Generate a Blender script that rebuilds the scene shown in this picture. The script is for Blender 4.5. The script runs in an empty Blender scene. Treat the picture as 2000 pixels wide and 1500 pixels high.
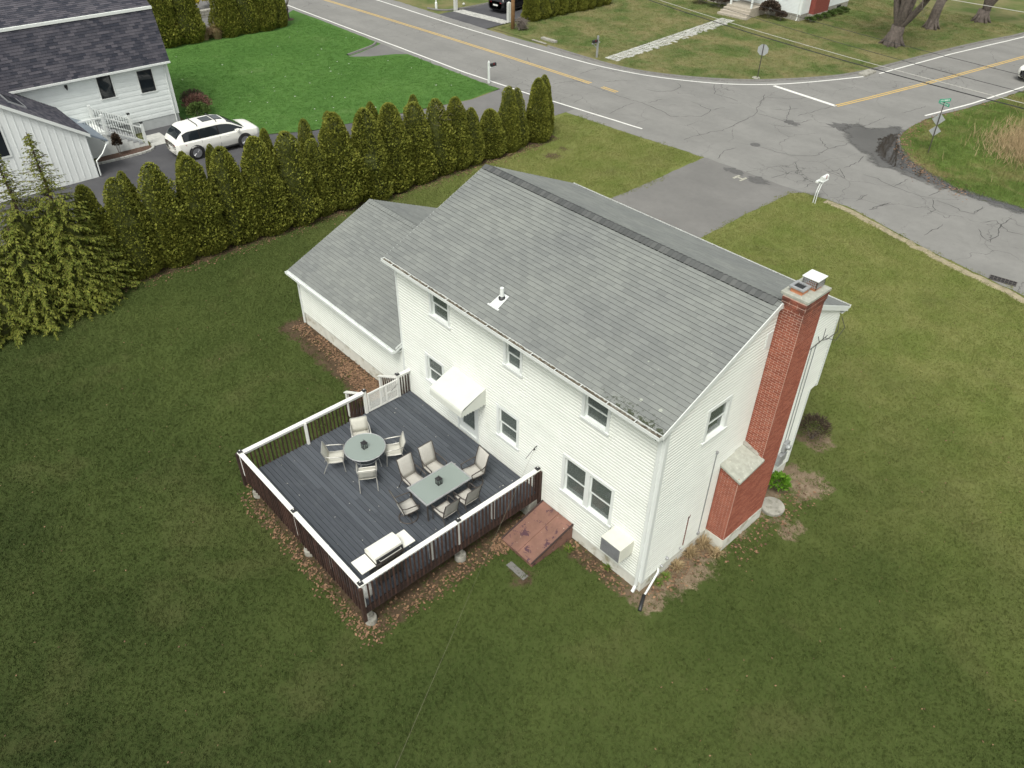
import bpy, bmesh, math, random
import numpy as np
from mathutils import Vector, Matrix
random.seed(7); np.random.seed(7)
SC = bpy.context.scene
COL = SC.collection
R = math.radians
# ---------------------------------------------------------------- camera
FPX = 1526.08
CP = Vector((7.2901, -11.5619, 17.5631)); YAW, PIT, ROL = -0.8247, -0.6687, 0.0146
cf = Vector((math.sin(YAW)*math.cos(PIT), math.cos(YAW)*math.cos(PIT), math.sin(PIT)))
cr0 = cf.cross(Vector((0, 0, 1))).normalized(); cu0 = cr0.cross(cf)
cr = cr0*math.cos(ROL)+cu0*math.sin(ROL); cu = -cr0*math.sin(ROL)+cu0*math.cos(ROL)
cam_d = bpy.data.cameras.new('camera'); cam_d.lens = FPX/2000*36; cam_d.sensor_width = 36; cam_d.sensor_fit = 'HORIZONTAL'
cam_d.clip_start = 0.1; cam_d.clip_end = 3000
cam_o = bpy.data.objects.new('camera', cam_d); COL.objects.link(cam_o)
cam_o.matrix_world = Matrix.Translation(CP) @ Matrix((cr, cu, -cf)).transposed().to_4x4()
SC.camera = cam_o
# ---------------------------------------------------------------- world, sun, exposure
SUN_EL, SUN_AZ = R(58), R(148)      # azimuth clockwise from +Y
w = bpy.data.worlds.new('World'); SC.world = w; w.use_nodes = True
nt = w.node_tree; nt.nodes.clear()
sky = nt.nodes.new('ShaderNodeTexSky'); sky.sky_type = 'NISHITA'; sky.sun_disc = False
sky.sun_elevation = SUN_EL; sky.sun_rotation = SUN_AZ; sky.air_density = 1.0; sky.dust_density = 3.0
hs = nt.nodes.new('ShaderNodeHueSaturation'); hs.inputs['Saturation'].default_value = 0.22
bgn = nt.nodes.new('ShaderNodeBackground'); bgn.inputs['Strength'].default_value = 0.14
wo = nt.nodes.new('ShaderNodeOutputWorld')
wb_ = nt.nodes.new('ShaderNodeMix'); wb_.data_type = 'RGBA'; wb_.blend_type = 'MULTIPLY'; wb_.inputs[0].default_value = 1.0; wb_.inputs[7].default_value = (1.0, 1.0, .935, 1)
nt.links.new(sky.outputs[0], hs.inputs['Color']); nt.links.new(hs.outputs[0], wb_.inputs[6]); nt.links.new(wb_.outputs[2], bgn.inputs[0]); nt.links.new(bgn.outputs[0], wo.inputs[0])
sl = bpy.data.lights.new('sun', 'SUN'); sl.energy = 1.4; sl.angle = R(20); sl.color = (1.0, 0.965, 0.90)
so = bpy.data.objects.new('sun', sl); COL.objects.link(so)
sdir = Vector((math.sin(SUN_AZ)*math.cos(SUN_EL), math.cos(SUN_AZ)*math.cos(SUN_EL), math.sin(SUN_EL)))
so.rotation_euler = sdir.to_track_quat('Z', 'Y').to_euler(); so.location = sdir*80
SC.view_settings.view_transform = 'Standard'; SC.view_settings.look = 'None'; SC.view_settings.gamma = 1.0
SC.view_settings.use_curve_mapping = False; SC.view_settings.exposure = 0.57
# ---------------------------------------------------------------- helpers
def ray(u, v): return cf*FPX+cr*(u-1000)+cu*(750-v)
def G(u, v, z=0.0):
    d = ray(u, v); t = (z-CP.z)/d.z; p = CP+d*t; return (p.x, p.y)
def V3(*a): return Vector(a)
class MB:
    def __init__(s): s.v = []; s.f = []; s.m = []
    def add(s, vs, fs, mi=0):
        b = len(s.v); s.v += [tuple(x) for x in vs]; s.f += [tuple(b+i for i in f) for f in fs]; s.m += [mi]*len(fs); return s
    def box(s, x0, x1, y0, y1, z0, z1, mi=0, M=None, bev=0.0):
        if bev > 0:
            b = min(bev, (x1-x0)*.45, (y1-y0)*.45, (z1-z0)*.45)
            bm = bmesh.new(); bmesh.ops.create_cube(bm, size=1)
            for v in bm.verts: v.co = ((x0+x1)/2+v.co.x*(x1-x0), (y0+y1)/2+v.co.y*(y1-y0), (z0+z1)/2+v.co.z*(z1-z0))
            bmesh.ops.bevel(bm, geom=list(bm.edges), offset=b, segments=2, affect='EDGES', profile=.6)
            vs = [v.co.copy() for v in bm.verts]; bm.verts.index_update(); fs = [[v.index for v in f.verts] for f in bm.faces]; bm.free()
        else:
            vs = [V3(x, y, z) for z in (z0, z1) for y in (y0, y1) for x in (x0, x1)]
            fs = [(0, 2, 3, 1), (4, 5, 7, 6), (0, 1, 5, 4), (2, 6, 7, 3), (0, 4, 6, 2), (1, 3, 7, 5)]
        if M is not None: vs = [M @ Vector(v) for v in vs]
        return s.add(vs, fs, mi)
    def hexa(s, a, b, mi=0):           # a,b: 4 corners each (bottom loop ccw, top loop ccw)
        return s.add(list(a)+list(b), [(3, 2, 1, 0), (4, 5, 6, 7), (0, 1, 5, 4), (1, 2, 6, 5), (2, 3, 7, 6), (3, 0, 4, 7)], mi)
    def poly(s, pts, mi=0): return s.add(pts, [tuple(range(len(pts)))], mi)
    def prism(s, pts, d, mi=0):        # extrude polygon pts (3d) by vector d
        n = len(pts); d = Vector(d); q = [Vector(p) for p in pts]; q2 = [p+d for p in q]
        fs = [tuple(range(n))[::-1], tuple(range(n, 2*n))]+[(i, (i+1) % n, n+(i+1) % n, n+i) for i in range(n)]
        return s.add(q+q2, fs, mi)
    def tube(s, path, r, n=6, mi=0, cap=True):
        path = [Vector(p) for p in path]; rs = r if isinstance(r, (list, tuple)) else [r]*len(path)
        rings = []; up = None
        for i, p in enumerate(path):
            t = (path[min(i+1, len(path)-1)]-path[max(i-1, 0)])
            if t.length < 1e-9: t = V3(0, 0, 1)
            t.normalize()
            if up is None: up = t.orthogonal().normalized()
            up = (up-t*up.dot(t))
            if up.length < 1e-6: up = t.orthogonal()
            up.normalize(); b = t.cross(up)
            rings.append([p+(up*math.cos(2*math.pi*k/n)+b*math.sin(2*math.pi*k/n))*rs[i] for k in range(n)])
        vs = [q for rg in rings for q in rg]
        fs = [(i*n+k, i*n+(k+1) % n, (i+1)*n+(k+1) % n, (i+1)*n+k) for i in range(len(path)-1) for k in range(n)]
        if cap: fs += [tuple(range(n))[::-1], tuple(range((len(path)-1)*n, len(path)*n))]
        return s.add(vs, fs, mi)
    def lathe(s, prof, c=(0, 0, 0), n=16, axis='z', mi=0):
        vs = []; c = Vector(c)
        for (r, h) in prof:
            for k in range(n):
                a = 2*math.pi*k/n; x, y = r*math.cos(a), r*math.sin(a)
                vs.append(c+(V3(x, y, h) if axis == 'z' else V3(h, x, y) if axis == 'x' else V3(x, h, y)))
        m = len(prof)
        fs = [(i*n+k, i*n+(k+1) % n, (i+1)*n+(k+1) % n, (i+1)*n+k) for i in range(m-1) for k in range(n)]
        fs += [tuple(range(n))[::-1], tuple(range((m-1)*n, m*n))]
        return s.add(vs, fs, mi)
    def build(s, name, mat, parent=None, smooth=False, recalc=False):
        me = bpy.data.meshes.new(name); me.from_pydata(s.v, [], s.f); me.update()
        if recalc:
            bm = bmesh.new(); bm.from_mesh(me); bmesh.ops.recalc_face_normals(bm, faces=bm.faces); bm.to_mesh(me); bm.free()
        mats = mat if isinstance(mat, (list, tuple)) else [mat]
        for m in mats: me.materials.append(M_[m])
        if len(mats) > 1: me.polygons.foreach_set('material_index', s.m)
        if smooth: me.polygons.foreach_set('use_smooth', [True]*len(me.polygons))
        return link(bpy.data.objects.new(name, me), parent)
def link(o, parent=None):
    COL.objects.link(o)
    if parent is not None:
        o.parent = parent
        o.matrix_parent_inverse = WM[parent.name].inverted() if parent.name in WM else Matrix()
    return o
WM = {}      # world matrices of the empties that parent world-space parts
def tag(o, label=None, cat=None, group=None, kind=None):
    if label: o['label'] = label
    if cat: o['category'] = cat
    if group: o['group'] = group
    if kind: o['kind'] = kind
    return o
def thing(name, loc, label, cat, group=None, rz=0.0):
    o = bpy.data.objects.new(name, None); o.empty_display_size = .3; COL.objects.link(o)
    o.location = loc; o.rotation_euler = (0, 0, rz)
    WM[o.name] = Matrix.Translation(Vector(loc)) @ Matrix.Rotation(rz, 4, 'Z')
    return tag(o, label, cat, group)
def copy_tree(o, parent=None):
    c = o.copy(); COL.objects.link(c)
    if parent is not None: c.parent = parent
    for ch in o.children: copy_tree(ch, c)
    return c
def place(proto, loc, rz, label, group=None, first=False, scale=None):
    o = proto if first else copy_tree(proto)
    o.location = loc; o.rotation_euler = (0, 0, rz)
    if scale is not None: o.scale = scale
    o['label'] = label
    if group: o['group'] = group
    return o
def ramp(t, a, b): return max(0.0, min(1.0, (t-a)/(b-a)))
# ---------------------------------------------------------------- materials
M_ = {}
def newmat(name):
    m = bpy.data.materials.new(name); m.use_nodes = True; M_[name] = m
    return m, m.node_tree, m.node_tree.nodes['Principled BSDF']
def N(nt, t, **kw):
    n = nt.nodes.new(t)
    for k, v in kw.items():
        if k in n.inputs: n.inputs[k].default_value = v
        else: setattr(n, k, v)
    return n
def noise(nt, scale, detail=4, rough=.55, vec=None, dist=0.0):
    n = N(nt, 'ShaderNodeTexNoise'); n.inputs['Scale'].default_value = scale; n.inputs['Detail'].default_value = detail
    n.inputs['Roughness'].default_value = rough; n.inputs['Distortion'].default_value = dist
    if vec is not None: nt.links.new(vec, n.inputs['Vector'])
    return n.outputs['Fac']
def pos(nt): return N(nt, 'ShaderNodeNewGeometry').outputs['Position']
def mapr(nt, s, a, b, c=0.0, d=1.0):
    n = N(nt, 'ShaderNodeMapRange'); nt.links.new(s, n.inputs['Value'])
    for k, x in zip(('From Min', 'From Max', 'To Min', 'To Max'), (a, b, c, d)): n.inputs[k].default_value = x
    return n.outputs['Result']
def mix(nt, fac, a, b, mode='MIX'):
    n = N(nt, 'ShaderNodeMix', data_type='RGBA', blend_type=mode)
    for key, x in (('Factor', fac), ('A', a), ('B', b)):
        sock = [i for i in n.inputs if i.name == key and (i.type == ('VALUE' if key == 'Factor' else 'RGBA'))][0]
        if hasattr(x, 'links') or hasattr(x, 'is_linked'): nt.links.new(x, sock)
        else: sock.default_value = x if key == 'Factor' else (*x, 1) if len(x) == 3 else x
    return [o for o in n.outputs if o.type == 'RGBA'][0]
def mth(nt, op, a, b=0.0):
    n = N(nt, 'ShaderNodeMath', operation=op)
    for i, x in enumerate((a, b)):
        if hasattr(x, 'is_linked'): nt.links.new(x, n.inputs[i])
        else: n.inputs[i].default_value = x
    return n.outputs[0]
def bump(nt, b, h, strength=.3, dist=.02):
    n = N(nt, 'ShaderNodeBump'); n.inputs['Strength'].default_value = strength; n.inputs['Distance'].default_value = dist
    nt.links.new(h, n.inputs['Height']); nt.links.new(n.outputs[0], b.inputs['Normal'])
def rnd(nt):       # one value per object and per loose piece
    a = N(nt, 'ShaderNodeObjectInfo').outputs['Random']; b = N(nt, 'ShaderNodeNewGeometry').outputs['Random Per Island']
    return mth(nt, 'FRACT', mth(nt, 'ADD', a, b))
def simple(name, col, rough=.6, metal=0.0, var=.12, scale=6.0, bmp=0.0, bscale=60.0, per=0.0, dirt=None, spec=None):
    m, nt, b = newmat(name); p = pos(nt)
    c = mix(nt, mapr(nt, noise(nt, scale, 5, .6, p), .3, .7), tuple(x*(1-var) for x in col), tuple(min(1, x*(1+var)) for x in col))
    if per > 0:
        c = mix(nt, 1.0, c, mix(nt, rnd(nt), (1-per,)*3, (1+per*.6,)*3), 'MULTIPLY')
    if dirt:
        dc, ds, lo, hi = dirt
        c = mix(nt, mapr(nt, noise(nt, ds, 6, .65, p), lo, hi), c, dc)
    nt.links.new(c, b.inputs['Base Color']); b.inputs['Roughness'].default_value = rough; b.inputs['Metallic'].default_value = metal
    if spec is not None: b.inputs['Specular IOR Level'].default_value = spec
    if bmp > 0: bump(nt, b, noise(nt, bscale, 4, .6, p), bmp, .01)
    return m
# white painted and vinyl surfaces
simple('siding', (.745, .77, .72), .55, var=.035, scale=1.3, per=.03, dirt=((.60, .63, .57), .9, .60, .80))
simple('white_trim', (.71, .74, .72), .5, var=.03, scale=3)
simple('awning_fabric', (.62, .64, .585), .8, var=.05, scale=2.5)
simple('white_paint', (.80, .80, .76), .55, var=.05, scale=5, dirt=((.52, .50, .44), 7, .66, .8))
simple('foundation', (.62, .62, .56), .85, var=.10, scale=2.5, bmp=.25, dirt=((.36, .33, .24), 2.2, .52, .66))
simple('grey_block', (.42, .44, .44), .9, var=.08, scale=3, bmp=.3)
simple('concrete', (.33, .32, .28), .9, var=.2, scale=4, bmp=.4, bscale=40, dirt=((.17, .16, .13), 5, .5, .7))
simple('slab_stone', (.36, .37, .32), .85, var=.15, scale=8, bmp=.3, dirt=((.62, .62, .55), 16, .62, .68))
simple('dark_void', (.02, .021, .023), .8)
simple('blind', (.80, .80, .76), .7, var=.05)
simple('curtain', (.48, .49, .47), .9, var=.15, scale=3)
simple('black_plastic', (.022, .023, .025), .45)
simple('black_metal', (.03, .03, .032), .4, metal=.3)
simple('bronze_metal', (.10, .088, .08), .42, metal=.4)
simple('silver_metal', (.55, .54, .50), .38, metal=.6)
simple('galv_metal', (.42, .43, .44), .5, metal=.5, var=.12)
simple('sling_beige', (.47, .455, .415), .8, var=.05, scale=18, bmp=.15, bscale=400)
simple('sling_light', (.53, .52, .46), .8, var=.05, scale=18, bmp=.15, bscale=400)
simple('grill_white', (.78, .77, .70), .3, var=.04)
simple('ac_grey', (.16, .165, .17), .7)
simple('ac_white', (.66, .66, .58), .5, var=.05)
simple('brown_wood', (.060, .030, .022), .75, var=.4, scale=9, per=.45, bmp=.3)
simple('rim_wood', (.045, .027, .024), .75, var=.3, scale=6, per=.3)
simple('debris', (.095, .080, .055), .95, var=.6, scale=14, bmp=.8, dirt=((.20, .19, .16), 3.0, .5, .62))
simple('kerb_tan', (.30, .26, .175), .95, var=.25, scale=3, bmp=.4)
simple('shingle_edge', (.075, .08, .078), .95)
simple('pillar', (.012, .012, .013), .25)
simple('mortar', (.60, .47, .39), .95, var=.15, scale=12, bmp=.3)
simple('terracotta', (.50, .20, .10), .8)
simple('bark', (.115, .095, .082), .95, var=.35, scale=5, bmp=1.0, bscale=14)
simple('twig', (.17, .145, .125), .9, var=.2)
simple('bark_red', (.09, .06, .04), .95, var=.3)
simple('pole_wood', (.36, .20, .095), .85, var=.2, scale=3, bmp=.3)
simple('granite', (.52, .53, .50), .8, var=.12, scale=20, bmp=.3)
simple('wire', (.03, .03, .032), .6)
simple('wire_pale', (.55, .54, .50), .6)
simple('rope', (.16, .15, .10), .9)
simple('tyre', (.018, .018, .019), .85)
simple('rim_metal', (.42, .43, .45), .3, metal=.8)
simple('sign_grey', (.37, .39, .39), .45, metal=.2)
simple('sign_green', (.04, .36, .22), .5)
simple('plate_white', (.75, .75, .72), .5)
simple('tail_red', (.30, .012, .015), .25)
simple('head_lamp', (.62, .64, .66), .15)
simple('kerb_stone', (.46, .46, .43), .9, var=.15, scale=5, per=.2, bmp=.3)
simple('kerb_asphalt', (.17, .165, .155), .95, var=.2, scale=4, bmp=.4)
simple('mulch', (.085, .05, .035), .95, var=.5, scale=20, bmp=.8)
simple('step_stone', (.40, .36, .30), .9, var=.15, scale=6)
simple('brick_far', (.22, .055, .04), .85, var=.2, scale=8)
simple('metal_roof', (.25, .30, .36), .4, metal=.3, var=.05)
simple('paint_white', (.72, .72, .68), .8, var=.08, scale=4, dirt=((.30, .295, .28), 9, .56, .7))
simple('paint_yellow', (.60, .40, .10), .8, var=.1, scale=4, dirt=((.30, .28, .22), 9, .52, .7))
simple('crack', (.06, .058, .056), .95)
simple('paint_worn', (.40, .39, .32), .85, var=.15, scale=6, dirt=((.22, .215, .2), 9, .48, .66))
simple('tar', (.10, .098, .095), .8, var=.2)
simple('board_batten', (.76, .79, .78), .55, var=.03, scale=2)
simple('far_siding', (.74, .78, .77), .55, var=.04, scale=2, per=.03)
simple('car_white', (.82, .82, .77), .22, var=.01)
simple('car_black', (.008, .008, .010), .15)
for nm, c in (('litter', None),):
    m, nt, b = newmat('litter')
    cc = mix(nt, rnd(nt), (.095, .056, .034), (.29, .172, .098)); nt.links.new(cc, b.inputs['Base Color']); b.inputs['Roughness'].default_value = .9
def glass(name, tint, rough=.06, spec=.5):
    m, nt, b = newmat(name)
    b.inputs['Base Color'].default_value = (*tint, 1); b.inputs['Roughness'].default_value = rough
    b.inputs['Transmission Weight'].default_value = 0.0; b.inputs['Specular IOR Level'].default_value = spec
    b.inputs['Alpha'].default_value = 1.0
    return m
def clear_glass(name, tint, alpha, rough=.05):
    m, nt, b = newmat(name); out = nt.nodes['Material Output']
    g = N(nt, 'ShaderNodeBsdfGlossy'); g.inputs['Roughness'].default_value = rough; g.inputs['Color'].default_value = (1, 1, 1, 1)
    t = N(nt, 'ShaderNodeBsdfTransparent'); t.inputs['Color'].default_value = (*tint, 1)
    d = N(nt, 'ShaderNodeBsdfDiffuse'); d.inputs['Color'].default_value = (.34, .40, .37, 1)
    fr = N(nt, 'ShaderNodeFresnel'); fr.inputs['IOR'].default_value = 1.5
    m1 = N(nt, 'ShaderNodeMixShader'); m1.inputs[0].default_value = alpha
    nt.links.new(t.outputs[0], m1.inputs[1]); nt.links.new(d.outputs[0], m1.inputs[2])
    m2 = N(nt, 'ShaderNodeMixShader'); nt.links.new(fr.outputs[0], m2.inputs[0]); nt.links.new(m1.outputs[0], m2.inputs[1]); nt.links.new(g.outputs[0], m2.inputs[2])
    nt.links.new(m2.outputs[0], out.inputs['Surface'])
    return m
clear_glass('window_glass', (.66, .70, .70), .30)
clear_glass('table_glass', (.55, .62, .60), .72, .12)
clear_glass('door_glass', (.6, .66, .66), .35)
glass('car_glass', (.015, .02, .024), .05)
# green-grey film low on the siding
nt = M_['siding'].node_tree; bs = nt.nodes['Principled BSDF']; src = bs.inputs['Base Color'].links[0].from_socket; p = pos(nt)
sz_ = N(nt, 'ShaderNodeSeparateXYZ'); nt.links.new(p, sz_.inputs[0])
mpv = N(nt, 'ShaderNodeMapping'); nt.links.new(p, mpv.inputs[0]); mpv.inputs['Scale'].default_value = (6, 6, .5)
film = mth(nt, 'MULTIPLY', mapr(nt, sz_.outputs['Z'], 1.3, .4), mapr(nt, noise(nt, 1.0, 5, .65, mpv.outputs[0]), .42, .72, 0, .40))
nt.links.new(mix(nt, film, src, (.50, .53, .44)), bs.inputs['Base Color'])
streak = mapr(nt, noise(nt, 1.3, 4, .6, mpv.outputs[0]), .58, .76, 0, .10)
nt.links.new(mix(nt, streak, bs.inputs['Base Color'].links[0].from_socket, (.55, .57, .52)), bs.inputs['Base Color'])
# shingles
def shingle_mat(name, lo, hi, lichen=False):
    m, nt, b = newmat(name); p = pos(nt); r = rnd(nt)
    c = mix(nt, r, lo, hi)
    c = mix(nt, mapr(nt, noise(nt, 140, 2, .6, p), .3, .7, .0, .30), c, tuple(x*.55 for x in lo))
    c = mix(nt, 1.0, c, mix(nt, mapr(nt, noise(nt, .55, 4, .6, p), .3, .7), (.88, .88, .90), (1.08, 1.08, 1.06)), 'MULTIPLY')
    if lichen:   # moss near the right end of the eave, lichen spots
        sx = N(nt, 'ShaderNodeSeparateXYZ'); nt.links.new(p, sx.inputs[0])
        v = N(nt, 'ShaderNodeTexVoronoi'); v.inputs['Scale'].default_value = 5.5; nt.links.new(p, v.inputs['Vector'])
        right = mapr(nt, sx.outputs['X'], -5.0, .3, 0.0, 1.0); low = mapr(nt, sx.outputs['Y'], 2.6, -.35, 0.0, 1.0)
        dens = mth(nt, 'MULTIPLY', right, low)
        thr = mth(nt, 'MULTIPLY', dens, .42)
        vc = N(nt, 'ShaderNodeSeparateColor'); nt.links.new(v.outputs['Color'], vc.inputs[0])
        sizev = mth(nt, 'MULTIPLY', mapr(nt, vc.outputs[0], .55, 1.0, 0, 1), thr)
        spot = mth(nt, 'LESS_THAN', v.outputs['Distance'], sizev)
        c = mix(nt, mth(nt, 'MULTIPLY', spot, .65), c, (.42, .45, .38))
        edge = mth(nt, 'MULTIPLY', mapr(nt, sx.outputs['Y'], .18, -.3), mapr(nt, sx.outputs['X'], -3.0, -1.2))
        moss = mth(nt, 'GREATER_THAN', mth(nt, 'ADD', noise(nt, 9, 5, .7, p), mth(nt, 'MULTIPLY', edge, .22)), .70)
        c = mix(nt, mth(nt, 'MULTIPLY', moss, edge), c, (.055, .065, .04))
    nt.links.new(c, b.inputs['Base Color']); b.inputs['Roughness'].default_value = .95; b.inputs['Specular IOR Level'].default_value = .15
    bump(nt, b, noise(nt, 160, 2, .6, p), .35, .004)
shingle_mat('shingle', (.196, .208, .200), (.240, .254, .241), True)
shingle_mat('shingle_dark', (.042, .045, .060), (.120, .114, .132))
shingle_mat('ridge_shingle', (.09, .095, .095), (.135, .14, .138))
# brick
m, nt, b = newmat('brick'); p = pos(nt); c = mix(nt, rnd(nt), (.285, .080, .046), (.44, .150, .092))
c = mix(nt, mapr(nt, noise(nt, 30, 4, .6, p), .35, .75), c, (.20, .055, .035))
c = mix(nt, mapr(nt, noise(nt, 3, 4, .6, p), .58, .78, 0, .5), c, (.45, .22, .16))
sxz = N(nt, 'ShaderNodeSeparateXYZ'); nt.links.new(p, sxz.inputs[0])
c = mix(nt, mth(nt, 'MULTIPLY', mapr(nt, sxz.outputs['Z'], 6.9, 7.75), mapr(nt, noise(nt, 4, 5, .65, p), .35, .65, .1, .85)), c, (.060, .028, .024))      # soot below the cap
nt.links.new(c, b.inputs['Base Color']); b.inputs['Roughness'].default_value = .9; bump(nt, b, noise(nt, 90, 3, .6, p), .4, .005)
# deck boards
m, nt, b = newmat('deck_board'); p = pos(nt)
mp = N(nt, 'ShaderNodeMapping'); nt.links.new(p, mp.inputs[0]); mp.inputs['Scale'].default_value = (1.2, 22, 22)
c = mix(nt, rnd(nt), (.036, .042, .054), (.076, .086, .103))
c = mix(nt, mapr(nt, noise(nt, 2.2, 5, .65, mp.outputs[0]), .35, .75, 0, .7), c, (.10, .11, .122))
c = mix(nt, mapr(nt, noise(nt, 1.1, 5, .7, p), .60, .80, 0, .35), c, (.17, .18, .185))
nt.links.new(c, b.inputs['Base Color']); b.inputs['Roughness'].default_value = .62; bump(nt, b, noise(nt, 3, 4, .6, mp.outputs[0]), .25, .004)
# rusty bulkhead
m, nt, b = newmat('rust_paint'); p = pos(nt)
c = mix(nt, mapr(nt, noise(nt, 2.0, 6, .65, p), .3, .7), (.150, .080, .058), (.25, .130, .098))
c = mix(nt, mapr(nt, noise(nt, 4.2, 6, .7, p, .6), .575, .62), c, (.075, .034, .045))
c = mix(nt, mapr(nt, noise(nt, 13, 4, .6, p), .69, .71), c, (.55, .48, .42))
nt.links.new(c, b.inputs['Base Color']); b.inputs['Roughness'].default_value = .75; bump(nt, b, noise(nt, 12, 4, .6, p), .25, .005)
# asphalt
def asphalt(name, lo, hi, crack=0.0, rough=.92):
    m, nt, b = newmat(name); p = pos(nt)
    c = mix(nt, mapr(nt, noise(nt, .35, 6, .6, p), .3, .7), lo, hi)
    c = mix(nt, mapr(nt, noise(nt, 2.5, 5, .7, p), .45, .8, 0, .35), c, tuple(x*.72 for x in lo))
    c = mix(nt, mapr(nt, noise(nt, 120, 2, .6, p), .3, .7, 0, .28), c, tuple(x*.55 for x in lo))
    if crack > 0:
        mw_ = N(nt, 'ShaderNodeMapping'); nt.links.new(p, mw_.inputs[0]); mw_.inputs['Scale'].default_value = (.04, .75, 1)
        c = mix(nt, mapr(nt, noise(nt, 1.0, 3, .5, mw_.outputs[0]), .42, .68, 0, .30), c, tuple(x*.74 for x in lo))      # tyre-worn lanes
        c = mix(nt, mapr(nt, noise(nt, .5, 6, .75, p, .4), .60, .66, 0, .22), c, tuple(x*.70 for x in lo))
        pw = N(nt, 'ShaderNodeVectorMath', operation='ADD'); nn = N(nt, 'ShaderNodeTexNoise'); nn.inputs['Scale'].default_value = 1.1
        nn.inputs['Detail'].default_value = 5; nt.links.new(p, nn.inputs['Vector']); nt.links.new(p, pw.inputs[0]); nt.links.new(nn.outputs['Color'], pw.inputs[1])
        for sc, wd, lo_, hi_ in ((.9, .011, .55, .66), (.28, .010, .40, .55)):
            v = N(nt, 'ShaderNodeTexVoronoi', feature='DISTANCE_TO_EDGE'); v.inputs['Scale'].default_value = sc; nt.links.new(pw.outputs[0], v.inputs['Vector'])
            ln = mapr(nt, v.outputs['Distance'], wd*sc*.5, wd*sc*1.9, 1, 0)
            mk = mapr(nt, noise(nt, .13, 3, .6, p), lo_, hi_)
            c = mix(nt, mth(nt, 'MULTIPLY', mth(nt, 'MULTIPLY', ln, mk), crack), c, (.07, .068, .065))
    nt.links.new(c, b.inputs['Base Color']); b.inputs['Roughness'].default_value = rough; b.inputs['Specular IOR Level'].default_value = .3
    bump(nt, b, noise(nt, 70, 3, .6, p), .35, .006)
asphalt('road', (.215, .213, .202), (.268, .265, .250), .75)
asphalt('drive_old', (.165, .162, .155), (.215, .21, .20))
asphalt('drive_dark', (.065, .065, .072), (.105, .105, .11))
asphalt('drive_grey', (.15, .148, .145), (.20, .196, .19))
asphalt('wet_asphalt', (.095, .094, .09), (.125, .123, .118), 0, .42)
nt = M_['wet_asphalt'].node_tree; out = nt.nodes['Material Output']; bs = nt.nodes['Principled BSDF']; p = pos(nt)
at = N(nt, 'ShaderNodeAttribute', attribute_name='wet').outputs['Fac']
al = mapr(nt, mth(nt, 'ADD', at, mapr(nt, noise(nt, 1.3, 6, .65, p), .3, .7, -.28, .28)), .30, .75)
tr_ = N(nt, 'ShaderNodeBsdfTransparent'); mx = N(nt, 'ShaderNodeMixShader'); nt.links.new(al, mx.inputs[0]); nt.links.new(tr_.outputs[0], mx.inputs[1]); nt.links.new(bs.outputs[0], mx.inputs[2]); nt.links.new(mx.outputs[0], out.inputs['Surface'])
m, nt, b = newmat('water'); b.inputs['Base Color'].default_value = (.030, .026, .022, 1); b.inputs['Roughness'].default_value = .02; b.inputs['IOR'].default_value = 1.45; b.inputs['Specular IOR Level'].default_value = 1.0
out = nt.nodes['Material Output']; p = pos(nt); at = N(nt, 'ShaderNodeAttribute', attribute_name='wet').outputs['Fac']
al = mapr(nt, mth(nt, 'ADD', at, mapr(nt, noise(nt, 2.6, 6, .7, p), .3, .7, -.45, .45)), .42, .62)
tr_ = N(nt, 'ShaderNodeBsdfTransparent'); mx = N(nt, 'ShaderNodeMixShader'); nt.links.new(al, mx.inputs[0]); nt.links.new(tr_.outputs[0], mx.inputs[1]); nt.links.new(b.outputs[0], mx.inputs[2]); nt.links.new(mx.outputs[0], out.inputs['Surface'])
bump(nt, b, noise(nt, 6, 2, .5, p), .03, .02)
# lawns
def lawn_col(nt, p, A, B, DRY, dry_lo, dry_hi, k=1.0):
    c = mix(nt, mapr(nt, noise(nt, .22, 5, .6, p), .32, .68), A, B)
    if A == LAWN['yard'][0]:      # the sparser, yellower front lawn
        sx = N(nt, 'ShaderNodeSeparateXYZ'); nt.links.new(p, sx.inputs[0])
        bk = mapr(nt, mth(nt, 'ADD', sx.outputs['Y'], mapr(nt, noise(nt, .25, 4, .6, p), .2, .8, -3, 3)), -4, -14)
        c = mix(nt, bk, c, mix(nt, mapr(nt, noise(nt, .5, 5, .6, p), .35, .65), (.026, .042, .011), (.039, .057, .016)))      # vignette darkening over the back of the yard, painted into the grass colour
        fm = mapr(nt, mth(nt, 'ADD', sx.outputs['Y'], mapr(nt, noise(nt, .3, 4, .6, p), .2, .8, -4, 4)), 3, 17)
        c = mix(nt, fm, c, mix(nt, mapr(nt, noise(nt, .5, 5, .6, p), .35, .65), (.140, .172, .046), (.190, .200, .070)))
    if A != LAWN['yard'][0]: c = mix(nt, mapr(nt, noise(nt, 1.7, 5, .65, p), .45, .75, 0, .6), c, tuple(x*.72 for x in A))
    c = mix(nt, mapr(nt, noise(nt, .33, 6, .62, p, .5), dry_lo, dry_hi, 0, .6 if A == LAWN['yard'][0] else .85), c, DRY)
    c = mix(nt, mapr(nt, noise(nt, 9, 4, .6, p), .35, .75, 0, .22 if A == LAWN['yard'][0] else .45), c, tuple(x*.8 for x in DRY))
    if k != 1.0: c = mix(nt, 1.0, c, (k, k, k), 'MULTIPLY')
    return c
LAWN = {'yard': ((.050, .074, .019), (.073, .098, .027), (.110, .110, .045), .54, .80),
        'green': ((.058, .142, .028), (.084, .180, .040), (.13, .21, .07), .60, .85),
        'far': ((.060, .110, .026), (.100, .145, .040), (.215, .19, .095), .38, .62),
        'verge': ((.070, .125, .025), (.105, .165, .035), (.20, .17, .08), .50, .68)}
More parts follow.
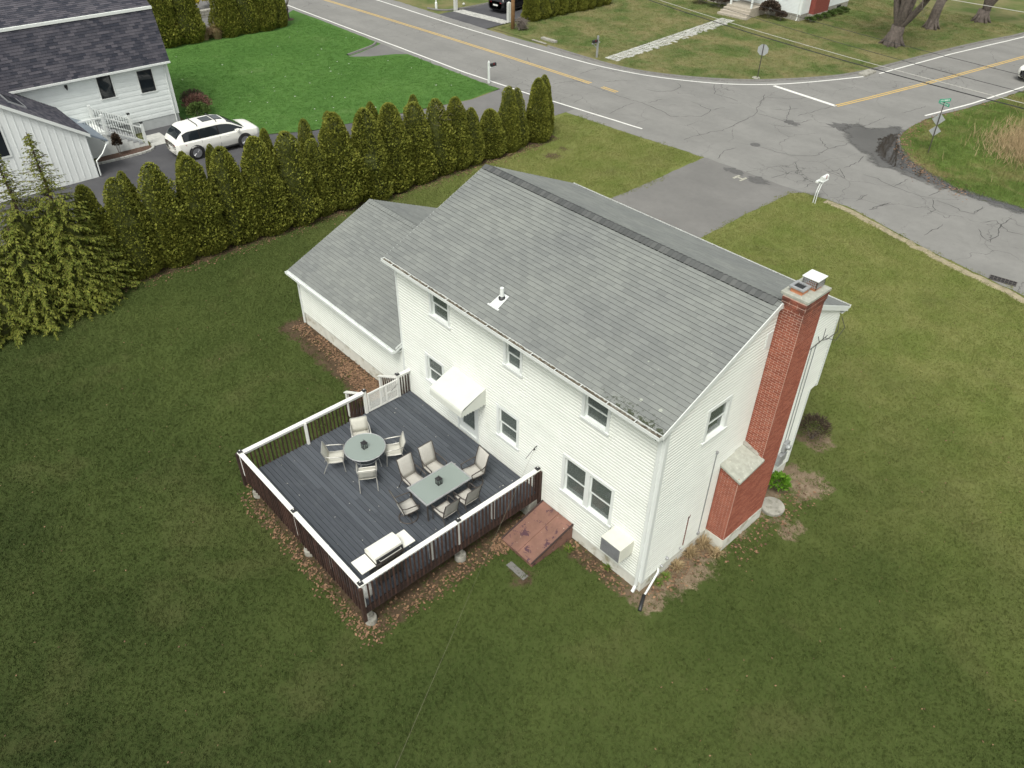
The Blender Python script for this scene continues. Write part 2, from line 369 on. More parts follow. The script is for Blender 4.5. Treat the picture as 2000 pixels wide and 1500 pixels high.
for k, (A, B, D, lo, hi) in LAWN.items():
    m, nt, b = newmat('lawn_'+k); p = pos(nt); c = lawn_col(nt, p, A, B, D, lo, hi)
    at = N(nt, 'ShaderNodeAttribute', attribute_name='soil').outputs['Fac']
    ed = mapr(nt, mth(nt, 'ADD', at, mapr(nt, noise(nt, 2.3, 6, .7, p), .3, .7, -.35, .35)), .38, .62)
    so_ = mix(nt, mapr(nt, noise(nt, 5, 6, .7, p), .3, .7), (.052, .036, .023), (.125, .090, .058))
    sxx = N(nt, 'ShaderNodeSeparateXYZ'); nt.links.new(p, sxx.inputs[0])
    so_ = mix(nt, mapr(nt, sxx.outputs['X'], -1.0, .6), so_, mix(nt, mapr(nt, noise(nt, 4, 6, .7, p), .3, .7), (.13, .095, .062), (.30, .235, .165)))      # sandier soil on the chimney side
    c = mix(nt, ed, c, so_)
    nt.links.new(c, b.inputs['Base Color']); b.inputs['Roughness'].default_value = .95; b.inputs['Specular IOR Level'].default_value = .1
    bump(nt, b, noise(nt, 38, 5, .7, p), .7, .03)
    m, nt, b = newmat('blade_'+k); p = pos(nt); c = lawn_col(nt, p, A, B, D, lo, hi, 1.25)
    c = mix(nt, 1.0, c, mix(nt, rnd(nt), (.84, .84, .84), (1.18, 1.18, 1.08)), 'MULTIPLY')
    nt.links.new(c, b.inputs['Base Color']); b.inputs['Roughness'].default_value = .8; b.inputs['Specular IOR Level'].default_value = .15
# foliage
def foliage(name, lo, hi, rough=.7, patch=None):
    m, nt, b = newmat(name); p = pos(nt)
    c = mix(nt, rnd(nt), lo, hi)
    c = mix(nt, mapr(nt, noise(nt, 2.2, 3, .6, p), .35, .7, 0, .5), c, tuple(x*.6 for x in lo))
    if patch: c = mix(nt, mapr(nt, noise(nt, 1.6, 4, .6, p), .70, .76), c, patch)
    nt.links.new(c, b.inputs['Base Color']); b.inputs['Roughness'].default_value = rough; b.inputs['Specular IOR Level'].default_value = .2
foliage('arbor_leaf', (.128, .152, .023), (.262, .264, .044), patch=(.17, .12, .035))
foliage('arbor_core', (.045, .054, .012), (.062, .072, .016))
foliage('cypress_leaf', (.080, .112, .014), (.235, .242, .042))
foliage('shrub_green', (.07, .17, .012), (.17, .33, .03))
foliage('shrub_mid', (.05, .085, .02), (.10, .15, .035))
foliage('shrub_dark', (.055, .042, .030), (.10, .070, .05))
foliage('shrub_red', (.11, .05, .04), (.20, .11, .085))
foliage('forsythia', (.34, .29, .025), (.52, .44, .04))
foliage('dry_grass', (.24, .17, .085), (.46, .36, .21))
foliage('weed', (.08, .15, .02), (.20, .26, .05))
# ================================================================ GROUND
def sheet(name, pts, z, mat, kind='structure', parent=None):
    mb = MB(); mb.poly([(x, y, z) for x, y in pts]); o = mb.build(name, mat, parent)
    me = o.data
    if me.polygons[0].normal.z < 0: me.flip_normals()
    return tag(o, kind=kind) if kind else o
sheet('ground', [(-900, -900), (900, -900), (900, 900), (-900, 900)], -.04, 'lawn_far')
def bd(x, y, x0, x1, y0, y1): return math.hypot(max(x0-x, 0, x-x1), max(y0-y, 0, y-y1))
def in_poly(x, y, P):
    c = False; n = len(P); j = n-1
    for i in range(n):
        if (P[i][1] > y) != (P[j][1] > y) and x < (P[j][0]-P[i][0])*(y-P[i][1])/(P[j][1]-P[i][1])+P[i][0]: c = not c
        j = i
    return c
NEAR = [(-120, 24.6), (-61.8, 25.5), (-48.7, 25.2), (-33.5, 25.0), (-22.5, 25.5), (-17.1, 26.1), (-11.4, 26.0), (-8.7, 26.4), (-7.1, 26.0), (-5.2, 25.4), (-2.7, 24.8), (-.6, 24.4), (1, 24.1), (8, 22.6), (30, 17), (90, 0)]
ISL = [(90, 9.5), (30, 26), (8, 31.2), (-2.3, 32.7), (-4.7, 32.4), (-6.1, 32.5), (-7.9, 33.3), (-9.3, 34.4), (-10.5, 36), (-11.4, 37.8), (-11.8, 39.7), (-11.8, 42.2), (-10.8, 47), (-9.8, 53.1), (-8, 70), (-3, 120)]
FAR = [(-10, 120), (-15.4, 70), (-17.3, 62.7), (-18.7, 53), (-19.4, 47.6), (-20.7, 44.2), (-23.8, 39.4), (-28.2, 36.2), (-32, 34.9), (-38.6, 34.9), (-44.2, 34.6), (-55, 34.6), (-120, 35.5)]
def smooth_path(P, it=2):
    for _ in range(it):
        Q = [P[0]]
        for a, b in zip(P, P[1:]):
            Q += [(a[0]*.75+b[0]*.25, a[1]*.75+b[1]*.25), (a[0]*.25+b[0]*.75, a[1]*.25+b[1]*.75)]
        P = Q+[P[-1]]
    return P
NEAR, ISL, FAR = smooth_path(NEAR), smooth_path(ISL), smooth_path(FAR)
def wobble(P, amp=.06, step=.5):
    Q = []
    for a, b in zip(P, P[1:]):
        n = max(1, int(math.dist(a, b)/step)); n = min(n, 60)
        for k in range(n):
            t = k/n; Q.append((a[0]+(b[0]-a[0])*t+random.gauss(0, amp*.5), a[1]+(b[1]-a[1])*t+random.gauss(0, amp*.5)))
    return Q+[P[-1]]
NEARW = wobble(NEAR); ISLW = wobble(ISL, .08); FARW = wobble(FAR)
DRIVE = [(-17.1, 7.0), (-17.15, 20), (-17.3, 26.6), (-10.6, 26.6), (-11.35, 25.5), (-11.45, 22), (-11.3, 7.0)]
YX0, YX1, YY0, YY1, ST = -34.0, 30.0, -32.0, 27.0, .4
road_near_x = [p[0] for p in NEAR]; road_near_y = [p[1] for p in NEAR]
def near_y(x): return float(np.interp(x, road_near_x, road_near_y))
DIRT = [(G(1575, 945), 1.0), (G(1545, 1035), .55), (G(1350, 1120), .8), (G(1330, 1090), .7), (G(1590, 860), .8), (G(1080, 305), .7), (G(1100, 290), .5), (G(1020, 1130), .45), (G(1260, 1170), .5), (G(660, 600), .45)]
def soil_at(x, y):
    d = min(bd(x, y, -10.25, -3.75, -6.15, 0)+.12, bd(x, y, -17.7, -10, -.75, .3), bd(x, y, -4, .2, -.35, 0)+.15, bd(x, y, 0, .55, -.2, 7.3)+.1, bd(x, y, -27.3, -25.0, -12, 21.5))
    s = ramp(.62-d, 0, .7)
    for (c, r) in DIRT:
        s = max(s, .75*ramp(r-math.dist((x, y), c), -.2, r*.6))
    return s
nx = int((YX1-YX0)/ST)+1; ny = int((YY1-YY0)/ST)+1
vs, soil, dens = [], [], []
for j in range(ny):
    for i in range(nx):
        x, y = YX0+i*ST, YY0+j*ST
        vs.append((x, y, 0.0)); s = soil_at(x, y); soil.append(s)
        g = 1.0-.92*s
        if bd(x, y, -17.4, 0, 0, 7.2) < .05 or in_poly(x, y, DRIVE) or y > near_y(x)-.1 or bd(x, y, -60, -27.6, -40, 40) < .01: g = 0
        g *= 1-.6*ramp(1.6-math.dist((x, y), G(1150, 255)), 0, 1.4)
        dens.append(g)
fs = [(j*nx+i, j*nx+i+1, (j+1)*nx+i+1, (j+1)*nx+i) for j in range(ny-1) for i in range(nx-1)]
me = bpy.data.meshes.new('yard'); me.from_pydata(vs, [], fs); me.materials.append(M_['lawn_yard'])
for nme, arr in (('soil', soil), ('dens', dens)):
    a = me.attributes.new(nme, 'FLOAT', 'POINT'); a.data.foreach_set('value', arr)
yard = bpy.data.objects.new('lawn', me); COL.objects.link(yard); tag(yard, kind='structure')
# roads
sheet('road', NEARW+ISLW+FARW, .012, 'road')
sheet('driveway', wobble(DRIVE+[DRIVE[0]], .05)[:-1], .008, 'drive_old')
NDRIVE = [(-28.2, 26.4), (-34.2, 26.2), (-33.6, 22.2), (-34.6, 16.2), (-35.5, 11), (-36.9, 8.4), (-38.6, 6.7), (-42, 6.0), (-42.2, 3.4), (-38.9, 2.8), (-38.6, 2.0), (-38.75, -.9), (-37.0, -1.2), (-37.0, -14), (-27.9, -14), (-27.7, 10)]
sheet('neighbour_driveway', wobble(NDRIVE+[NDRIVE[0]], .03)[:-1], .008, 'drive_dark')
nd2 = [(-27.8, 26.2), (-34.1, 26.1), (-33.6, 22.2), (-34.4, 16.8), (-27.7, 16.4)]
sheet('neighbour_driveway_apron', nd2, .0125, 'drive_grey')
NLAWN = [(-34.2, 25.6), (-33.7, 22.2), (-34.7, 16.2), (-35.6, 11), (-37, 8.5), (-38.7, 6.8), (-42, 6.1), (-60, 5.5), (-70, 8), (-70, 24.6), (-61.8, 25.6), (-48.7, 25.4)]
sheet('neighbour_lawn', wobble(NLAWN+[NLAWN[0]], .05)[:-1], .004, 'lawn_green')
APR = [(-47.2, 21.3), (-46.2, 22.6), (-45.5, 24.4), (-44.4, 25.7), (-48.7, 25.6), (-48.2, 24.3), (-47.6, 22.7)]
sheet('side_apron', APR, .008, 'drive_grey')
FLAWN = [(-13, 100), (-15.7, 70), (-17.6, 62.7), (-19.0, 53), (-19.7, 47.6), (-21, 44.3), (-24, 39.6), (-28.3, 36.5), (-32, 35.3), (-46.4, 35.2), (-46.6, 52), (-46, 100)]
sheet('far_lawn', wobble(FLAWN+[FLAWN[0]], .04)[:-1], .004, 'lawn_far')
VERGE = [(p[0]+.02, p[1]) for p in ISL]+[(60, 120), (90, 60)]
sheet('verge', VERGE, .004, 'lawn_verge')
FDRIVE = [(-53.1, 34.3), (-53.2, 36.8), (-53.4, 60), (-46.9, 60), (-46.9, 37.3), (-46.6, 34.4)]
sheet('far_driveway', FDRIVE, .008, 'drive_dark')
FD2 = [(-75, 3), (-60.5, 8), (-59.6, 16), (-61.6, 24.0), (-63, 25.8), (-80, 25.6), (-80, 0)]
sheet('side_driveway', FD2, .0085, 'drive_grey')
# painted lines
def ribbon(path, w, z, mb=None):
    mb = mb or MB(); n = len(path); L_, R_ = [], []
    for i, p in enumerate(path):
        a, b_ = path[max(i-1, 0)], path[min(i+1, n-1)]
        dx, dy = b_[0]-a[0], b_[1]-a[1]; l = math.hypot(dx, dy) or 1; ox, oy = -dy/l*w/2, dx/l*w/2
        L_.append((p[0]+ox, p[1]+oy, z)); R_.append((p[0]-ox, p[1]-oy, z))
    mb.add(R_+L_, [(i, i+1, n+i+1, n+i) for i in range(n-1)]); return mb
def line(name, path, w, mat): return tag(ribbon(path, w, .0165).build(name, mat), kind='structure')
dens_path = lambda P, s=1.0: [q for q in wobble(P, .012, s)]
line('edge_line', dens_path([(-90, 25.6), (-66, 25.95), (-49.6, 25.75), (-38.5, 25.6), (-31.9, 25.9), (-22.6, 26.75)]), .14, 'paint_white')
line('edge_line', dens_path(smooth_path([(-90, 33.4), (-61, 33.5), (-50.3, 33.35), (-42.2, 33.6), (-34.1, 34.1), (-30.6, 34.8), (-28.0, 35.8), (-24.8, 37.7), (-22.3, 40.3), (-20.4, 43.8), (-18.9, 47.3)])), .14, 'paint_white')
line('edge_line', dens_path([(-18.5, 48.9), (-17.3, 58.1), (-15.4, 68.6), (-11.5, 100)]), .14, 'paint_white')
line('edge_line', dens_path([(-12.1, 42.7), (-11.1, 47.5), (-10.2, 54.0), (-8.5, 68), (-5, 100)]), .14, 'paint_white')
line('stop_line', dens_path([(-22.0, 40.4), (-16.9, 39.9)]), .32, 'paint_white')
for o_ in (-.12, .12):
    line('centre_line', dens_path([(-90, 29.4+o_), (-64.2, 29.7+o_), (-55.2, 30.1+o_), (-44.8, 30.5+o_), (-38.9, 30.65+o_), (-30.8, 30.8+o_)]), .11, 'paint_yellow')
    line('centre_line', dens_path([(-29.7, 30.8+o_), (-28.3, 30.8+o_)]), .11, 'paint_yellow')
    line('centre_line', dens_path([(-16.9+o_, 39.9), (-16.2+o_, 43.4), (-14.7+o_, 51.9), (-13.1+o_, 62.2), (-9+o_, 100)]), .11, 'paint_yellow')
# paint mark on the driveway
mk = MB(); c0 = G(1445, 348)
for dx in (-.22, .22): mk.box(c0[0]+dx-.07, c0[0]+dx+.07, c0[1]-.30, c0[1]+.30, .0118, .0125)
mk.box(c0[0]-.15, c0[0]+.15, c0[1]-.06, c0[1]+.06, .0118, .0125)
tag(mk.build('paint_mark', 'paint_worn'), kind='structure')
# cracks traced on the ground
CR = []
def cz(lst, ox, oy, s):
    for pl in lst: CR.append([G(ox+x/s, oy+y/s) for x, y in pl])
cz([[(640, 680), (720, 710), (860, 760), (1000, 800), (1130, 850), (1240, 910), (1320, 912)], [(720, 640), (860, 628), (960, 632)],
    [(1040, 700), (1140, 715), (1240, 712), (1310, 690), (1310, 660), (1265, 640)], [(1060, 805), (1180, 775)], [(1400, 795), (1560, 862), (1480, 910), (1320, 912)], [(1560, 862), (1665, 840)],
    [(1340, 1095), (1440, 1060), (1560, 1035), (1640, 1020), (1740, 975), (1900, 900), (1910, 850), (1960, 790), (1975, 740)], [(1605, 1240), (1660, 1180), (1750, 1155)], [(760, 890), (860, 840), (960, 800)],
    [(320, 660), (420, 640), (520, 640), (640, 680)], [(480, 805), (560, 765)], [(1580, 660), (1585, 735), (1700, 770), (1760, 790)], [(120, 450), (130, 490)], [(530, 580), (690, 530)]], 1000, 0, 4.0)
cz([[(0, 795), (80, 815), (160, 840), (210, 860), (290, 860), (370, 835)], [(0, 720), (60, 680), (190, 690), (290, 690), (420, 665)], [(190, 860), (215, 790), (225, 740)], [(80, 760), (190, 770), (290, 760)],
    [(440, 960), (440, 980), (490, 1040), (420, 1080), (330, 1090), (240, 1085), (130, 1060), (0, 1020)], [(490, 1040), (640, 1000)], [(540, 980), (640, 1000)], [(270, 1130), (270, 1190), (160, 1220), (100, 1245)],
    [(730, 1215), (800, 1235), (880, 1275), (950, 1300), (1050, 1340), (1150, 1370), (1240, 1390)], [(950, 1300), (1050, 1250)], [(1190, 1370), (1270, 1335)], [(1240, 1395), (1340, 1430), (1420, 1470), (1500, 1490), (1580, 1440)],
    [(320, 1310), (390, 1280)], [(700, 1390), (760, 1360)], [(780, 1465), (900, 1420)], [(600, 1170), (700, 1130), (740, 1090)], [(280, 810), (420, 770), (560, 735)], [(420, 880), (560, 890), (740, 880), (900, 820)],
    [(90, 870), (170, 880), (300, 890)], [(1090, 540), (1180, 480), (1300, 470)], [(1000, 790), (1120, 760), (1170, 740)]], 1480, 0, 3.571)
cz([[(1050, 345), (1190, 300)], [(1390, 500), (1510, 435)], [(975, 290), (1050, 250)], [(1700, 365), (1760, 330)], [(1440, 280), (1450, 340), (1420, 370)], [(1720, 460), (1740, 500), (1790, 540), (1850, 480), (1860, 440), (1920, 395)],
    [(1740, 420), (1830, 410), (1900, 480), (2000, 500)], [(780, 100), (850, 130), (900, 150), (880, 95), (800, 110)]], 1360, 300, 3.125)
cm = MB()
for pl in CR:
    q = [pl[0]]
    for a, b_ in zip(pl, pl[1:]):
        n = max(2, int(math.dist(a, b_)/.22))
        for k in range(1, n+1):
            t = k/n; q.append((a[0]+(b_[0]-a[0])*t+random.gauss(0, .045), a[1]+(b_[1]-a[1])*t+random.gauss(0, .045)))
    n = len(q); Ls, Rs = [], []
    for i, p in enumerate(q):
        a, b_ = q[max(i-1, 0)], q[min(i+1, n-1)]; dx, dy = b_[0]-a[0], b_[1]-a[1]; l = math.hypot(dx, dy) or 1
        wv = random.uniform(.02, .052)*(.4 if i in (0, n-1) else 1)
        Ls.append((p[0]-dy/l*wv/2, p[1]+dx/l*wv/2, .0158)); Rs.append((p[0]+dy/l*wv/2, p[1]-dx/l*wv/2, .0158))
    cm.add(Rs+Ls, [(i, i+1, n+i+1, n+i) for i in range(n-1)])
tag(cm.build('road_cracks', 'crack'), kind='stuff')
# wet asphalt and puddle along the verge
def pz(l, ox=1480, oy=0, s=3.571): return [G(ox+x/s, oy+y/s) for x, y in l]
wet = pz([(590, 905), (640, 872), (700, 866), (760, 890), (850, 900), (930, 885), (1010, 882), (1000, 930), (985, 985), (1010, 1050), (1060, 1110), (1140, 1170), (1250, 1235), (1370, 1300), (1600, 1370), (1857, 1455), (1857, 1505), (1640, 1430), (1400, 1350), (1240, 1300), (1060, 1235), (930, 1170), (820, 1160), (760, 1080), (640, 1000), (620, 960)])
def edge_d(x, y, P):
    best = 9e9; n = len(P)
    for i in range(n):
        ax, ay = P[i]; bx, by = P[(i+1) % n]; dx, dy = bx-ax, by-ay; t = max(0, min(1, ((x-ax)*dx+(y-ay)*dy)/(dx*dx+dy*dy+1e-9)))
        best = min(best, math.hypot(x-ax-t*dx, y-ay-t*dy))
    return best if in_poly(x, y, P) else -best
def soft_sheet(name, P, z, mat, gs=.2, lo=-.45, hi=.55):
    gx0, gx1, gy0, gy1 = min(p[0] for p in P)-.8, max(p[0] for p in P)+.8, min(p[1] for p in P)-.8, max(p[1] for p in P)+.8
    nxw, nyw = int((gx1-gx0)/gs)+1, int((gy1-gy0)/gs)+1
    vals = [[edge_d(gx0+i*gs, gy0+j*gs, P) for i in range(nxw)] for j in range(nyw)]
    ids, vv, att, ff = {}, [], [], []
    for j in range(nyw-1):
        for i in range(nxw-1):
            if max(vals[j][i], vals[j][i+1], vals[j+1][i], vals[j+1][i+1]) < lo-.1: continue
            q = []
            for (a_, b_) in ((i, j), (i+1, j), (i+1, j+1), (i, j+1)):
                if (a_, b_) not in ids: ids[(a_, b_)] = len(vv); vv.append((gx0+a_*gs, gy0+b_*gs, z)); att.append(ramp(vals[b_][a_], lo, hi))
                q.append(ids[(a_, b_)])
            ff.append(tuple(q))
    mw = bpy.data.meshes.new(name); mw.from_pydata(vv, [], ff); mw.materials.append(M_[mat]); aw_ = mw.attributes.new('wet', 'FLOAT', 'POINT'); aw_.data.foreach_set('value', att)
    o = bpy.data.objects.new(name, mw); COL.objects.link(o); return tag(o, kind='structure')
soft_sheet('wet_road', wet, .0145, 'wet_asphalt')
pud = pz([(850, 965), (920, 935), (982, 932), (975, 985), (1000, 1050), (1050, 1110), (1130, 1175), (1245, 1240), (1360, 1303), (1600, 1378), (1857, 1462), (1857, 1490), (1640, 1415), (1390, 1335), (1250, 1285), (1130, 1240), (1020, 1190), (930, 1155), (850, 1110), (820, 1050)])
soft_sheet('puddle', pud, .0175, 'water', .12, -.25, .35)
for i, (u, v, r) in enumerate(((1655, 252, .9), (1545, 240, .5), (1480, 352, .55), (1435, 335, .5))):
    c = G(u, v); rr = random.Random(i)
    sheet('tar_patch', [(c[0]+r*(.5+.7*rr.random())*math.cos(a)*1.4, c[1]+r*(.4+.6*rr.random())*math.sin(a)) for a in [k*2*math.pi/26 for k in range(26)]], .0138, 'tar')
# kerbs
def kerb(name, path, w, h, mat):
    mb = MB(); n = len(path); A, B, C, D = [], [], [], []
    for i, p in enumerate(path):
        a, b_ = path[max(i-1, 0)], path[min(i+1, n-1)]; dx, dy = b_[0]-a[0], b_[1]-a[1]; l = math.hypot(dx, dy) or 1
        ox, oy = -dy/l, dx/l
        A.append((p[0]-ox*w/2, p[1]-oy*w/2, 0)); B.append((p[0]-ox*w*.3, p[1]-oy*w*.3, h)); C.append((p[0]+ox*w*.3, p[1]+oy*w*.3, h)); D.append((p[0]+ox*w/2, p[1]+oy*w/2, 0))
    vs = A+B+C+D
    fs = [(k*n+i, k*n+i+1, (k+1)*n+i+1, (k+1)*n+i) for k in range(3) for i in range(n-1)]
    mb.add(vs, fs); return tag(mb.build(name, mat, recalc=True), kind='structure')
kerb('kerb', [(p[0]-.13, p[1]+.12) for p in FAR if -40 < p[0] < -14.2][::-1], .26, .10, 'kerb_asphalt')
kerb('kerb', smooth_path([(-47.5, 21.4), (-47.9, 22.8), (-48.4, 24.4), (-49.0, 25.0)]), .22, .12, 'kerb_asphalt')
kerb('kerb', smooth_path([(-55.5, 35.2), (-54.4, 35.4), (-53.3, 36.6), (-53.4, 44)]), .2, .10, 'kerb_asphalt')
kerb('kerb', wobble(smooth_path([(-9.6, 26.1), (-7.2, 25.8), (-5.2, 25.15), (-2.7, 24.5), (1, 23.75), (8, 22.2)]), .10, .3), .46, .035, 'kerb_tan')
# ================================================================ grass blades (instanced tufts)
def tuft(name, n, rad, h, wd, mat, seed):
    rr = random.Random(seed); mb = MB()
    for _ in range(n):
        a = rr.random()*6.283; d = rad*math.sqrt(rr.random()); x, y = d*math.cos(a), d*math.sin(a); b_ = rr.random()*6.283
        hh = h*rr.uniform(.6, 1.15); ln = hh*rr.uniform(.2, .9); c = rr.random()*6.283
        mb.add([(x-wd*math.cos(b_), y-wd*math.sin(b_), -.01), (x+wd*math.cos(b_), y+wd*math.sin(b_), -.01), (x+ln*math.cos(c), y+ln*math.sin(c), hh)], [(0, 1, 2)])
    me = bpy.data.meshes.new(name); me.from_pydata(mb.v, [], mb.f); me.materials.append(M_[mat])
    return bpy.data.objects.new(name, me)
def scatter(name, src_mesh, tuft_obj, density, attr=None, smin=.7, smax=1.35, seed=0):
    ng = bpy.data.node_groups.new(name, 'GeometryNodeTree')
    ng.interface.new_socket('Geometry', in_out='INPUT', socket_type='NodeSocketGeometry'); ng.interface.new_socket('Geometry', in_out='OUTPUT', socket_type='NodeSocketGeometry')
    gi = ng.nodes.new('NodeGroupInput'); go = ng.nodes.new('NodeGroupOutput')
    dp = ng.nodes.new('GeometryNodeDistributePointsOnFaces'); dp.distribute_method = 'POISSON'; dp.inputs['Seed'].default_value = seed; dp.inputs['Distance Min'].default_value = .62/math.sqrt(density); dp.inputs['Density Max'].default_value = density*2.2
    ip = ng.nodes.new('GeometryNodeInstanceOnPoints'); oi = ng.nodes.new('GeometryNodeObjectInfo'); oi.inputs['Object'].default_value = tuft_obj
    oi.inputs['As Instance'].default_value = True
    rv = ng.nodes.new('FunctionNodeRandomValue'); rv.data_type = 'FLOAT_VECTOR'; rv.inputs[0].default_value = (0, 0, 0); rv.inputs[1].default_value = (.15, .15, 6.283)
    rs = ng.nodes.new('FunctionNodeRandomValue'); rs.data_type = 'FLOAT'; rs.inputs[2].default_value = smin; rs.inputs[3].default_value = smax
    L = ng.links.new
    L(gi.outputs[0], dp.inputs['Mesh']); L(dp.outputs['Points'], ip.inputs['Points']); L(oi.outputs['Geometry'], ip.inputs['Instance'])
    L(rv.outputs[0], ip.inputs['Rotation']); L(rs.outputs[1], ip.inputs['Scale']); L(ip.outputs[0], go.inputs[0])
    if attr:
        na = ng.nodes.new('GeometryNodeInputNamedAttribute'); na.data_type = 'FLOAT'; na.inputs['Name'].default_value = attr
        L(na.outputs[0], dp.inputs['Density Factor'])
    o = bpy.data.objects.new(name, src_mesh.copy()); COL.objects.link(o)
    md = o.modifiers.new('scatter', 'NODES'); md.node_group = ng
    return o
def clip_mesh(pts, z):
    me = bpy.data.meshes.new('grass_area'); me.from_pydata([(x, y, z) for x, y in pts], [], [tuple(range(len(pts)))]); me.update()
    if me.polygons[0].normal.z < 0: me.flip_normals()
    return me
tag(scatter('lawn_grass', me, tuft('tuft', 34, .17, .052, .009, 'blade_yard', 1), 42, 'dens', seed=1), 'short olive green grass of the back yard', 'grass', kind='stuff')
tag(scatter('neighbour_grass', clip_mesh([(-34.4, 25.1), (-33.9, 22.2), (-34.9, 16.2), (-35.8, 11), (-37.2, 8.7), (-38.9, 7.0), (-42.3, 6.4), (-57.5, 6.2), (-57.3, 11), (-57.0, 21), (-59.5, 24.9), (-49.2, 24.9), (-48.5, 24), (-47.6, 21.2), (-46.2, 21.6), (-44.9, 24.6), (-43.5, 25.0)], .004), tuft('tuft_green', 34, .22, .035, .012, 'blade_green', 2), 20, seed=2), 'bright green mown grass of the neighbouring lawn', 'grass', kind='stuff')
tag(scatter('far_grass', clip_mesh([(-16.0, 72), (-18.0, 62.7), (-19.4, 53), (-20.1, 47.6), (-21.4, 44.4), (-24.3, 40), (-28.5, 36.9), (-32, 35.7), (-46.2, 35.6), (-46.4, 52), (-46, 72)], .004), tuft('tuft_far', 34, .28, .06, .016, 'blade_far', 3), 9, seed=3), 'patchy tan and green grass across the street', 'grass', kind='stuff')
tag(scatter('verge_grass', clip_mesh([(20, 29.2), (8, 32), (-2.3, 33.2), (-4.7, 33.0), (-6.0, 33.1), (-7.6, 33.9), (-8.9, 34.9), (-10, 36.4), (-10.9, 38), (-11.3, 39.7), (-11.3, 42), (-10.3, 47), (-9.2, 53.1), (-7.6, 68), (15, 68)], .004), tuft('tuft_verge', 34, .24, .11, .013, 'blade_verge', 4), 14, seed=4), 'longer leafy grass on the street corner verge', 'grass', kind='stuff')
# fallen leaves
def leaves(name, n, fn, label, size=.045):
    rr = random.Random(hash(name) % 999 if False else len(name)*7); mb = MB()
    for _ in range(n):
        x, y = fn(rr); a = rr.random()*6.283; s = size*rr.uniform(.6, 1.3); t = rr.uniform(-.5, .5)
        ca, sa = math.cos(a)*s, math.sin(a)*s; z = .012+rr.random()*.03
        mb.add([(x-ca, y-sa, z), (x+sa*.6, y-ca*.6, z+s*t*.5), (x+ca, y+sa, z+s*.3), (x-sa*.6, y+ca*.6, z-s*t*.2+.012)], [(0, 1, 2, 3)])
    return tag(mb.build(name, 'litter'), label, 'leaves', kind='stuff')
def strip(x0, x1, y0, y1, e=0): return lambda r: (r.uniform(x0, x1)+r.gauss(0, e), r.uniform(y0, y1)+r.gauss(0, e))
def pick(*fns): return lambda r: r.choice(fns)(r)
leaves('fallen_leaves', 2600, pick(strip(-10.4, -3.8, -6.4, -6.15, .10), strip(-3.95, -3.55, -6.4, -.2, .14), strip(-3.95, -3.45, -2, -.2, .1), strip(-10.8, -4, -6.5, 0, .1), strip(-10.9, -10.3, -6, -2.4, .12)), 'brown fallen leaves lying round and under the deck')
leaves('fallen_leaves', 3600, pick(strip(-12.6, -10.3, -1.1, -.1, .1), strip(-17.5, -10.6, -.55, -.08, .08), strip(-14, -10.6, -.8, -.1, .12)), 'brown fallen leaves along the foot of the garage wall')
leaves('fallen_leaves', 1400, strip(-25.1, -24.3, -10, 20, .16), 'brown fallen leaves along the foot of the hedge')
leaves('stray_leaves', 900, pick(strip(-23, 14, -20, -7), strip(-23, -12, -9, 18), strip(1.5, 14, -8, 22), strip(-9, 8, 9, 23)), 'stray pale leaves and weed heads dotted over the yard', .028)
leaves('fallen_leaves', 700, pick(strip(-3.9, -.2, -.45, -.1, .08), strip(.1, .6, 0, 2.6, .1), strip(.65, 1.3, 2.6, 7, .2)), 'scattered brown leaves along the foot of the house walls')
leaves('fallen_leaves', 1100, pick(*[(lambda a: (lambda r: (ISL[a][0]+abs(r.gauss(.25, .3)), ISL[a][1]+r.gauss(.1, .5))))(i) for i in range(20, len(ISL)-6)]), 'pale brown leaves strewn on the corner verge beside the puddle', .06)
# ================================================================ MAIN HOUSE
HL, HW, HE, HR, YR, SL = 10.55, 7.08, 5.95, 7.725, 3.73, .4404
GL, GE, GR_, GYR, GSL = 6.87, 2.49, 4.173, 3.6, .4316
OV = .39
house = thing('house', (-5.3, 3.5, 0), 'white two storey house with grey shingle roof, brick end chimney and attached garage', 'house')
class Plane:
    def __init__(s, o, e, n): s.o, s.e, s.n = Vector(o), Vector(e), Vector(n)
    def P(s, u, z, d): return s.o+s.e*u+V3(0, 0, z)+s.n*d
    def box(s, mb, u0, u1, z0, z1, d0, d1, mi=0):
        a = [s.P(u0, z0, d0), s.P(u1, z0, d0), s.P(u1, z0, d1), s.P(u0, z0, d1)]; b = [q+V3(0, 0, z1-z0) for q in a]
        if s.e.cross(s.n).z < 0: a.reverse(); b.reverse()
        return mb.hexa(a, b, mi)
BACK = Plane((0, 0, 0), (1, 0, 0), (0, -1, 0)); GABR = Plane((0, 0, 0), (0, 1, 0), (1, 0, 0))
GABL = Plane((-HL, 0, 0), (0, 1, 0), (-1, 0, 0)); FRONT = Plane((0, HW+OV, 0), (1, 0, 0), (0, 1, 0)); FRONT1 = Plane((0, HW, 0), (1, 0, 0), (0, 1, 0))
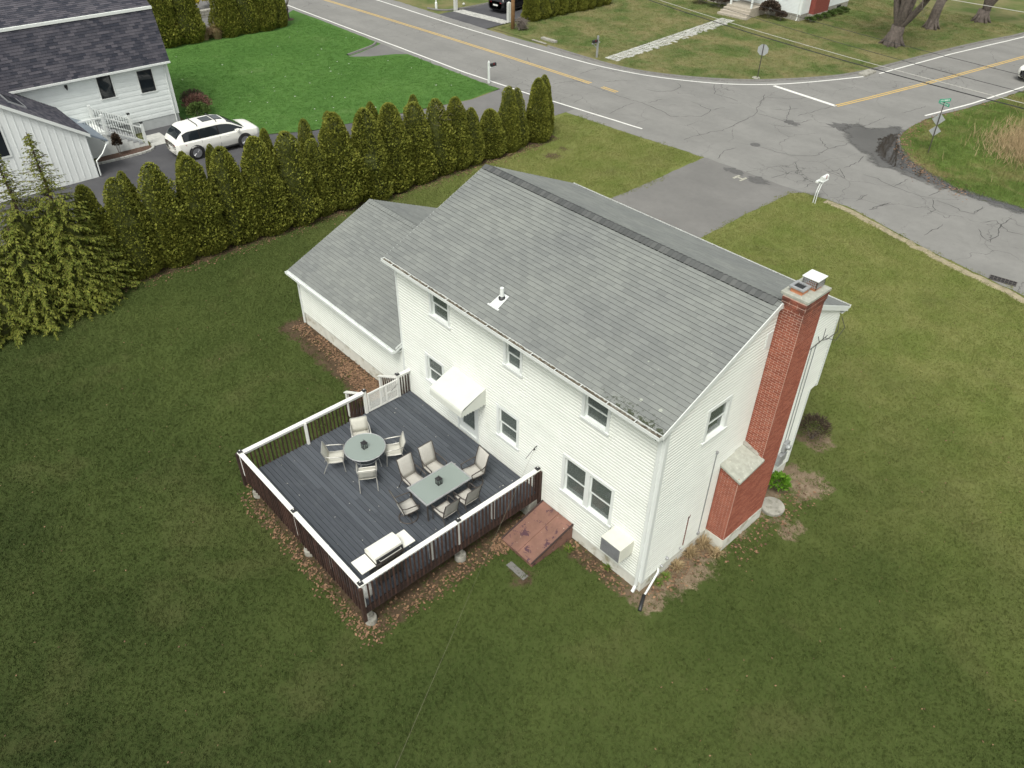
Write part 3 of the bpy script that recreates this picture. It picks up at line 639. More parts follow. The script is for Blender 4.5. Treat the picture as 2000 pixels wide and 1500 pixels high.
def siding(parent, pl, zb, zt, rng, holes, ex=.102, mat='siding', name='siding_board', d0=-.003, d1=.030, joined=False, lap=0.0):
    k = 0; z = zb; J = MB()
    while z < zt-.004:
        z1 = min(z+ex, zt)
        spans = []        # (ua0,ub0,ua1,ub1,za,zb)
        A0, B0 = rng(z+.001); A1, B1 = rng(z1-.001)
        cuts = [(z, z1, None)]
        hs_ = sorted([h for h in holes if h[2] < z1-.002 and h[3] > z+.002])
        ed = [A0]; cur0, cur1 = A0, A1; out = []
        for h in hs_:
            if h[0] > cur0+.01: out.append((cur0, h[0], cur1, h[0], z, z1))
            if h[2] > z+.004: out.append((h[0], h[1], h[0], h[1], z, h[2]))
            if h[3] < z1-.004: out.append((h[0], h[1], h[0], h[1], h[3], z1))
            cur0 = cur1 = h[1]
        if B0 > cur0+.01 and (B1 > cur1-.2): out.append((cur0, B0, cur1, max(B1, cur1+.001), z, z1))
        for (a0, b0, a1, b1, za, zb_) in out:
            f = lambda q: d1 if q <= z+ex*.52 else d1+(d0-d1)*(q-z-ex*.52)/(ex*.48)
            zk = z+ex*.52; prof = [(-.012, za), (d1 if za < zk else f(za), za)]+([(d1, zk)] if za < zk < zb_ else [])+[(f(zb_), zb_), (-.012, zb_)]
            m = len(prof); lerp = lambda p, q, zz: p+(q-p)*(zz-za)/max(1e-6, zb_-za)
            A_l = [pl.P(lerp(a0, a1, zz), zz, d) for d, zz in prof]; B_l = [pl.P(lerp(b0, b1, zz), zz, d) for d, zz in prof]
            fs = [tuple(range(m)), tuple(range(2*m-1, m-1, -1))]+[(i, m+i, m+(i+1) % m, (i+1) % m) for i in range(m)]
            if pl.e.cross(pl.n).z > 0: fs = [q[::-1] for q in fs]
            tb = J if joined else MB(); tb.add(A_l+B_l, fs)
            if not joined: tb.build(name, mat, parent)
        z = z1; k += 1
    if joined: return J.build(name, mat, parent)
def sheath(name, pl, u0, u1, z0, z1, holes, mat='siding', parent=None, thick=.10, extra=None):
    us = sorted({u0, u1, *[h[0] for h in holes], *[h[1] for h in holes]}); zs = sorted({z0, z1, *[h[2] for h in holes], *[h[3] for h in holes]})
    mb = MB()
    for a, b_ in zip(us, us[1:]):
        for c, d in zip(zs, zs[1:]):
            if any(h[0] <= a+1e-6 and b_ <= h[1]+1e-6 and h[2] <= c+1e-6 and d <= h[3]+1e-6 for h in holes): continue
            pl.box(mb, a, b_, c, d, -thick, -.014)
    if extra: extra(mb)
    return mb.build(name, mat, parent)
def window(parent, pl, u0, u1, z0, z1, style='plain', cas=.095, n=1, glassm='window_glass'):
    """casing outline u0..u1, z0..z1; n sash pairs side by side"""
    c = MB(); inn = []
    pl.box(c, u0, u0+cas, z0, z1, .0, .046); pl.box(c, u1-cas, u1, z0, z1, .0, .046)
    pl.box(c, u0+cas, u1-cas, z1-cas, z1, .0, .045)
    wd = (u1-u0-2*cas-(n-1)*.16)/n
    for i in range(n): inn.append((u0+cas+i*(wd+.16), u0+cas+i*(wd+.16)+wd))
    for i in range(n-1): pl.box(c, inn[i][1], inn[i+1][0], z0+.05, z1-cas, -.07, .045)
    zb, zt = z0+.06, z1-cas
    # jamb liners
    pl.box(c, u0+cas-.02, u0+cas, zb, zt, -.16, -.001); pl.box(c, u1-cas, u1-cas+.02, zb, zt, -.16, -.001); pl.box(c, u0+cas-.02, u1-cas+.02, zt, zt+.02, -.16, -.001)
    wo_ = c.build('window', 'white_trim', parent)
    s = MB(); pl.box(s, u0-.02, u1+.02, z0, z0+.06, -.10, .075); pl.box(s, u0, u1, z0-.05, z0-.001, .0, .042); s.build('sill', 'white_trim', wo_)
    v = MB(); pl.box(v, u0+cas, u1-cas, zb, zt, -.50, -.49); v.build('room_shade', 'dark_void', wo_)
    zm = (zb+zt)/2
    for (a, b_) in inn:
        for (q0, q1, dd, nm) in ((zm-.02, zt, -.012, 'upper_sash'), (zb, zm+.022, -.048, 'lower_sash')):
            sh = MB(); r = .042
            pl.box(sh, a, a+r, q0, q1, dd-.03, dd); pl.box(sh, b_-r, b_, q0, q1, dd-.03, dd)
            pl.box(sh, a+r, b_-r, q0, q0+r, dd-.031, dd-.001); pl.box(sh, a+r, b_-r, q1-r, q1, dd-.031, dd-.001)
            so_ = sh.build(nm, 'white_trim', wo_)
            g = MB(); pl.box(g, a+r, b_-r, q0+r, q1-r, dd-.018, dd-.012); g.build('pane', glassm, wo_)
        if style == 'blind':
            bl = MB(); q = zt-.03; k = 0
            while q > zm+.09: pl.box(bl, a+.03, b_-.03, q-.022, q, -.125, -.115); q -= .042
            pl.box(bl, a+.03, b_-.03, zm+.05, zm+.085, -.13, -.11); bl.build('blind', 'blind', wo_)
        elif style == 'closed':
            bl = MB(); q = zt-.02
            while q > zb+.03: pl.box(bl, a+.02, b_-.02, q-.030, q, -.13, -.12); q -= .042
            bl.build('blind', 'curtain', wo_)
        else:
            cu_ = MB(); pl.box(cu_, a, b_, zm+.12, zt, -.22, -.215); pl.box(cu_, a, a+.10, zb, zm+.12, -.24, -.235); cu_.build('curtain', 'curtain', wo_)
    return wo_
WB = [(-8.86, -7.88, 4.60, 5.66, 'plain', 1), (-5.54, -4.78, 4.62, 5.62, 'closed', 1), (-2.58, -1.64, 4.62, 5.64, 'plain', 1),
      (-9.26, -8.30, 1.92, 3.03, 'plain', 1), (-5.82, -4.86, 1.85, 3.05, 'plain', 1), (-3.10, -1.22, 1.58, 3.0, 'blind', 2)]
DOOR = (-7.70, -6.68, .90, 3.02)
AC = (-1.08, -.42, 1.24, 1.74)
holes = [(a+.06, b_-.06, c+.01, d-.05) for a, b_, c, d, *_ in WB]+[(DOOR[0]+.05, DOOR[1]-.05, DOOR[2]-.02, DOOR[3]-.05)]
wb = sheath('wall', BACK, -HL, 0, .30, 5.86, holes, parent=house)
siding(wb, BACK, .42, 5.86, lambda z: (-HL+.07, -.07), holes)
for a, b_, c, d, st, n in WB: window(house, BACK, a, b_, c, d, st, n=n)
# right gable wall
gh = [(1.60, 2.46, 4.55, 5.56)]
def grng(z):
    lo = max(0, (z+.11-HE)/SL-.3); hi = (HW if z < 3.32 else HW+OV)
    hi = min(hi, 2*YR-lo) if z > 5.8 else hi
    return (lo+.07 if z < 5.78 else lo, hi-.0)
def gab_extra(pl, L=None):
    def f(mb):
        q = [(0, 5.72), (HW+OV, 5.72), (2*YR+.02, 5.86), (YR, HE+SL*(YR+.3)-.13), (0, 5.86)]
        mb.prism([pl.P(u, z, -.10) for u, z in q], pl.n*.086)
        pl.box(mb, HW, HW+OV, 3.30, 5.72, -.10, -.014)
    return f
wg = sheath('wall', GABR, 0.014, HW, .30, 5.72, gh, parent=house, extra=gab_extra(GABR))
siding(wg, GABR, .42, HR-.14, grng, gh+[(2.79, 4.75, .3, 2.9), (3.80, 4.76, 2.9, 8.2)])
window(house, GABR, 1.54, 2.51, 4.49, 5.59)
wl = sheath('wall', GABL, 0.014, HW, .30, 5.72, [], parent=house, extra=gab_extra(GABL))
siding(wl, GABL, 2.6, HR-.14, grng, [], joined=True)
wf = sheath('wall', FRONT, -HL+.02, -.02, 3.30, 5.86, [], parent=house); siding(wf, FRONT, 3.36, 5.86, lambda z: (-HL, 0), [], joined=True)
wf2 = sheath('wall', FRONT1, -HL+.02, -.02, .30, 3.30, [], parent=house); siding(wf2, FRONT1, .42, 3.30, lambda z: (-HL, 0), [], joined=True)
so2 = MB(); so2.box(-HL, 0, HW, HW+OV-.02, 3.26, 3.30); so2.build('soffit', 'white_trim', house)
# corner boards
for x0, x1, y0, y1, z1 in ((-.075, .034, -.034, -.0, 5.80), (.0, .0345, 0, .075, 5.80), (-HL-.03, -HL+.075, -.034, 0, 5.80)):
    MB().box(x0, x1, y0, y1, .40, z1).build('corner_board', 'white_trim', house)
MB().box(0, .034, HW-.075, HW+.02, .40, 3.28).build('corner_board', 'white_trim', house)
MB().box(0, .034, HW+OV-.075, HW+OV+.02, 3.28, 5.75).build('corner_board', 'white_trim', house)
# foundation
f = MB(); f.box(-HL, 0, 0, .2, -.1, .42); f.box(-.2, 0, .2, HW-.2, -.1, .42); f.box(-HL, 0, HW-.2, HW, -.1, .42); f.box(-HL-GL, -HL-.002, 0.003, .2, -.1, .56); f.box(-HL-GL, -HL-GL+.2, .2, 7.2, -.1, .56); f.box(-HL-GL+.2, -HL, 7.0, 7.2, -.1, .2)
f.build('foundation', 'foundation', house)
# garage walls
GB = Plane((0, 0, 0), (1, 0, 0), (0, -1, 0)); GLW = Plane((-HL-GL, 0, 0), (0, 1, 0), (-1, 0, 0)); GF = Plane((0, 7.2, 0), (1, 0, 0), (0, 1, 0))
w3 = sheath('wall', GB, -HL-GL, -HL, .50, 2.50, [], parent=house); siding(w3, GB, .56, 2.46, lambda z: (-HL-GL+.06, -HL-.021), [])
def gl_extra(mb): mb.prism([GLW.P(u, z, -.10) for u, z in ((0, 2.4), (7.2, 2.4), (7.2, 2.5), (GYR, GR_-.13), (0, 2.5))], GLW.n*.086)
w4 = sheath('wall', GLW, .014, 7.2, .50, 2.40, [], parent=house, extra=gl_extra)
siding(w4, GLW, .56, GR_-.14, lambda z: ((max(0, (z+.11-GE)/GSL-.3)), 7.2-max(0, (z+.11-GE)/GSL-.3)), [], joined=True)
w5 = sheath('wall', GF, -HL-GL, -HL, .2, 2.50, [(-16.9, -14.5, .2, 2.25), (-14.0, -11.6, .2, 2.25)], parent=house)
for a in (-16.9, -14.0):
    gd = MB(); GF.box(gd, a, a+2.4, .02, 2.25, -.09, -.05)
    for k in range(1, 4): GF.box(gd, a, a+2.4, .02+k*.557-.01, .02+k*.557+.01, -.05, -.045)
    gd.build('garage_door', 'white_trim', house)
MB().box(-HL-GL-.02, -HL-GL+.06, -.034, -.0, .54, 2.4).build('corner_board', 'white_trim', house)
# ---------------------------------------------------------------- roofs
def tabmesh(w, ex, name, mat):
    mb = MB(); h0, h1 = .022, .003; L = ex+.012
    mb.add([(0.002, 0, -.004), (w-.002, 0, -.004), (w-.002, L, -.004), (0.002, L, -.004), (.002, 0, h0), (w-.002, 0, h0), (w-.002, L, h1), (.002, L, h1)], [(3, 2, 1, 0), (4, 5, 6, 7), (0, 1, 5, 4), (1, 2, 6, 5), (2, 3, 7, 6), (3, 0, 4, 7)])
    me = bpy.data.meshes.new(name); me.from_pydata(mb.v, [], mb.f); me.materials.append(M_[mat]); me.materials.append(M_['shingle_edge']); me.polygons[2].material_index = 1; return me
TAB, EX = .305, .142
def roof_rows(o, e, s, wid, length, tab=TAB, ex=EX, seed=3):
    """yield (matrix, width) for every tab of a slope"""
    rr = random.Random(seed); e, s = Vector(e).normalized(), Vector(s).normalized(); n = e.cross(s); out = []
    rows = int(math.ceil(length/ex))
    for i in range(rows):
        u = -(tab*((i*.5) % 1.0)+rr.uniform(0, .02)); exi = min(ex, length-i*ex)
        while u < wid-.01:
            a, b_ = max(u, 0), min(u+tab, wid)
            if b_-a > .02:
                p = Vector(o)+e*a+s*(i*ex+rr.uniform(-.003, .003))
                mt = Matrix((e, s, n)).transposed().to_4x4(); mt.translation = p
                out.append((mt, b_-a, exi))
            u += tab
    return out
def roof_slope(parent, o, e, s, wid, length, mat, nobj=0, seed=3, tab=TAB, ex=EX):
    tabs = roof_rows(o, e, s, wid, length, tab, ex, seed); full = [t for t in tabs if abs(t[1]-tab) < 1e-6 and t[2] > ex-1e-6]
    sel = set()
    if nobj:
        full.sort(key=lambda t: (t[0].translation-CP).length); ids = set(id(t) for t in full[:nobj]); me = tabmesh(tab, ex, 'shingle', mat)
        for t in full[:nobj]:
            ob = bpy.data.objects.new('shingle', me); COL.objects.link(ob); ob.parent = parent; ob.matrix_basis = t[0]
        tabs = [t for t in tabs if id(t) not in ids]
    mb = MB(); h0, h1 = .022, .003
    for mt, w_, exi in tabs:
        L = exi+.012
        vs = [(0.002, 0, -.004), (w_-.002, 0, -.004), (w_-.002, L, -.004), (0.002, L, -.004), (.002, 0, h0), (w_-.002, 0, h0), (w_-.002, L, h1), (.002, L, h1)]
        mb.add([mt @ Vector(v) for v in vs], [(4, 5, 6, 7), (1, 2, 6, 5), (3, 0, 4, 7)]); mb.add([mt @ Vector(vs[i]) for i in (0, 1, 5, 4)], [(0, 1, 2, 3)], 1)
    if mb.v: tag(mb.build('shingle_field', [mat, 'shingle_edge'], parent), kind='stuff')
def gable_roof(parent, x0, x1, y0, ze, yr, zr, th=.10, name='roof', mat='white_trim', top='ridge_shingle'):
    mb = MB(); sec = [(y0, ze), (yr, zr), (2*yr-y0, ze), (2*yr-y0, ze-th), (yr, zr-th), (y0, ze-th)]
    n = 6; vs = [(x0, y, z) for y, z in sec]+[(x1, y, z) for y, z in sec]
    mb.add(vs, [(5, 4, 1, 0), (4, 3, 2, 1), (6, 7, 10, 11), (7, 8, 9, 10)], 0)
    mb.add([vs[i] for i in (0, 1, 7, 6)], [(0, 1, 2, 3)], 1); mb.add([vs[i] for i in (1, 2, 8, 7)], [(0, 1, 2, 3)], 1)
    mb.add([vs[i] for i in (5, 11, 10, 4)], [(0, 1, 2, 3)], 0); mb.add([vs[i] for i in (4, 10, 9, 3)], [(0, 1, 2, 3)], 0)
    mb.add([vs[i] for i in (0, 6, 11, 5)], [(0, 1, 2, 3)], 0); mb.add([vs[i] for i in (2, 3, 9, 8)], [(0, 1, 2, 3)], 0)
    return mb.build(name, [mat, top], parent, recalc=True)
RX0, RX1 = -HL-.08, .08
roof = gable_roof(house, RX0, RX1, -.30, HE, YR, HR)
SLEN = math.hypot(YR+.30, HR-HE); sv = (0, YR+.30, HR-HE)
roof_slope(roof, (RX0, -.31, HE-.002), (1, 0, 0), sv, RX1-RX0, SLEN, 'shingle', 300, 3)
roof_slope(roof, (RX1, 2*YR+.31, HE-.002), (-1, 0, 0), (0, -sv[1], sv[2]), RX1-RX0, SLEN, 'shingle', 0, 4)
groof = gable_roof(house, -HL-GL-.08, -HL, -.30, GE, GYR, GR_)
gsv = (0, GYR+.30, GR_-GE); GS = math.hypot(gsv[1], gsv[2])
roof_slope(groof, (-HL-GL-.08, -.31, GE-.002), (1, 0, 0), gsv, GL+.08, GS, 'shingle', 0, 5)
roof_slope(groof, (-HL, 2*GYR+.31, GE-.002), (-1, 0, 0), (0, -gsv[1], gsv[2]), GL+.08, GS, 'shingle', 0, 6)
# ridge caps
def ridge(parent, x0, x1, y, z, sl, mat, w=.17, step=.14):
    mb = MB(); n = int((x1-x0)/step); rr = random.Random(5)
    for k in range(n):
        a = x0+k*step; b_ = a+step+.09; h = .045+.012
        for sg in (-1, 1):
            p = [(a, y, z+h-.008), (b_, y, z+h+.010), (b_, y+sg*w, z+h+.006-sl*w), (a, y+sg*w, z+h-.012-sl*w)]
            q = [(x, yy, zz-.035) for x, yy, zz in p]
            mb.hexa(q, p)
    return mb.build('ridge_cap', mat, parent, recalc=True)
ridge(roof, RX0, RX1-.14, YR, HR-.015, SL, 'ridge_shingle'); ridge(groof, -HL-GL-.08, -HL-.15, GYR, GR_-.02, GSL, 'shingle', .15)
# rake boards, fascia
for x in (RX1+.001, RX0-.021):
    for sg in (-1, 1):
        ya, yb = (-.30, YR) if sg < 0 else (2*YR+.30, YR)
        MB().prism([(x, ya, HE-.16), (x, yb, HR-.16), (x, yb, HR-.005), (x, ya, HE-.005)], (.020, 0, 0)).build('rake_board', 'white_trim', house, recalc=True)
rk = MB(); rk.prism([(-HL-GL-.101, -.30, GE-.15), (-HL-GL-.101, GYR, GR_-.15), (-HL-GL-.101, GYR, GR_-.005), (-HL-GL-.101, -.30, GE-.005)], (.02, 0, 0)); rk.build('rake_board', 'white_trim', house, recalc=True)
sf = MB(); sf.box(RX0, RX1, -.28, -.02, 5.80, 5.82); sf.box(-HL-GL-.08, -HL-.03, -.28, -.02, 2.34, 2.36); sf.box(RX0, RX1, HW+OV+.02, 2*YR+.28, 5.80, 5.82)
sf.build('soffit', 'white_trim', house)
# flashing along the main wall above the garage roof
fl = MB(); fl.prism([(-HL-.012, -.28, GE+.02), (-HL-.012, GYR, GR_+.02), (-HL-.012, GYR, GR_+.10), (-HL-.012, -.28, GE+.10)], (.008, 0, 0)); fl.build('flashing', 'white_trim', house, recalc=True)
def gutter(x0, x1, y, z, dirty=True):
    g = MB(); w_, h, t = .125, .10, .008
    g.box(x0, x1, y-w_, y, z-h, z-h+t); g.box(x0, x1, y-w_-t, y-w_, z-h, z); g.box(x0, x1, y, y+t, z-h, z-.012); g.box(x0-t, x0, y-w_-t, y+t, z-h, z-.001); g.box(x1, x1+t, y-w_-t, y+t, z-h, z-.001)
    g.box(x0, x1, y-w_-.016, y-w_-t-.0005, z-.022, z+.002)
    go = g.build('gutter', 'white_trim', house)
    hg = MB(); x = x0+.5
    while x < x1: hg.box(x, x+.02, y-w_, y, z-.012, z-.002); x += .86
    hg.build('hanger', 'white_trim', go)
    if not dirty: return
    db = MB(); n = int((x1-x0)/.05); rr = random.Random(9); ht = [z-.055+rr.uniform(-.02, .018) for _ in range(n+1)]
    for k in range(n):
        a = x0+(x1-x0)*k/n; b_ = x0+(x1-x0)*(k+1)/n
        db.add([(a, y-w_+.001, ht[k]), (b_, y-w_+.001, ht[k+1]), (b_, y-.001, ht[k+1]+.012), (a, y-.001, ht[k]+.012)], [(0, 1, 2, 3)])
    db.build('gutter_debris', 'debris', go)
gutter(RX0, RX1, -.305, HE-.012); gutter(-HL-GL-.08, -HL-.02, -.305, GE-.012, False)
gutter(RX0, RX1, 2*YR+.31+.125, HE-.012)
def spout(path, w_=.08, t=.055, name='downspout'):
    mb = MB()
    for a, b_ in zip(path, path[1:]):
        a, b_ = Vector(a), Vector(b_); d = (b_-a); L = d.length; d.normalize()
        x = V3(1, 0, 0) if abs(d.x) < .9 else V3(0, 1, 0); y = d.cross(x).normalized(); x = y.cross(d)
        c = lambda p: [p+x*sx*w_/2+y*sy*t/2 for sx, sy in ((-1, -1), (1, -1), (1, 1), (-1, 1))]
        mb.hexa(c(a-d*.02), c(b_+d*.02))
    return mb.build(name, 'white_trim', house, recalc=True)
spout([(-.11, -.37, HE-.11), (-.11, -.33, HE-.22), (-.11, -.055, HE-.42), (-.11, -.055, .22), (-.11, -.16, .06)])
spout([(-HL-GL+.05, -.37, GE-.11), (-HL-GL+.05, -.055, GE-.36), (-HL-GL+.05, -.055, .10)])
pv = MB(); pv.tube([(.035, .62, .52), (.075, .62, .52), (.11, .56, .45), (.17, .06, .06), (.18, -.03, .04)], .030, 8); pv.build('drain_pipe', 'white_trim', house, smooth=True)
pv = MB(); pv.tube([(.18, -.02, .045), (.30, -.26, .035), (.42, -.48, .03)], .05, 8); pv.build('drain_hose', 'black_plastic', house, smooth=True)
# ---------------------------------------------------------------- chimney
CX, CY0, CYS, CY1, CZ = .62, 2.82, 3.82, 4.74, 7.92
ch = MB(); ch.box(0.018, CX, CY0, CY1, .44, 2.62); ch.box(.0185, CX-.0005, CYS, CY1-.0005, 2.62, CZ-.02)
def shz(x, y): return 3.03+.16*(y-2.8)-.30*x
ch.hexa([(.019, CY0+.002, 2.62), (CX-.001, CY0+.002, 2.62), (CX-.001, CYS+.01, 2.62), (.019, CYS+.01, 2.62)], [(x, y, shz(x, y)-.03) for x, y in ((.019, CY0+.002), (CX-.001, CY0+.002), (CX-.001, CYS+.01), (.019, CYS+.01))])
chim = ch.build('chimney', 'mortar', house, recalc=True)
MB().box(.018, CX+.015, CY0-.012, CY1+.012, -.1, .44).build('painted_base', 'foundation', chim)
BH, BP = .0545, .0677
bricks = []
def brick_face(axis, a0, a1, z0, z1, const, nb, phase=0):
    pitch = (a1-a0)/nb; rows = int((z1-z0)/BP)
    for r in range(rows):
        z = z0+r*BP+.0066; off = (r+phase) % 2*.5; k = -1
        ed = []
        u = a0-off*pitch
        while u < a1-.01:
            p, q = max(u, a0), min(u+pitch, a1)
            if q-p > .03: bricks.append((axis, p+.0065, q-.0065, z, const, abs((q-p)-pitch) < 1e-5))
            u += pitch
ZB = .445+32*BP
brick_face('y', .018, CX, .445, ZB+.01, CY0, 3); brick_face('x', CY0, CY1, .445, ZB+.01, CX, 9)
brick_face('y', .018, CX, ZB, CZ-.27, CYS, 3, 0); brick_face('x', CYS, CY1, ZB, CZ-.27, CX, 4.5, 0)
brick_face('y', .018, CX, ZB, ZB+5*BP, CY0, 3, 0); brick_face('x', CY0, CYS, ZB, ZB+2*BP+.01, CX, 5, 0); brick_face('Y', .018, CX, .445, CZ-.27, CY1, 3)
nrow = int((CZ-.27-ZB)/BP); zc = ZB+nrow*BP
for i in range(4):
    o_ = (.012, .028, .028, .044)[i]; zz = zc+i*BP
    for kk in range(3):
        p0 = .018+kk*(CX+o_-.018)/3; bricks.append(('y', p0+.004, p0+(CX+o_-.018)/3-.004, zz+.004, CYS-o_, False))
    for kk in range(5):
        p0 = CYS-o_+kk*(CY1-CYS+2*o_)/5; bricks.append(('x', p0+.004, p0+(CY1-CYS+2*o_)/5-.004, zz+.004, CX+o_, False))
ch2 = MB(); ch2.box(.0187, CX+.03, CYS-.03, CY1+.03, zc+BP, CZ-.003); ch2.build('corbel', 'mortar', chim)
def brick_geo(mb, ax, p, q, z, c):
    d = .055; pr = .007
    if ax == 'y': mb.box(p, q, c-pr, c+d, z, z+BH)
    elif ax == 'Y': mb.box(p, q, c-d, c+pr, z, z+BH)
    else: mb.box(c-d, c+pr, p, q, z, z+BH)
def bkey(b_):
    ax, p, q, z, c, fu = b_; P = V3((p+q)/2, c, z) if ax != 'x' else V3(c, (p+q)/2, z)
    nrm = V3(0, -1, 0) if ax == 'y' else V3(0, 1, 0) if ax == 'Y' else V3(1, 0, 0); d = CP-P
    return -(nrm.dot(d.normalized()))/d.length_squared
vis = sorted([b_ for b_ in bricks if b_[5]], key=bkey)[:300]; vset = set(id(b_) for b_ in vis); cache = {}
for b_ in vis:
    ax, p, q, z, c, fu = b_; key = (ax, round(q-p, 4))
    if key not in cache:
        t = MB(); brick_geo(t, ax, 0, q-p, 0, 0); mm = bpy.data.meshes.new('brick'); mm.from_pydata(t.v, [], t.f); mm.materials.append(M_['brick']); cache[key] = mm
    ob = bpy.data.objects.new('brick', cache[key]); COL.objects.link(ob); ob.parent = chim; ob.location = (p, c, z) if ax != 'x' else (c, p, z)
bf = MB()
for b_ in bricks:
    if id(b_) not in vset: brick_geo(bf, *b_[:5])
tag(bf.build('brick_field', 'brick', chim), kind='stuff')
# shoulder slab: slopes outward
sb = MB(); cs = [(.017, 2.755), (.70, 2.755), (.70, CYS+.01), (.017, CYS+.01)]
sb.hexa([(x, y, shz(x, y)-.045) for x, y in cs], [(x, y, shz(x, y)+.02) for x, y in cs]); sb.build('shoulder_slab', 'slab_stone', chim)
sb = MB(); sb.hexa([(.017, CYS-.16, 3.0), (.50, CYS-.10, 2.95), (.50, CYS+.002, 2.95), (.017, CYS+.002, 3.0)], [(.017, CYS-.10, 3.235), (.5, CYS-.06, 3.08), (.5, CYS+.002, 3.12), (.017, CYS+.002, 3.28)]); sb.build('shoulder_flashing', 'concrete', chim)
cap = MB(); cap.box(-.05, CX+.065, CYS-.045, CY1+.05, CZ, CZ+.075, bev=.012); capo = cap.build('cap_slab', 'slab_stone', chim)
fm = MB(); fm.box(.10, .40, CYS+.10, CYS+.38, CZ+.07, CZ+.20); fm.build('flue_tile', 'terracotta', chim)
fr_ = MB()
for a, b_, c, d in ((.06, .44, CYS+.06, CYS+.13), (.06, .44, CYS+.35, CYS+.42), (.06, .13, CYS+.13, CYS+.35), (.37, .44, CYS+.13, CYS+.35)): fr_.box(a, b_, c, d, CZ+.19, CZ+.23)
fr_.build('flue_frame', 'galv_metal', chim); MB().box(.13, .37, CYS+.13, CYS+.35, CZ+.196, CZ+.204).build('flue_opening', 'dark_void', chim)
MB().box(.20, .50, CYS+.50, CYS+.80, CZ+.07, CZ+.15).build('flue_tile', 'terracotta', chim)
cg = MB()
for i in range(9):
    for u, v_ in ((.17+.36*i/8, CYS+.47), (.17+.36*i/8, CYS+.83)): cg.box(u-.006, u+.006, v_-.006, v_+.006, CZ+.14, CZ+.36)
    for u in (.17, .53): cg.box(u-.006, u+.006, CYS+.47+.36*i/8-.006, CYS+.47+.36*i/8+.006, CZ+.14, CZ+.36)
for z in (CZ+.18, CZ+.24, CZ+.30):
    for v_ in (CYS+.47, CYS+.83): cg.box(.17, .53, v_-.005, v_+.005, z, z+.01)
    for u in (.17, .53): cg.box(u-.005, u+.005, CYS+.47, CYS+.83, z, z+.01)
cg.build('cap_cage', 'galv_metal', chim)
ld = MB(); ld.box(.135, .565, CYS+.435, CYS+.865, CZ+.36, CZ+.385, bev=.008); ld.build('cap_lid', 'white_trim', chim)
# ---------------------------------------------------------------- vent pipe on the roof
yv = .42; zv = HE+SL*(yv+.30)
vp = MB(); vp.tube([(-6.12, yv, zv-.05), (-6.12, yv, zv+.36)], .055, 14, mi=0); vpo = vp.build('vent_pipe', 'white_trim', roof, smooth=False)
fl = MB(); fl.prism([(-6.28, yv-.30, zv-.30*SL+.022), (-5.96, yv-.30, zv-.30*SL+.022), (-5.98, yv+.13, zv+.13*SL+.03), (-6.26, yv+.13, zv+.13*SL+.03)], (0, 0, .012)); fl.box(-6.34, -5.90, yv-.34, yv-.29, zv-.30*SL-.005, zv-.30*SL+.035)
fl.build('vent_flashing', 'white_trim', roof); MB().lathe([(.095, .0), (.10, .05), (.066, .085), (.056, .09)], (-6.12, yv, zv+.01), 16).build('vent_boot', 'black_plastic', roof)
# ---------------------------------------------------------------- back door
d0, d1, dz0, dz1 = DOOR
dm = MB(); BACK.box(dm, d0, d0+.09, dz0, dz1, -.06, .04); BACK.box(dm, d1-.09, d1, dz0, dz1, -.06, .04); BACK.box(dm, d0+.09, d1-.09, dz1-.09, dz1, -.06, .039); BACK.box(dm, d0+.09, d1-.09, dz0, dz0+.10, -.06, .045)
do = dm.build('door', 'white_trim', house)
dp = MB(); BACK.box(dp, d0+.09, d0+.22, dz0+.10, dz1-.09, -.04, .0); BACK.box(dp, d1-.22, d1-.09, dz0+.10, dz1-.09, -.04, .0); BACK.box(dp, d0+.22, d1-.22, dz0+.10, dz0+.34, -.04, -.001); BACK.box(dp, d0+.22, d1-.22, dz1-.22, dz1-.09, -.04, -.001); dp.build('door_leaf', 'white_trim', do)
g = MB(); BACK.box(g, d0+.22, d1-.22, dz0+.34, dz1-.22, -.025, -.018); g.build('pane', 'door_glass', do)
g = MB(); BACK.box(g, d0+.09, d1-.09, dz0+.10, dz1-.09, -.16, -.12); g.build('inner_door', 'far_siding', do)
g = MB(); g.tube([BACK.P(d0+.15, dz0+1.0, .0), BACK.P(d0+.15, dz0+1.0, .05), BACK.P(d0+.24, dz0+1.0, .05)], .012, 6); g.build('handle', 'galv_metal', do)
# ---------------------------------------------------------------- gable wall fixtures
gv = MB(); GABR.box(gv, 3.52, 3.74, 6.48, 6.92, .0, .05)
gvo = gv.build('gable_vent', 'white_trim', house)
pp = MB(); pp.tube([(.05, 2.38, .62), (.05, 2.38, 3.70)], .014, 6); pp.box(.02, .08, 2.35, 2.41, 3.68, 3.76); pp.box(.018, .08, 2.34, 2.42, .56, .66); pp.build('conduit', 'galv_metal', house)
rs = MB(); rs.tube([(.035, 1.70, .62), (.035, 1.70, 1.78)], .018, 6); rs.tube([(.035, 1.70, 1.70), (.06, 1.70, 1.78), (.05, 1.74, 1.84)], .008, 5); rs.build('rusty_pipe', 'rust_paint', house)
for (y, z, r) in ((1.58, .58, .03), (.98, .66, .045), (.78, .50, .035)):
    q = MB(); q.lathe([(r, .014), (r, .07), (r*.6, .10)], (0, y, z), 10, 'x'); q.build('wall_outlet', 'galv_metal', house)
vt = MB(); BACK.box(vt, -2.22, -2.06, 1.02, 1.08, .0, .024); vt.build('wall_vent', 'bronze_metal', house)
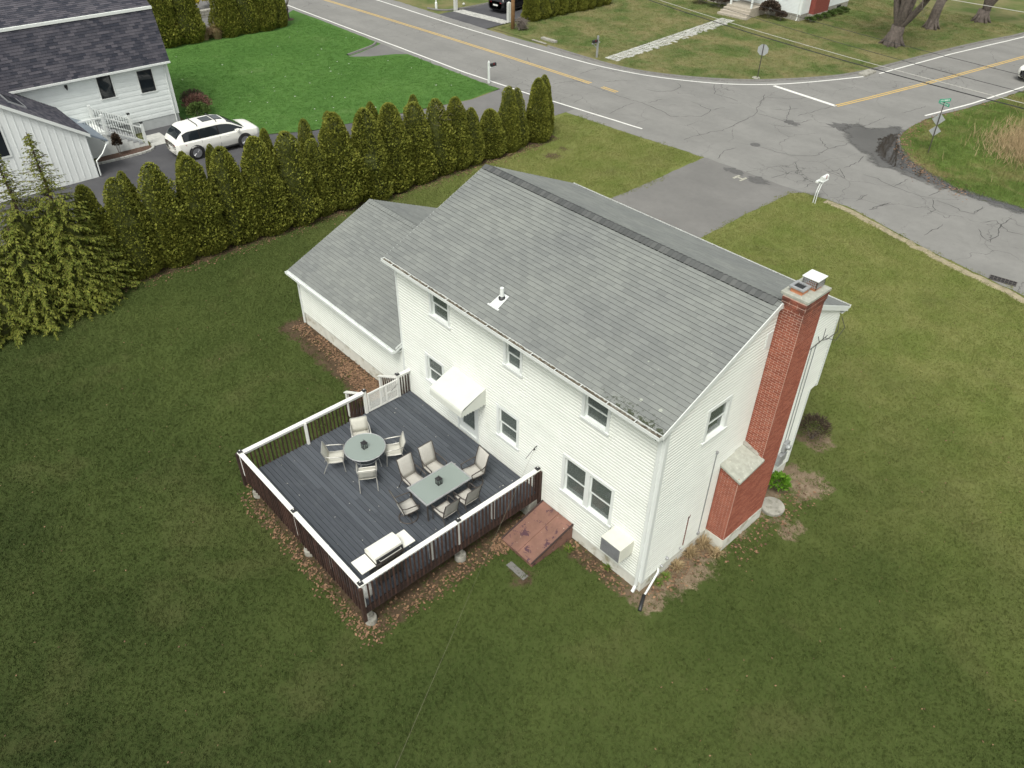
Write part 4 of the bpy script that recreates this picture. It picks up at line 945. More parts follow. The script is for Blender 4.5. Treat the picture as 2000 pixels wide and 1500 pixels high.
# ================================================================ DECK
DX0, DX1, DY0, DZ = -10.22, -4.00, -6.10, .88     # near side x = DX1, outer side y = DY0
RT = 1.77
deck = thing('deck', (-7.1, -3.0, 0), 'raised wooden deck with grey boards, brown balusters and white cap rails behind the house', 'deck')
rr = random.Random(11)
bw = .1405; nb = int((0.0-.03-DY0)/bw)
for k in range(nb+1):
    y0 = DY0+k*bw; y1 = min(y0+bw-.009, -.03)
    if y1-y0 < .05: continue
    j = rr.choice((None, None, -7.2, -6.4, -8.3)); segs = [(DX0-.03, DX1+.03)] if j is None else [(DX0-.03, j-.002), (j+.002, DX1+.03)]
    for a, b_ in segs: MB().box(a, b_, y0, y1, DZ-.034, DZ+rr.uniform(-.0015, .0015), bev=.004).build('deck_board', 'deck_board', deck)
for a, b_, c, d, nm in ((DX0-.04, DX1+.04, DY0-.055, DY0-.012, 'rim'), (DX1+.036, DX1+.075, DY0-.012, -.03, 'rim'), (DX0-.075, DX0-.036, DY0-.012, -.03, 'rim')):
    MB().box(a, b_, c, d, DZ-.27, DZ-.037).build('rim_joist', 'rim_wood', deck)
for k in range(14):
    y = -.5-k*.41
    if y > DY0+.1: MB().box(DX0, DX1, y-.02, y+.02, DZ-.25, DZ-.036).build('joist', 'rim_wood', deck)
MB().box(DX0, DX1, -.028, -.02, DZ-.25, DZ-.04).build('ledger', 'rim_wood', deck)
# support posts on concrete footings
for (x, y) in ((-4.07, -5.95), (-4.12, -2.9), (-7.1, -5.95), (-10.1, -5.95), (-10.1, -2.9)):
    MB().box(x-.05, x+.05, y-.05, y+.05, .20, DZ-.26).build('support_post', 'concrete', deck)
    MB().lathe([(.17, -.05), (.165, .18), (.145, .215), (.05, .22)], (x, y, 0), 18).build('footing', 'concrete', deck, smooth=False)
MB().box(-4.35, -3.92, -.42, -.03, -.05, .58).build('footing', 'concrete', deck)
# rails
def cap_rail(a, b_, wdt=.14):
    (x0, y0), (x1, y1) = a, b_
    if abs(x1-x0) > abs(y1-y0): MB().box(min(x0, x1), max(x0, x1), y0-wdt/2, y0+wdt/2, RT-.035, RT, bev=.006).build('cap_rail', 'white_paint', deck); MB().box(min(x0, x1), max(x0, x1), y0-.02, y0+.02, RT-.13, RT-.036).build('sub_rail', 'white_paint', deck)
    else: MB().box(x0-wdt/2, x0+wdt/2, min(y0, y1), max(y0, y1), RT-.035, RT, bev=.006).build('cap_rail', 'white_paint', deck); MB().box(x0-.02, x0+.02, min(y0, y1), max(y0, y1), RT-.13, RT-.036).build('sub_rail', 'white_paint', deck)
XN, YO, XF = DX1+.02, DY0-.02, DX0-.02
cap_rail((XF-.07, YO), (XN+.07, YO)); cap_rail((XN, YO+.071), (XN, -.03)); cap_rail((XF, YO+.071), (XF, -1.86)); cap_rail((XF, -.50), (XF, -.03))
bal = {}
def baluster(x, y, ax, white=False, z0=DZ-.20, z1=RT-.05):
    key = (ax, white, round(z1-z0, 3))
    if key not in bal:
        t = MB(); t.box(-.018, .018, -.018, .018, 0, z1-z0); mm = bpy.data.meshes.new('baluster'); mm.from_pydata(t.v, [], t.f); mm.materials.append(M_['white_paint' if white else 'brown_wood']); bal[key] = mm
    o = bpy.data.objects.new('baluster', bal[key]); link(o, deck); o.matrix_basis = Matrix.Translation((x, y, z0))
n = 47
for k in range(1, n):
    baluster(DX0+(DX1-DX0)*k/n, DY0-.076, 'x')          # outer side
for k in range(1, n):
    y = DY0+(-.05-DY0)*k/n
    baluster(DX1+.096, y, 'y')
m_ = 33
for k in range(1, m_): baluster(DX0-.02, DY0+.02+(-1.9-DY0)*k/m_, 'f', z0=DZ-.02)
for k in range(4): baluster(DX0-.02, -.42+k*.105, 'g', z0=DZ-.02)
def post(x, y, cap=True, z0=DZ-.02, white=True, z1=RT+.03, s=.046, nm='post'):
    MB().box(x-s, x+s, y-s, y+s, z0, z1, bev=.004).build(nm, 'white_paint' if white else 'brown_wood', deck)
    if cap:
        c = MB(); c.box(x-.062, x+.062, y-.062, y+.062, z1, z1+.03); c.add([(x-.062, y-.062, z1+.03), (x+.062, y-.062, z1+.03), (x+.062, y+.062, z1+.03), (x-.062, y+.062, z1+.03), (x-.03, y-.03, z1+.06), (x+.03, y-.03, z1+.06), (x+.03, y+.03, z1+.06), (x-.03, y+.03, z1+.06)], [(0, 1, 5, 4), (1, 2, 6, 5), (2, 3, 7, 6), (3, 0, 4, 7), (4, 5, 6, 7)])
        co = c.build('post_cap', 'black_plastic', deck); MB().box(x-.016, x+.016, y-.016, y+.016, z1+.06, z1+.066).build('solar_cell', 'plate_white', co)
post(XF, YO); post(-7.17, YO); post(XN, YO); post(XN, -3.03); post(XN, -.10, white=False); post(XF, -1.82); post(XF, -.52)
for (x, y) in ((XF+.05, -4.02), (XN-.05, -3.93), (XN-.05, -1.76), (-8.7, YO+.05), (-5.6, YO+.05)): post(x, y, False, z1=RT-.04, s=.04)
for (x, y) in ((DX1+.11, DY0-.09), (DX0-.09, DY0-.09), (DX1+.115, -.08)): MB().box(x-.045, x+.045, y-.045, y+.045, DZ-.45, RT-.04).build('corner_post', 'brown_wood', deck)
# steps down from the gate and their rails
for k in range(4):
    x = DX0-.08-k*.27; z = DZ-.18-k*.18
    MB().box(x-.27, x-.01, -1.80, -.54, z-.035, z, bev=.004).build('stair_tread', 'deck_board', deck)
for y in (-1.84, -.50):
    st = MB(); st.prism([(DX0-.08, y-.02, DZ-.06), (DX0-.08, y-.02, DZ-.32), (DX0-1.05, y-.02, 0), (DX0-1.2, y-.02, 0), (DX0-1.2, y-.02, .10)], (0, .04, 0)); st.build('stair_stringer', 'rim_wood', deck, recalc=True)
    MB().box(DX0-1.20, DX0-1.11, y-.045, y+.045, 0, 1.04, bev=.004).build('stair_post', 'white_paint', deck)
    hr = MB(); hr.prism([(DX0-1.27, y-.06, 1.03), (DX0-.06, y-.06, RT-.10), (DX0-.06, y-.06, RT-.14), (DX0-1.27, y-.06, .99)], (0, .12, 0)); hr.build('stair_rail', 'white_paint', deck, recalc=True)
    for k in range(7):
        x = DX0-.20-k*.13; t = (DX0-.06-x)/1.21; zt = RT-.14-(RT-1.13)*t
        MB().box(x-.017, x+.017, y-.017, y+.017, max(.05, DZ-.30-t*.62), zt).build('stair_baluster', 'brown_wood', deck)
# lattice gate
gate = thing('lattice_gate', (DX0, -1.2, DZ), 'white lattice gate at the top of the deck steps', 'gate')
ga, gb, gz0, gz1 = -1.76, -.58, DZ+.05, DZ+.80; gx = DX0+.045
fr_ = MB()
fr_.box(gx-.015, gx+.015, ga, gb, gz0, gz0+.06); fr_.box(gx-.015, gx+.015, ga, gb, gz1-.06, gz1)
for y in (ga, (ga+gb)/2-.12, (ga+gb)/2+.10, gb-.05): fr_.box(gx-.0155, gx+.0155, y, y+.05, gz0+.06, gz1-.06)
fr_.box(gx-.0145, gx+.0145, (ga+gb)/2+.15, gb-.05, (gz0+gz1)/2-.03, (gz0+gz1)/2+.03)
fr_.build('gate_frame', 'white_paint', gate)
la = MB(); s = .05
for sg in (1, -1):
    t0 = -(gz1-gz0)
    while t0 < gb-ga:
        y_a, y_b = ga+t0, ga+t0+(gz1-gz0)
        za, zb_ = (gz0, gz1) if sg > 0 else (gz1, gz0)
        pa, pb = [y_a, za], [y_b, zb_]
        if pa[0] < ga: f_ = (ga-y_a)/(y_b-y_a); pa = [ga, za+(zb_-za)*f_]
        if pb[0] > gb: f_ = (gb-y_a)/(y_b-y_a); pb = [gb, za+(zb_-za)*f_]
        la.tube([(gx-.006*sg, pa[0], pa[1]), (gx-.006*sg, pb[0], pb[1])], .007, 4); t0 += s
la.build('lattice', 'white_paint', gate)
MB().tube([(gx+.02, gb-.02, DZ+.62), (gx+.05, gb-.12, DZ+.58), (gx+.02, gb-.3, DZ+.45)], .006, 5).build('latch_wire', 'black_plastic', gate)
db_ = MB(); rq = random.Random(41)
for _ in range(70):
    x, y = rq.uniform(DX0+.2, DX1-.2), rq.uniform(DY0+.2, -.2); s_ = rq.uniform(.008, .03); a = rq.random()*3; ca, sa = math.cos(a)*s_, math.sin(a)*s_
    db_.add([(x-ca, y-sa, DZ+.003), (x+sa*.5, y-ca*.5, DZ+.008), (x+ca, y+sa, DZ+.004), (x-sa*.5, y+ca*.5, DZ+.009)], [(0, 1, 2, 3)])
tag(db_.build('deck_litter', 'sling_light'), 'pale bits of leaf litter scattered on the deck boards', 'litter', kind='stuff')
# ================================================================ deck furniture
def sling_chair(name, high, frame, sling, swivel):
    t = thing(name, (0, 0, 0), 'x', 'chair'); sw = .24; sh = .42
    bt = 1.06 if high else .86; 
    prof_s = [(.25, sh+.015), (.16, sh+.02), (0, sh-.012), (-.14, sh-.02), (-.22, sh)]
    prof_b = [(-.20, sh-.01), (-.235, sh+.12), (-.255, sh+.26), (-.31, sh+.42), (-.36, bt-.05), (-.40, bt)] if high else [(-.20, sh-.01), (-.24, sh+.14), (-.29, sh+.30), (-.345, bt)]
    def strip_(pr, nm, sag=.012):
        mb = MB(); m = len(pr); cols = [-sw, -sw*.5, 0, sw*.5, sw]; vs = []
        for side in (0, 1):
            for (y, z) in pr:
                for x in cols: vs.append((x, y+(-.006*side if nm == 'backrest' else 0), z-(.008*side if nm == 'seat' else 0)-(sag*(1-(x/sw)**2) if nm == 'seat' else 0)))
        nc = len(cols); o_ = m*nc
        fs = [(i*nc+j, i*nc+j+1, (i+1)*nc+j+1, (i+1)*nc+j) for i in range(m-1) for j in range(nc-1)]
        fs += [tuple(o_+q for q in f_)[::-1] for f_ in fs]
        fs += [(i*nc, (i+1)*nc, o_+(i+1)*nc, o_+i*nc) for i in range(m-1)]+[((i+1)*nc-1, o_+(i+1)*nc-1, o_+(i+2)*nc-1, (i+2)*nc-1) for i in range(m-1)]
        fs += [tuple([j, o_+j, o_+j+1, j+1]) for j in range(nc-1)]+[((m-1)*nc+j+1, o_+(m-1)*nc+j+1, o_+(m-1)*nc+j, (m-1)*nc+j) for j in range(nc-1)]
        mb.add(vs, fs); return mb.build(nm, sling, t, smooth=True)
    strip_(prof_s, 'seat'); strip_(prof_b, 'backrest', 0)
    for sg in (-1, 1):
        x = sg*(sw+.012)
        MB().tube([(x, y, z) for y, z in [prof_s[0], prof_s[2], prof_s[-1]]], .014, 6).build('seat_rail', frame, t)
        MB().tube([(x, y, z) for y, z in prof_b], .014, 6).build('back_post', frame, t)
        ar = MB(); xa = sg*(sw+.045); ar.tube([(sg*(sw+.012), -.275, sh+.26), (xa, -.12, sh+.235), (xa, .12, sh+.225), (xa, .27, sh+.20)], .018, 6); ar.build('armrest', frame, t, smooth=True)
        if not swivel:
            MB().tube([(xa, .26, sh+.20), (sg*(sw+.015), .24, sh), (sg*(sw+.02), .27, .012)], .014, 6).build('leg', frame, t)
            MB().tube([(sg*(sw+.012), -.20, sh), (sg*(sw+.018), -.30, .2), (sg*(sw+.02), -.37, .012)], .014, 6).build('leg', frame, t)
        else:
            MB().tube([(xa, .26, sh+.20), (sg*(sw+.015), .22, sh)], .014, 6).build('arm_support', frame, t)
    MB().tube([(-sw, prof_b[-1][0], bt), (sw, prof_b[-1][0], bt)], .014, 6).build('top_rail', frame, t)
    MB().tube([(-sw, .25, sh+.01), (sw, .25, sh+.01)], .014, 6).build('front_rail', frame, t)
    if swivel:
        rg = MB(); rg.tube([(.27*math.cos(a), .27*math.sin(a), .02) for a in [i*2*math.pi/24 for i in range(25)]], .016, 6); rg.build('base_ring', frame, t, smooth=True)
        MB().tube([(0, 0, .04), (0, 0, sh-.07)], .028, 8).build('swivel_stem', frame, t)
        sp = MB()
        for a in (0, 2.09, 4.19): sp.tube([(0, 0, .10), (.26*math.cos(a), .26*math.sin(a), .022)], .012, 5)
        sp.box(-sw, sw, -.05, .05, sh-.09, sh-.05); sp.build('base_spokes', frame, t)
    return t
def face(cx, cy, tx, ty): return math.atan2(ty-cy, tx-cx)-math.pi/2
RTC = (-8.22, -3.17)
lowc = sling_chair('patio_chair', False, 'silver_metal', 'sling_light', False)
spots = [((-9.02, -2.80), 'beige sling patio chair at the round table, its back to the lattice gate'), ((-7.83, -2.42), 'beige sling patio chair at the round table on the house wall side'),
         ((-7.50, -3.60), 'beige sling patio chair at the round table on the side of the oblong table'), ((-8.72, -3.92), 'beige sling patio chair at the round table, its back to the outer deck rail')]
for i, ((x, y), lb) in enumerate(spots): place(lowc, (x, y, DZ), face(x, y, *RTC), lb, 'low chairs round the round table', i == 0)
highc = sling_chair('high_back_chair', True, 'bronze_metal', 'sling_beige', False)
hs_ = [((-6.42, -2.74), 'high back sling chair on the round table side of the oblong table, nearer the grill'), ((-6.42, -1.98), 'high back sling chair on the round table side of the oblong table, nearer the house'),
       ((-4.86, -2.78), 'high back sling chair between the oblong table and the deck rail, nearer the grill'), ((-4.84, -2.02), 'high back sling chair between the oblong table and the deck rail, nearer the house')]
for i, ((x, y), lb) in enumerate(hs_): place(highc, (x, y, DZ), face(x, y, -5.56, y), lb, 'high back chairs along the oblong table', i == 0)
swc = sling_chair('swivel_chair', True, 'bronze_metal', 'sling_beige', True)
place(swc, (-5.66, -3.50, DZ), face(-5.66, -3.50, -5.50, -2.4)-.05, 'swivel sling chair with ring base at the grill end of the oblong table', None, True)
place(swc, (-5.50, -1.22, DZ), face(-5.50, -1.22, -5.6, -2.4), 'swivel sling chair with ring base at the house end of the oblong table', None)
# round table
t = thing('round_table', (RTC[0], RTC[1], DZ), 'round frosted glass patio table with metal rim', 'table')
x, y = RTC; H = DZ+.70
MB().lathe([(.02, 0), (.60, 0), (.605, .004), (.60, .008), (.02, .008)], (x, y, H), 48).build('table_top', 'table_glass', t)
rg = MB(); rg.tube([(x+.612*math.cos(a), y+.612*math.sin(a), H+.003) for a in [i*2*math.pi/48 for i in range(49)]], .014, 6); rg.build('rim', 'galv_metal', t, smooth=True)
for a in (.6, 2.17, 3.74, 5.31):
    MB().tube([(x+.52*math.cos(a), y+.52*math.sin(a), H-.01), (x+.40*math.cos(a), y+.40*math.sin(a), H-.35), (x+.47*math.cos(a), y+.47*math.sin(a), DZ+.01)], .018, 6).build('leg', 'galv_metal', t)
rg = MB(); rg.tube([(x+.40*math.cos(a), y+.40*math.sin(a), H-.35) for a in [i*2*math.pi/24 for i in range(25)]], .010, 5); rg.build('leg_ring', 'galv_metal', t)
# oblong table
t = thing('oblong_table', (-5.56, -2.43, DZ), 'oblong frosted glass patio table with grey metal edge', 'table')
x0, x1, y0, y1 = -6.02, -5.10, -3.24, -1.62
MB().box(x0+.03, x1-.03, y0+.03, y1-.03, H, H+.008).build('table_top', 'table_glass', t)
e = MB(); e.box(x0, x1, y0, y0+.04, H-.022, H+.012); e.box(x0, x1, y1-.04, y1, H-.022, H+.012); e.box(x0, x0+.04, y0+.04, y1-.04, H-.022, H+.012); e.box(x1-.04, x1, y0+.04, y1-.04, H-.022, H+.012); e.build('edge_frame', 'galv_metal', t)
e = MB(); e.box(x0+.04, x1-.04, -2.46, -2.40, H-.04, H-.005); e.build('cross_bar', 'bronze_metal', t)
for (a, b_) in ((x0+.07, y0+.07), (x1-.07, y0+.07), (x0+.07, y1-.07), (x1-.07, y1-.07)):
    MB().tube([(a, b_, H-.02), (a, b_, DZ)], .024, 8).build('leg', 'bronze_metal', t)
# lanterns
def lantern(loc, label):
    t = thing('lantern', loc, label, 'lantern', 'lanterns on the patio tables'); x, y, z = loc; s = .062
    MB().box(x-.075, x+.075, y-.075, y+.075, z, z+.02).build('base', 'black_metal', t)
    b_ = MB()
    for sx in (-1, 1):
        for sy in (-1, 1): b_.box(x+sx*s-.008, x+sx*s+.008, y+sy*s-.008, y+sy*s+.008, z+.02, z+.19)
        b_.box(x+sx*s-.004, x+sx*s+.004, y-.006, y+.006, z+.02, z+.19); b_.box(x-.006, x+.006, y+sx*s-.004, y+sx*s+.004, z+.02, z+.19)
    b_.build('frame', 'black_metal', t)
    p = MB(); p.box(x-s+.003, x+s-.003, y-s+.003, y+s-.003, z+.021, z+.188); p.build('glass', 'window_glass', t)
    r_ = MB(); q = .08; r_.box(x-q, x+q, y-q, y+q, z+.19, z+.205); r_.add([(x-q, y-q, z+.205), (x+q, y-q, z+.205), (x+q, y+q, z+.205), (x-q, y+q, z+.205), (x, y, z+.275)], [(0, 1, 4), (1, 2, 4), (2, 3, 4), (3, 0, 4)]); r_.tube([(x, y, z+.27), (x-.02, y, z+.30), (x, y, z+.325), (x+.02, y, z+.30), (x, y, z+.27)], .004, 4)
    r_.build('roof', 'black_metal', t); MB().lathe([(.028, 0), (.028, .09)], (x, y, z+.021), 10).build('candle', 'plate_white', t)
lantern((RTC[0]+.02, RTC[1]-.02, H+.009), 'small black lantern on the round glass table'); lantern((-5.56, -2.45, H+.009), 'small black lantern on the oblong glass table')
# grill (front toward the near rail, side shelves at both ends)
t = thing('gas_grill', (-4.45, -5.1, DZ), 'pale gas grill with side shelves in the corner of the deck', 'grill')
gx0, gx1, gy0, gy1 = -4.72, -4.20, -5.50, -4.66
MB().box(gx0+.03, gx1-.03, gy0+.03, gy1-.03, DZ+.10, DZ+.80).build('cabinet', 'bronze_metal', t)
MB().box(gx0, gx1, gy0, gy1, DZ+.80, DZ+.92, bev=.01).build('firebox', 'black_metal', t)
ld = MB(); pr = [(gx0+.01, DZ+.925), (gx0-.0, DZ+1.04), (gx0+.07, DZ+1.13), (gx0+.22, DZ+1.165), (gx1-.16, DZ+1.15), (gx1-.05, DZ+1.09), (gx1-.01, DZ+.925)]
ld.prism([(x, gy0+.01, z) for x, z in pr], (0, gy1-gy0-.02, 0)); ld.build('lid', 'grill_white', t, recalc=True)
fb = MB(); fb.box(gx1-.008, gx1+.022, gy0+.02, gy1-.02, DZ+.93, DZ+1.06); fb.build('front_panel', 'black_metal', t)
hd = MB(); hd.tube([(gx1+.03, gy0+.1, DZ+1.02), (gx1+.07, gy0+.1, DZ+1.02), (gx1+.07, gy1-.1, DZ+1.02), (gx1+.03, gy1-.1, DZ+1.02)], .012, 6); hd.build('handle', 'silver_metal', t)
cp_ = MB(); cp_.box(gx1, gx1+.04, gy0, gy1, DZ+.80, DZ+.91); cpo = cp_.build('control_panel', 'bronze_metal', t)
for k in range(4): MB().lathe([(.024, 0), (.022, .03)], (gx1+.04, gy0+.14+k*.19, DZ+.855), 10, 'x').build('knob', 'black_plastic', cpo)
for a, b_ in ((gy0-.42, gy0-.005), (gy1+.005, gy1+.38)):
    sh_ = MB(); sh_.box(gx0+.02, gx1-.0, a, b_, DZ+.86, DZ+.895, bev=.008); sh_.box(gx0+.05, gx1-.03, a+.03, b_-.03, DZ+.896, DZ+.899); sh_.build('side_shelf', 'grill_white', t)
for x in (gx0+.06, gx1-.06):
    for y in (gy0+.06, gy1-.06): MB().lathe([(.05, -.02), (.05, .02)], (x, y, DZ+.05), 10, 'y').build('wheel', 'black_plastic', t)
for x in (gx0+.06, gx1-.06):
    for y in (gy0+.06, gy1-.06): MB().box(x-.015, x+.015, y-.03, y+.03, DZ+.05, DZ+.11).build('caster_bracket', 'black_metal', t)
# propane tank
t = thing('propane_tank', (-4.20, -5.86, DZ), 'white propane tank standing in the near deck corner under the grill shelf', 'tank')
MB().lathe([(.10, 0), (.11, .03)], (-4.20, -5.86, DZ), 14).build('foot_ring', 'plate_white', t); MB().lathe([(.06, .03), (.13, .06), (.15, .12), (.15, .34), (.12, .41), (.05, .44)], (-4.20, -5.86, DZ), 18).build('tank_body', 'plate_white', t, smooth=True); MB().lathe([(.03, .44), (.03, .52)], (-4.20, -5.86, DZ), 10).build('valve', 'galv_metal', t); MB().tube([(-4.20+.09*math.cos(a), -5.86+.09*math.sin(a), DZ+.50) for a in [i*.5 for i in range(10)]], .012, 5).build('collar', 'plate_white', t)
# ================================================================ awning over the back door
t = thing('door_awning', (-7.06, -.4, 2.6), 'white fabric awning with scalloped edge over the back door', 'awning')
ax0, ax1 = -7.82, -6.32; aw = MB(); pf = [(-.022, 3.28), (-.30, 3.19), (-.60, 3.08), (-.85, 2.985), (-.93, 2.93), (-.955, 2.86)]
aw.add([(x, y, z) for y, z in pf for x in (ax0, ax1)]+[(x, y+.004, z-.012) for y, z in pf for x in (ax0, ax1)], [(2*i, 2*i+1, 2*i+3, 2*i+2) for i in range(5)]+[(12+2*i, 12+2*i+2, 12+2*i+3, 12+2*i+1) for i in range(5)]+[(2*i, 2*i+2, 14+2*i, 12+2*i) for i in range(5)]+[(2*i+1, 13+2*i, 15+2*i, 2*i+3) for i in range(5)])
aw.build('canopy', 'awning_fabric', t, recalc=True)
def scallop(a, b_, ztop_a, ztop_b, zlow, n, nm):
    mb = MB(); a, b_ = Vector(a), Vector(b_); d = b_-a; nv = V3(-d.y, d.x, 0).normalized()*.004; vs = []; m = n*8
    for i in range(m+1):
        f_ = i/m; p = a+d*f_; zt = ztop_a+(ztop_b-ztop_a)*f_; zl = zlow-.035*abs(math.sin(f_*n*math.pi))
        if zl > zt-.01: zl = zt-.01
        vs += [(p.x+nv.x, p.y+nv.y, zt), (p.x+nv.x, p.y+nv.y, zl), (p.x-nv.x, p.y-nv.y, zt), (p.x-nv.x, p.y-nv.y, zl)]
    fs = []
    for i in range(m):
        o_ = i*4; fs += [(o_, o_+4, o_+5, o_+1), (o_+2, o_+3, o_+7, o_+6), (o_+1, o_+5, o_+7, o_+3)]
    mb.add(vs, fs); return mb.build(nm, 'awning_fabric', t, recalc=True)
scallop((ax0, -.955, 0), (ax1, -.955, 0), 2.87, 2.87, 2.70, 12, 'valance')
for x in (ax0+.004, ax1-.004): scallop((x, -.024, 0), (x, -.95, 0), 3.27, 2.87, 2.72, 9, 'side_curtain')
fr_ = MB()
for x in (ax0+.02, ax1-.02): fr_.tube([(x, -.03, 2.76), (x, -.93, 2.84)], .012, 6); fr_.tube([(x, -.03, 3.24), (x, -.9, 2.93)], .012, 6)
fr_.build('awning_frame', 'galv_metal', t)
# ================================================================ air conditioner box
t = thing('air_conditioner', (-.75, -.3, 1.24), 'boxy beige wall air conditioner sticking out near the house corner', 'air conditioner')
a0, a1 = -1.09, -.41; bx = MB(); bx.box(a0, a1, -.555, .05, 1.25, 1.755, bev=.008); bx.build('casing', 'ac_white', t)
gr = MB(); gr.box(a0+.02, a1-.02, -.562, -.556, 1.27, 1.735); gro = gr.build('grille', 'ac_grey', t)
lv = MB()
for k in range(15): lv.box(a0+.03, a1-.03, -.568, -.5625, 1.285+k*.029, 1.297+k*.029)
lv.build('louvre', 'ac_grey', gro)
# ================================================================ bulkhead
t = thing('bulkhead', (-3.0, -.8, 0), 'rust red sloping metal cellar bulkhead with flaking paint', 'bulkhead')
bx0, bx1, by = -3.76, -2.54, -1.62; zt, zf = .58, .15
bd_ = MB(); sec = [(-.022, -.05), (by, -.05), (by, zf-.02), (-.022, zt-.02)]
bd_.prism([(bx0, y, z) for y, z in sec], (bx1-bx0, 0, 0)); bd_.build('curb_walls', 'rust_paint', t, recalc=True)
xm = (bx0+bx1)/2
def leafp(xa, xb, nm):
    l = MB(); l.hexa([(xa, by-.03, zf-.012), (xb, by-.03, zf-.012), (xb, -.02, zt-.012), (xa, -.02, zt-.012)], [(xa, by-.03, zf+.016), (xb, by-.03, zf+.016), (xb, -.02, zt+.016), (xa, -.02, zt+.016)]); return l.build(nm, 'rust_paint', t, recalc=True)
leafp(bx0-.03, xm-.022, 'door_leaf'); leafp(xm+.022, bx1+.03, 'door_leaf')
l = MB(); l.hexa([(xm-.012, by-.032, zf-.01), (xm+.05, by-.032, zf+.017), (xm+.05, -.02, zt+.017), (xm-.012, -.02, zt-.01)], [(xm-.012, by-.032, zf+.045), (xm+.045, by-.032, zf+.045), (xm+.045, -.02, zt+.045), (xm-.012, -.02, zt+.045)]); l.build('centre_strip', 'rust_paint', t, recalc=True)
for x in (bx0-.01, bx1+.01):
    l = MB(); l.hexa([(x-.025, by-.032, zf+.017), (x+.02, by-.032, zf+.017), (x+.02, -.02, zt+.017), (x-.025, -.02, zt+.017)], [(x-.022, by-.032, zf+.05), (x+.018, by-.032, zf+.05), (x+.018, -.02, zt+.05), (x-.022, -.02, zt+.05)]); l.build('edge_strip', 'rim_wood', t, recalc=True)
# small paving slab half hidden in the grass
sp = MB(); c = G(1010, 1115); sp.box(c[0]-.35, c[0]+.35, c[1]-.10, c[1]+.10, -.02, .018, M=None); tag(sp.build('paving_slab', 'drive_old'), 'narrow concrete slab in the grass in front of the bulkhead', 'slab')
# ================================================================ well cover, shrub, meter, cables
t = MB(); c = G(1500, 985, .1); t.lathe([(.36, -.02), (.37, .10), (.35, .125), (.02, .13)], (c[0]+.12, c[1]+.05, 0), 28); tag(t.build('well_cover', 'concrete', smooth=False), 'round stained concrete cover beside the chimney foot', 'well cover')
def leaf_clump(name, c, rad, h, n, mat, label, cat, leaf=.12, wd=.03, up=.7, group=None, seed=0, stem=True):
    rr = random.Random(seed+len(name)); t = thing(name, (c[0], c[1], 0), label, cat, group); mb = MB()
    for _ in range(n):
        th = rr.random()*6.283; ph = math.acos(rr.uniform(-.05, 1)); q = rr.uniform(.55, 1.0)
        p = V3(c[0]+rad*q*math.sin(ph)*math.cos(th), c[1]+rad*q*math.sin(ph)*math.sin(th), h*.48+h*.5*q*math.cos(ph))
        d = V3(math.sin(ph)*math.cos(th), math.sin(ph)*math.sin(th), math.cos(ph)*up+.25)+V3(rr.gauss(0, .35), rr.gauss(0, .35), rr.gauss(0, .35)); d.normalize()
        s = d.cross(V3(rr.gauss(0, 1), rr.gauss(0, 1), rr.gauss(0, 1))).normalized()*wd*rr.uniform(.7, 1.3); L = leaf*rr.uniform(.6, 1.25)
        mb.add([p-d*L*.4, p+s, p+d*L*.6, p-s], [(0, 1, 2, 3)])
    mb.build('foliage', mat, t)
    if stem:
        s_ = MB()
        for k in range(6):
            a = rr.random()*6.283; s_.tube([(c[0]+.03*math.cos(a), c[1]+.03*math.sin(a), -.02), (c[0]+rad*.55*math.cos(a), c[1]+rad*.55*math.sin(a), h*.6)], [.014, .006], 5)
        s_.build('stem', 'twig', t)
    return t
c = G(1520, 945, .25); leaf_clump('green_shrub', (c[0], c[1]), .36, .62, 520, 'shrub_green', 'bright green leafy shrub beside the chimney and concrete cover', 'shrub', .17, .028)
c = G(1590, 838, .4); leaf_clump('bare_shrub', (c[0], c[1]), .55, .95, 1100, 'shrub_dark', 'brown twiggy shrub at the front corner of the house', 'shrub', .13, .012)
t = thing('electric_meter', (.06, 6.45, 1.0), 'grey electric meter and boxes on the gable wall behind the chimney', 'meter')
MB().box(.018, .13, 6.34, 6.60, 1.28, 1.62, bev=.01).build('meter_box', 'galv_metal', t); MB().lathe([(.085, .0), (.085, .05), (.07, .10), (.02, .105)], (.13, 6.47, 1.47), 18, 'x').build('meter_dial', 'sign_grey', t, smooth=False)
MB().box(.018, .15, 6.20, 6.44, .80, 1.22, bev=.01).build('panel_box', 'galv_metal', t); MB().box(.018, .12, 6.48, 6.62, .86, 1.16, bev=.01).build('panel_box', 'galv_metal', t)
cb = MB(); cb.tube([(.04, 6.40, 1.6), (.04, 6.35, 3.2), (.04, 6.28, 5.2)], .013, 5); cb.build('conduit', 'galv_metal', t); cb = MB(); cb.tube([(.04, 6.58, 1.6), (.04, 6.54, 3.2), (.04, 6.50, 5.2)], .013, 5); cb.build('conduit', 'galv_metal', t)
cb = MB(); cb.tube([(.04, 6.2, 5.18), (.05, 6.75, 5.24), (.06, 7.0, 5.3)], .010, 5)
cb.tube([(.05, 6.75, 5.24), (.16, 6.8, 5.3), (.24, 7.15, 5.45), (.10, 7.35, 5.72)], .010, 5); cb.tube([(.05, 6.9, 5.25), (.28, 7.1, 5.2), (.30, 7.4, 5.5), (.12, 7.42, 5.76)], .010, 5); cb.tube([(.05, 6.55, 5.22), (.12, 6.45, 5.34), (.06, 6.42, 5.52)], .010, 5); cb.tube([(.05, 6.8, 5.24), (.05, 6.78, 5.62)], .007, 4)
cb.build('service_cable', 'wire', t)
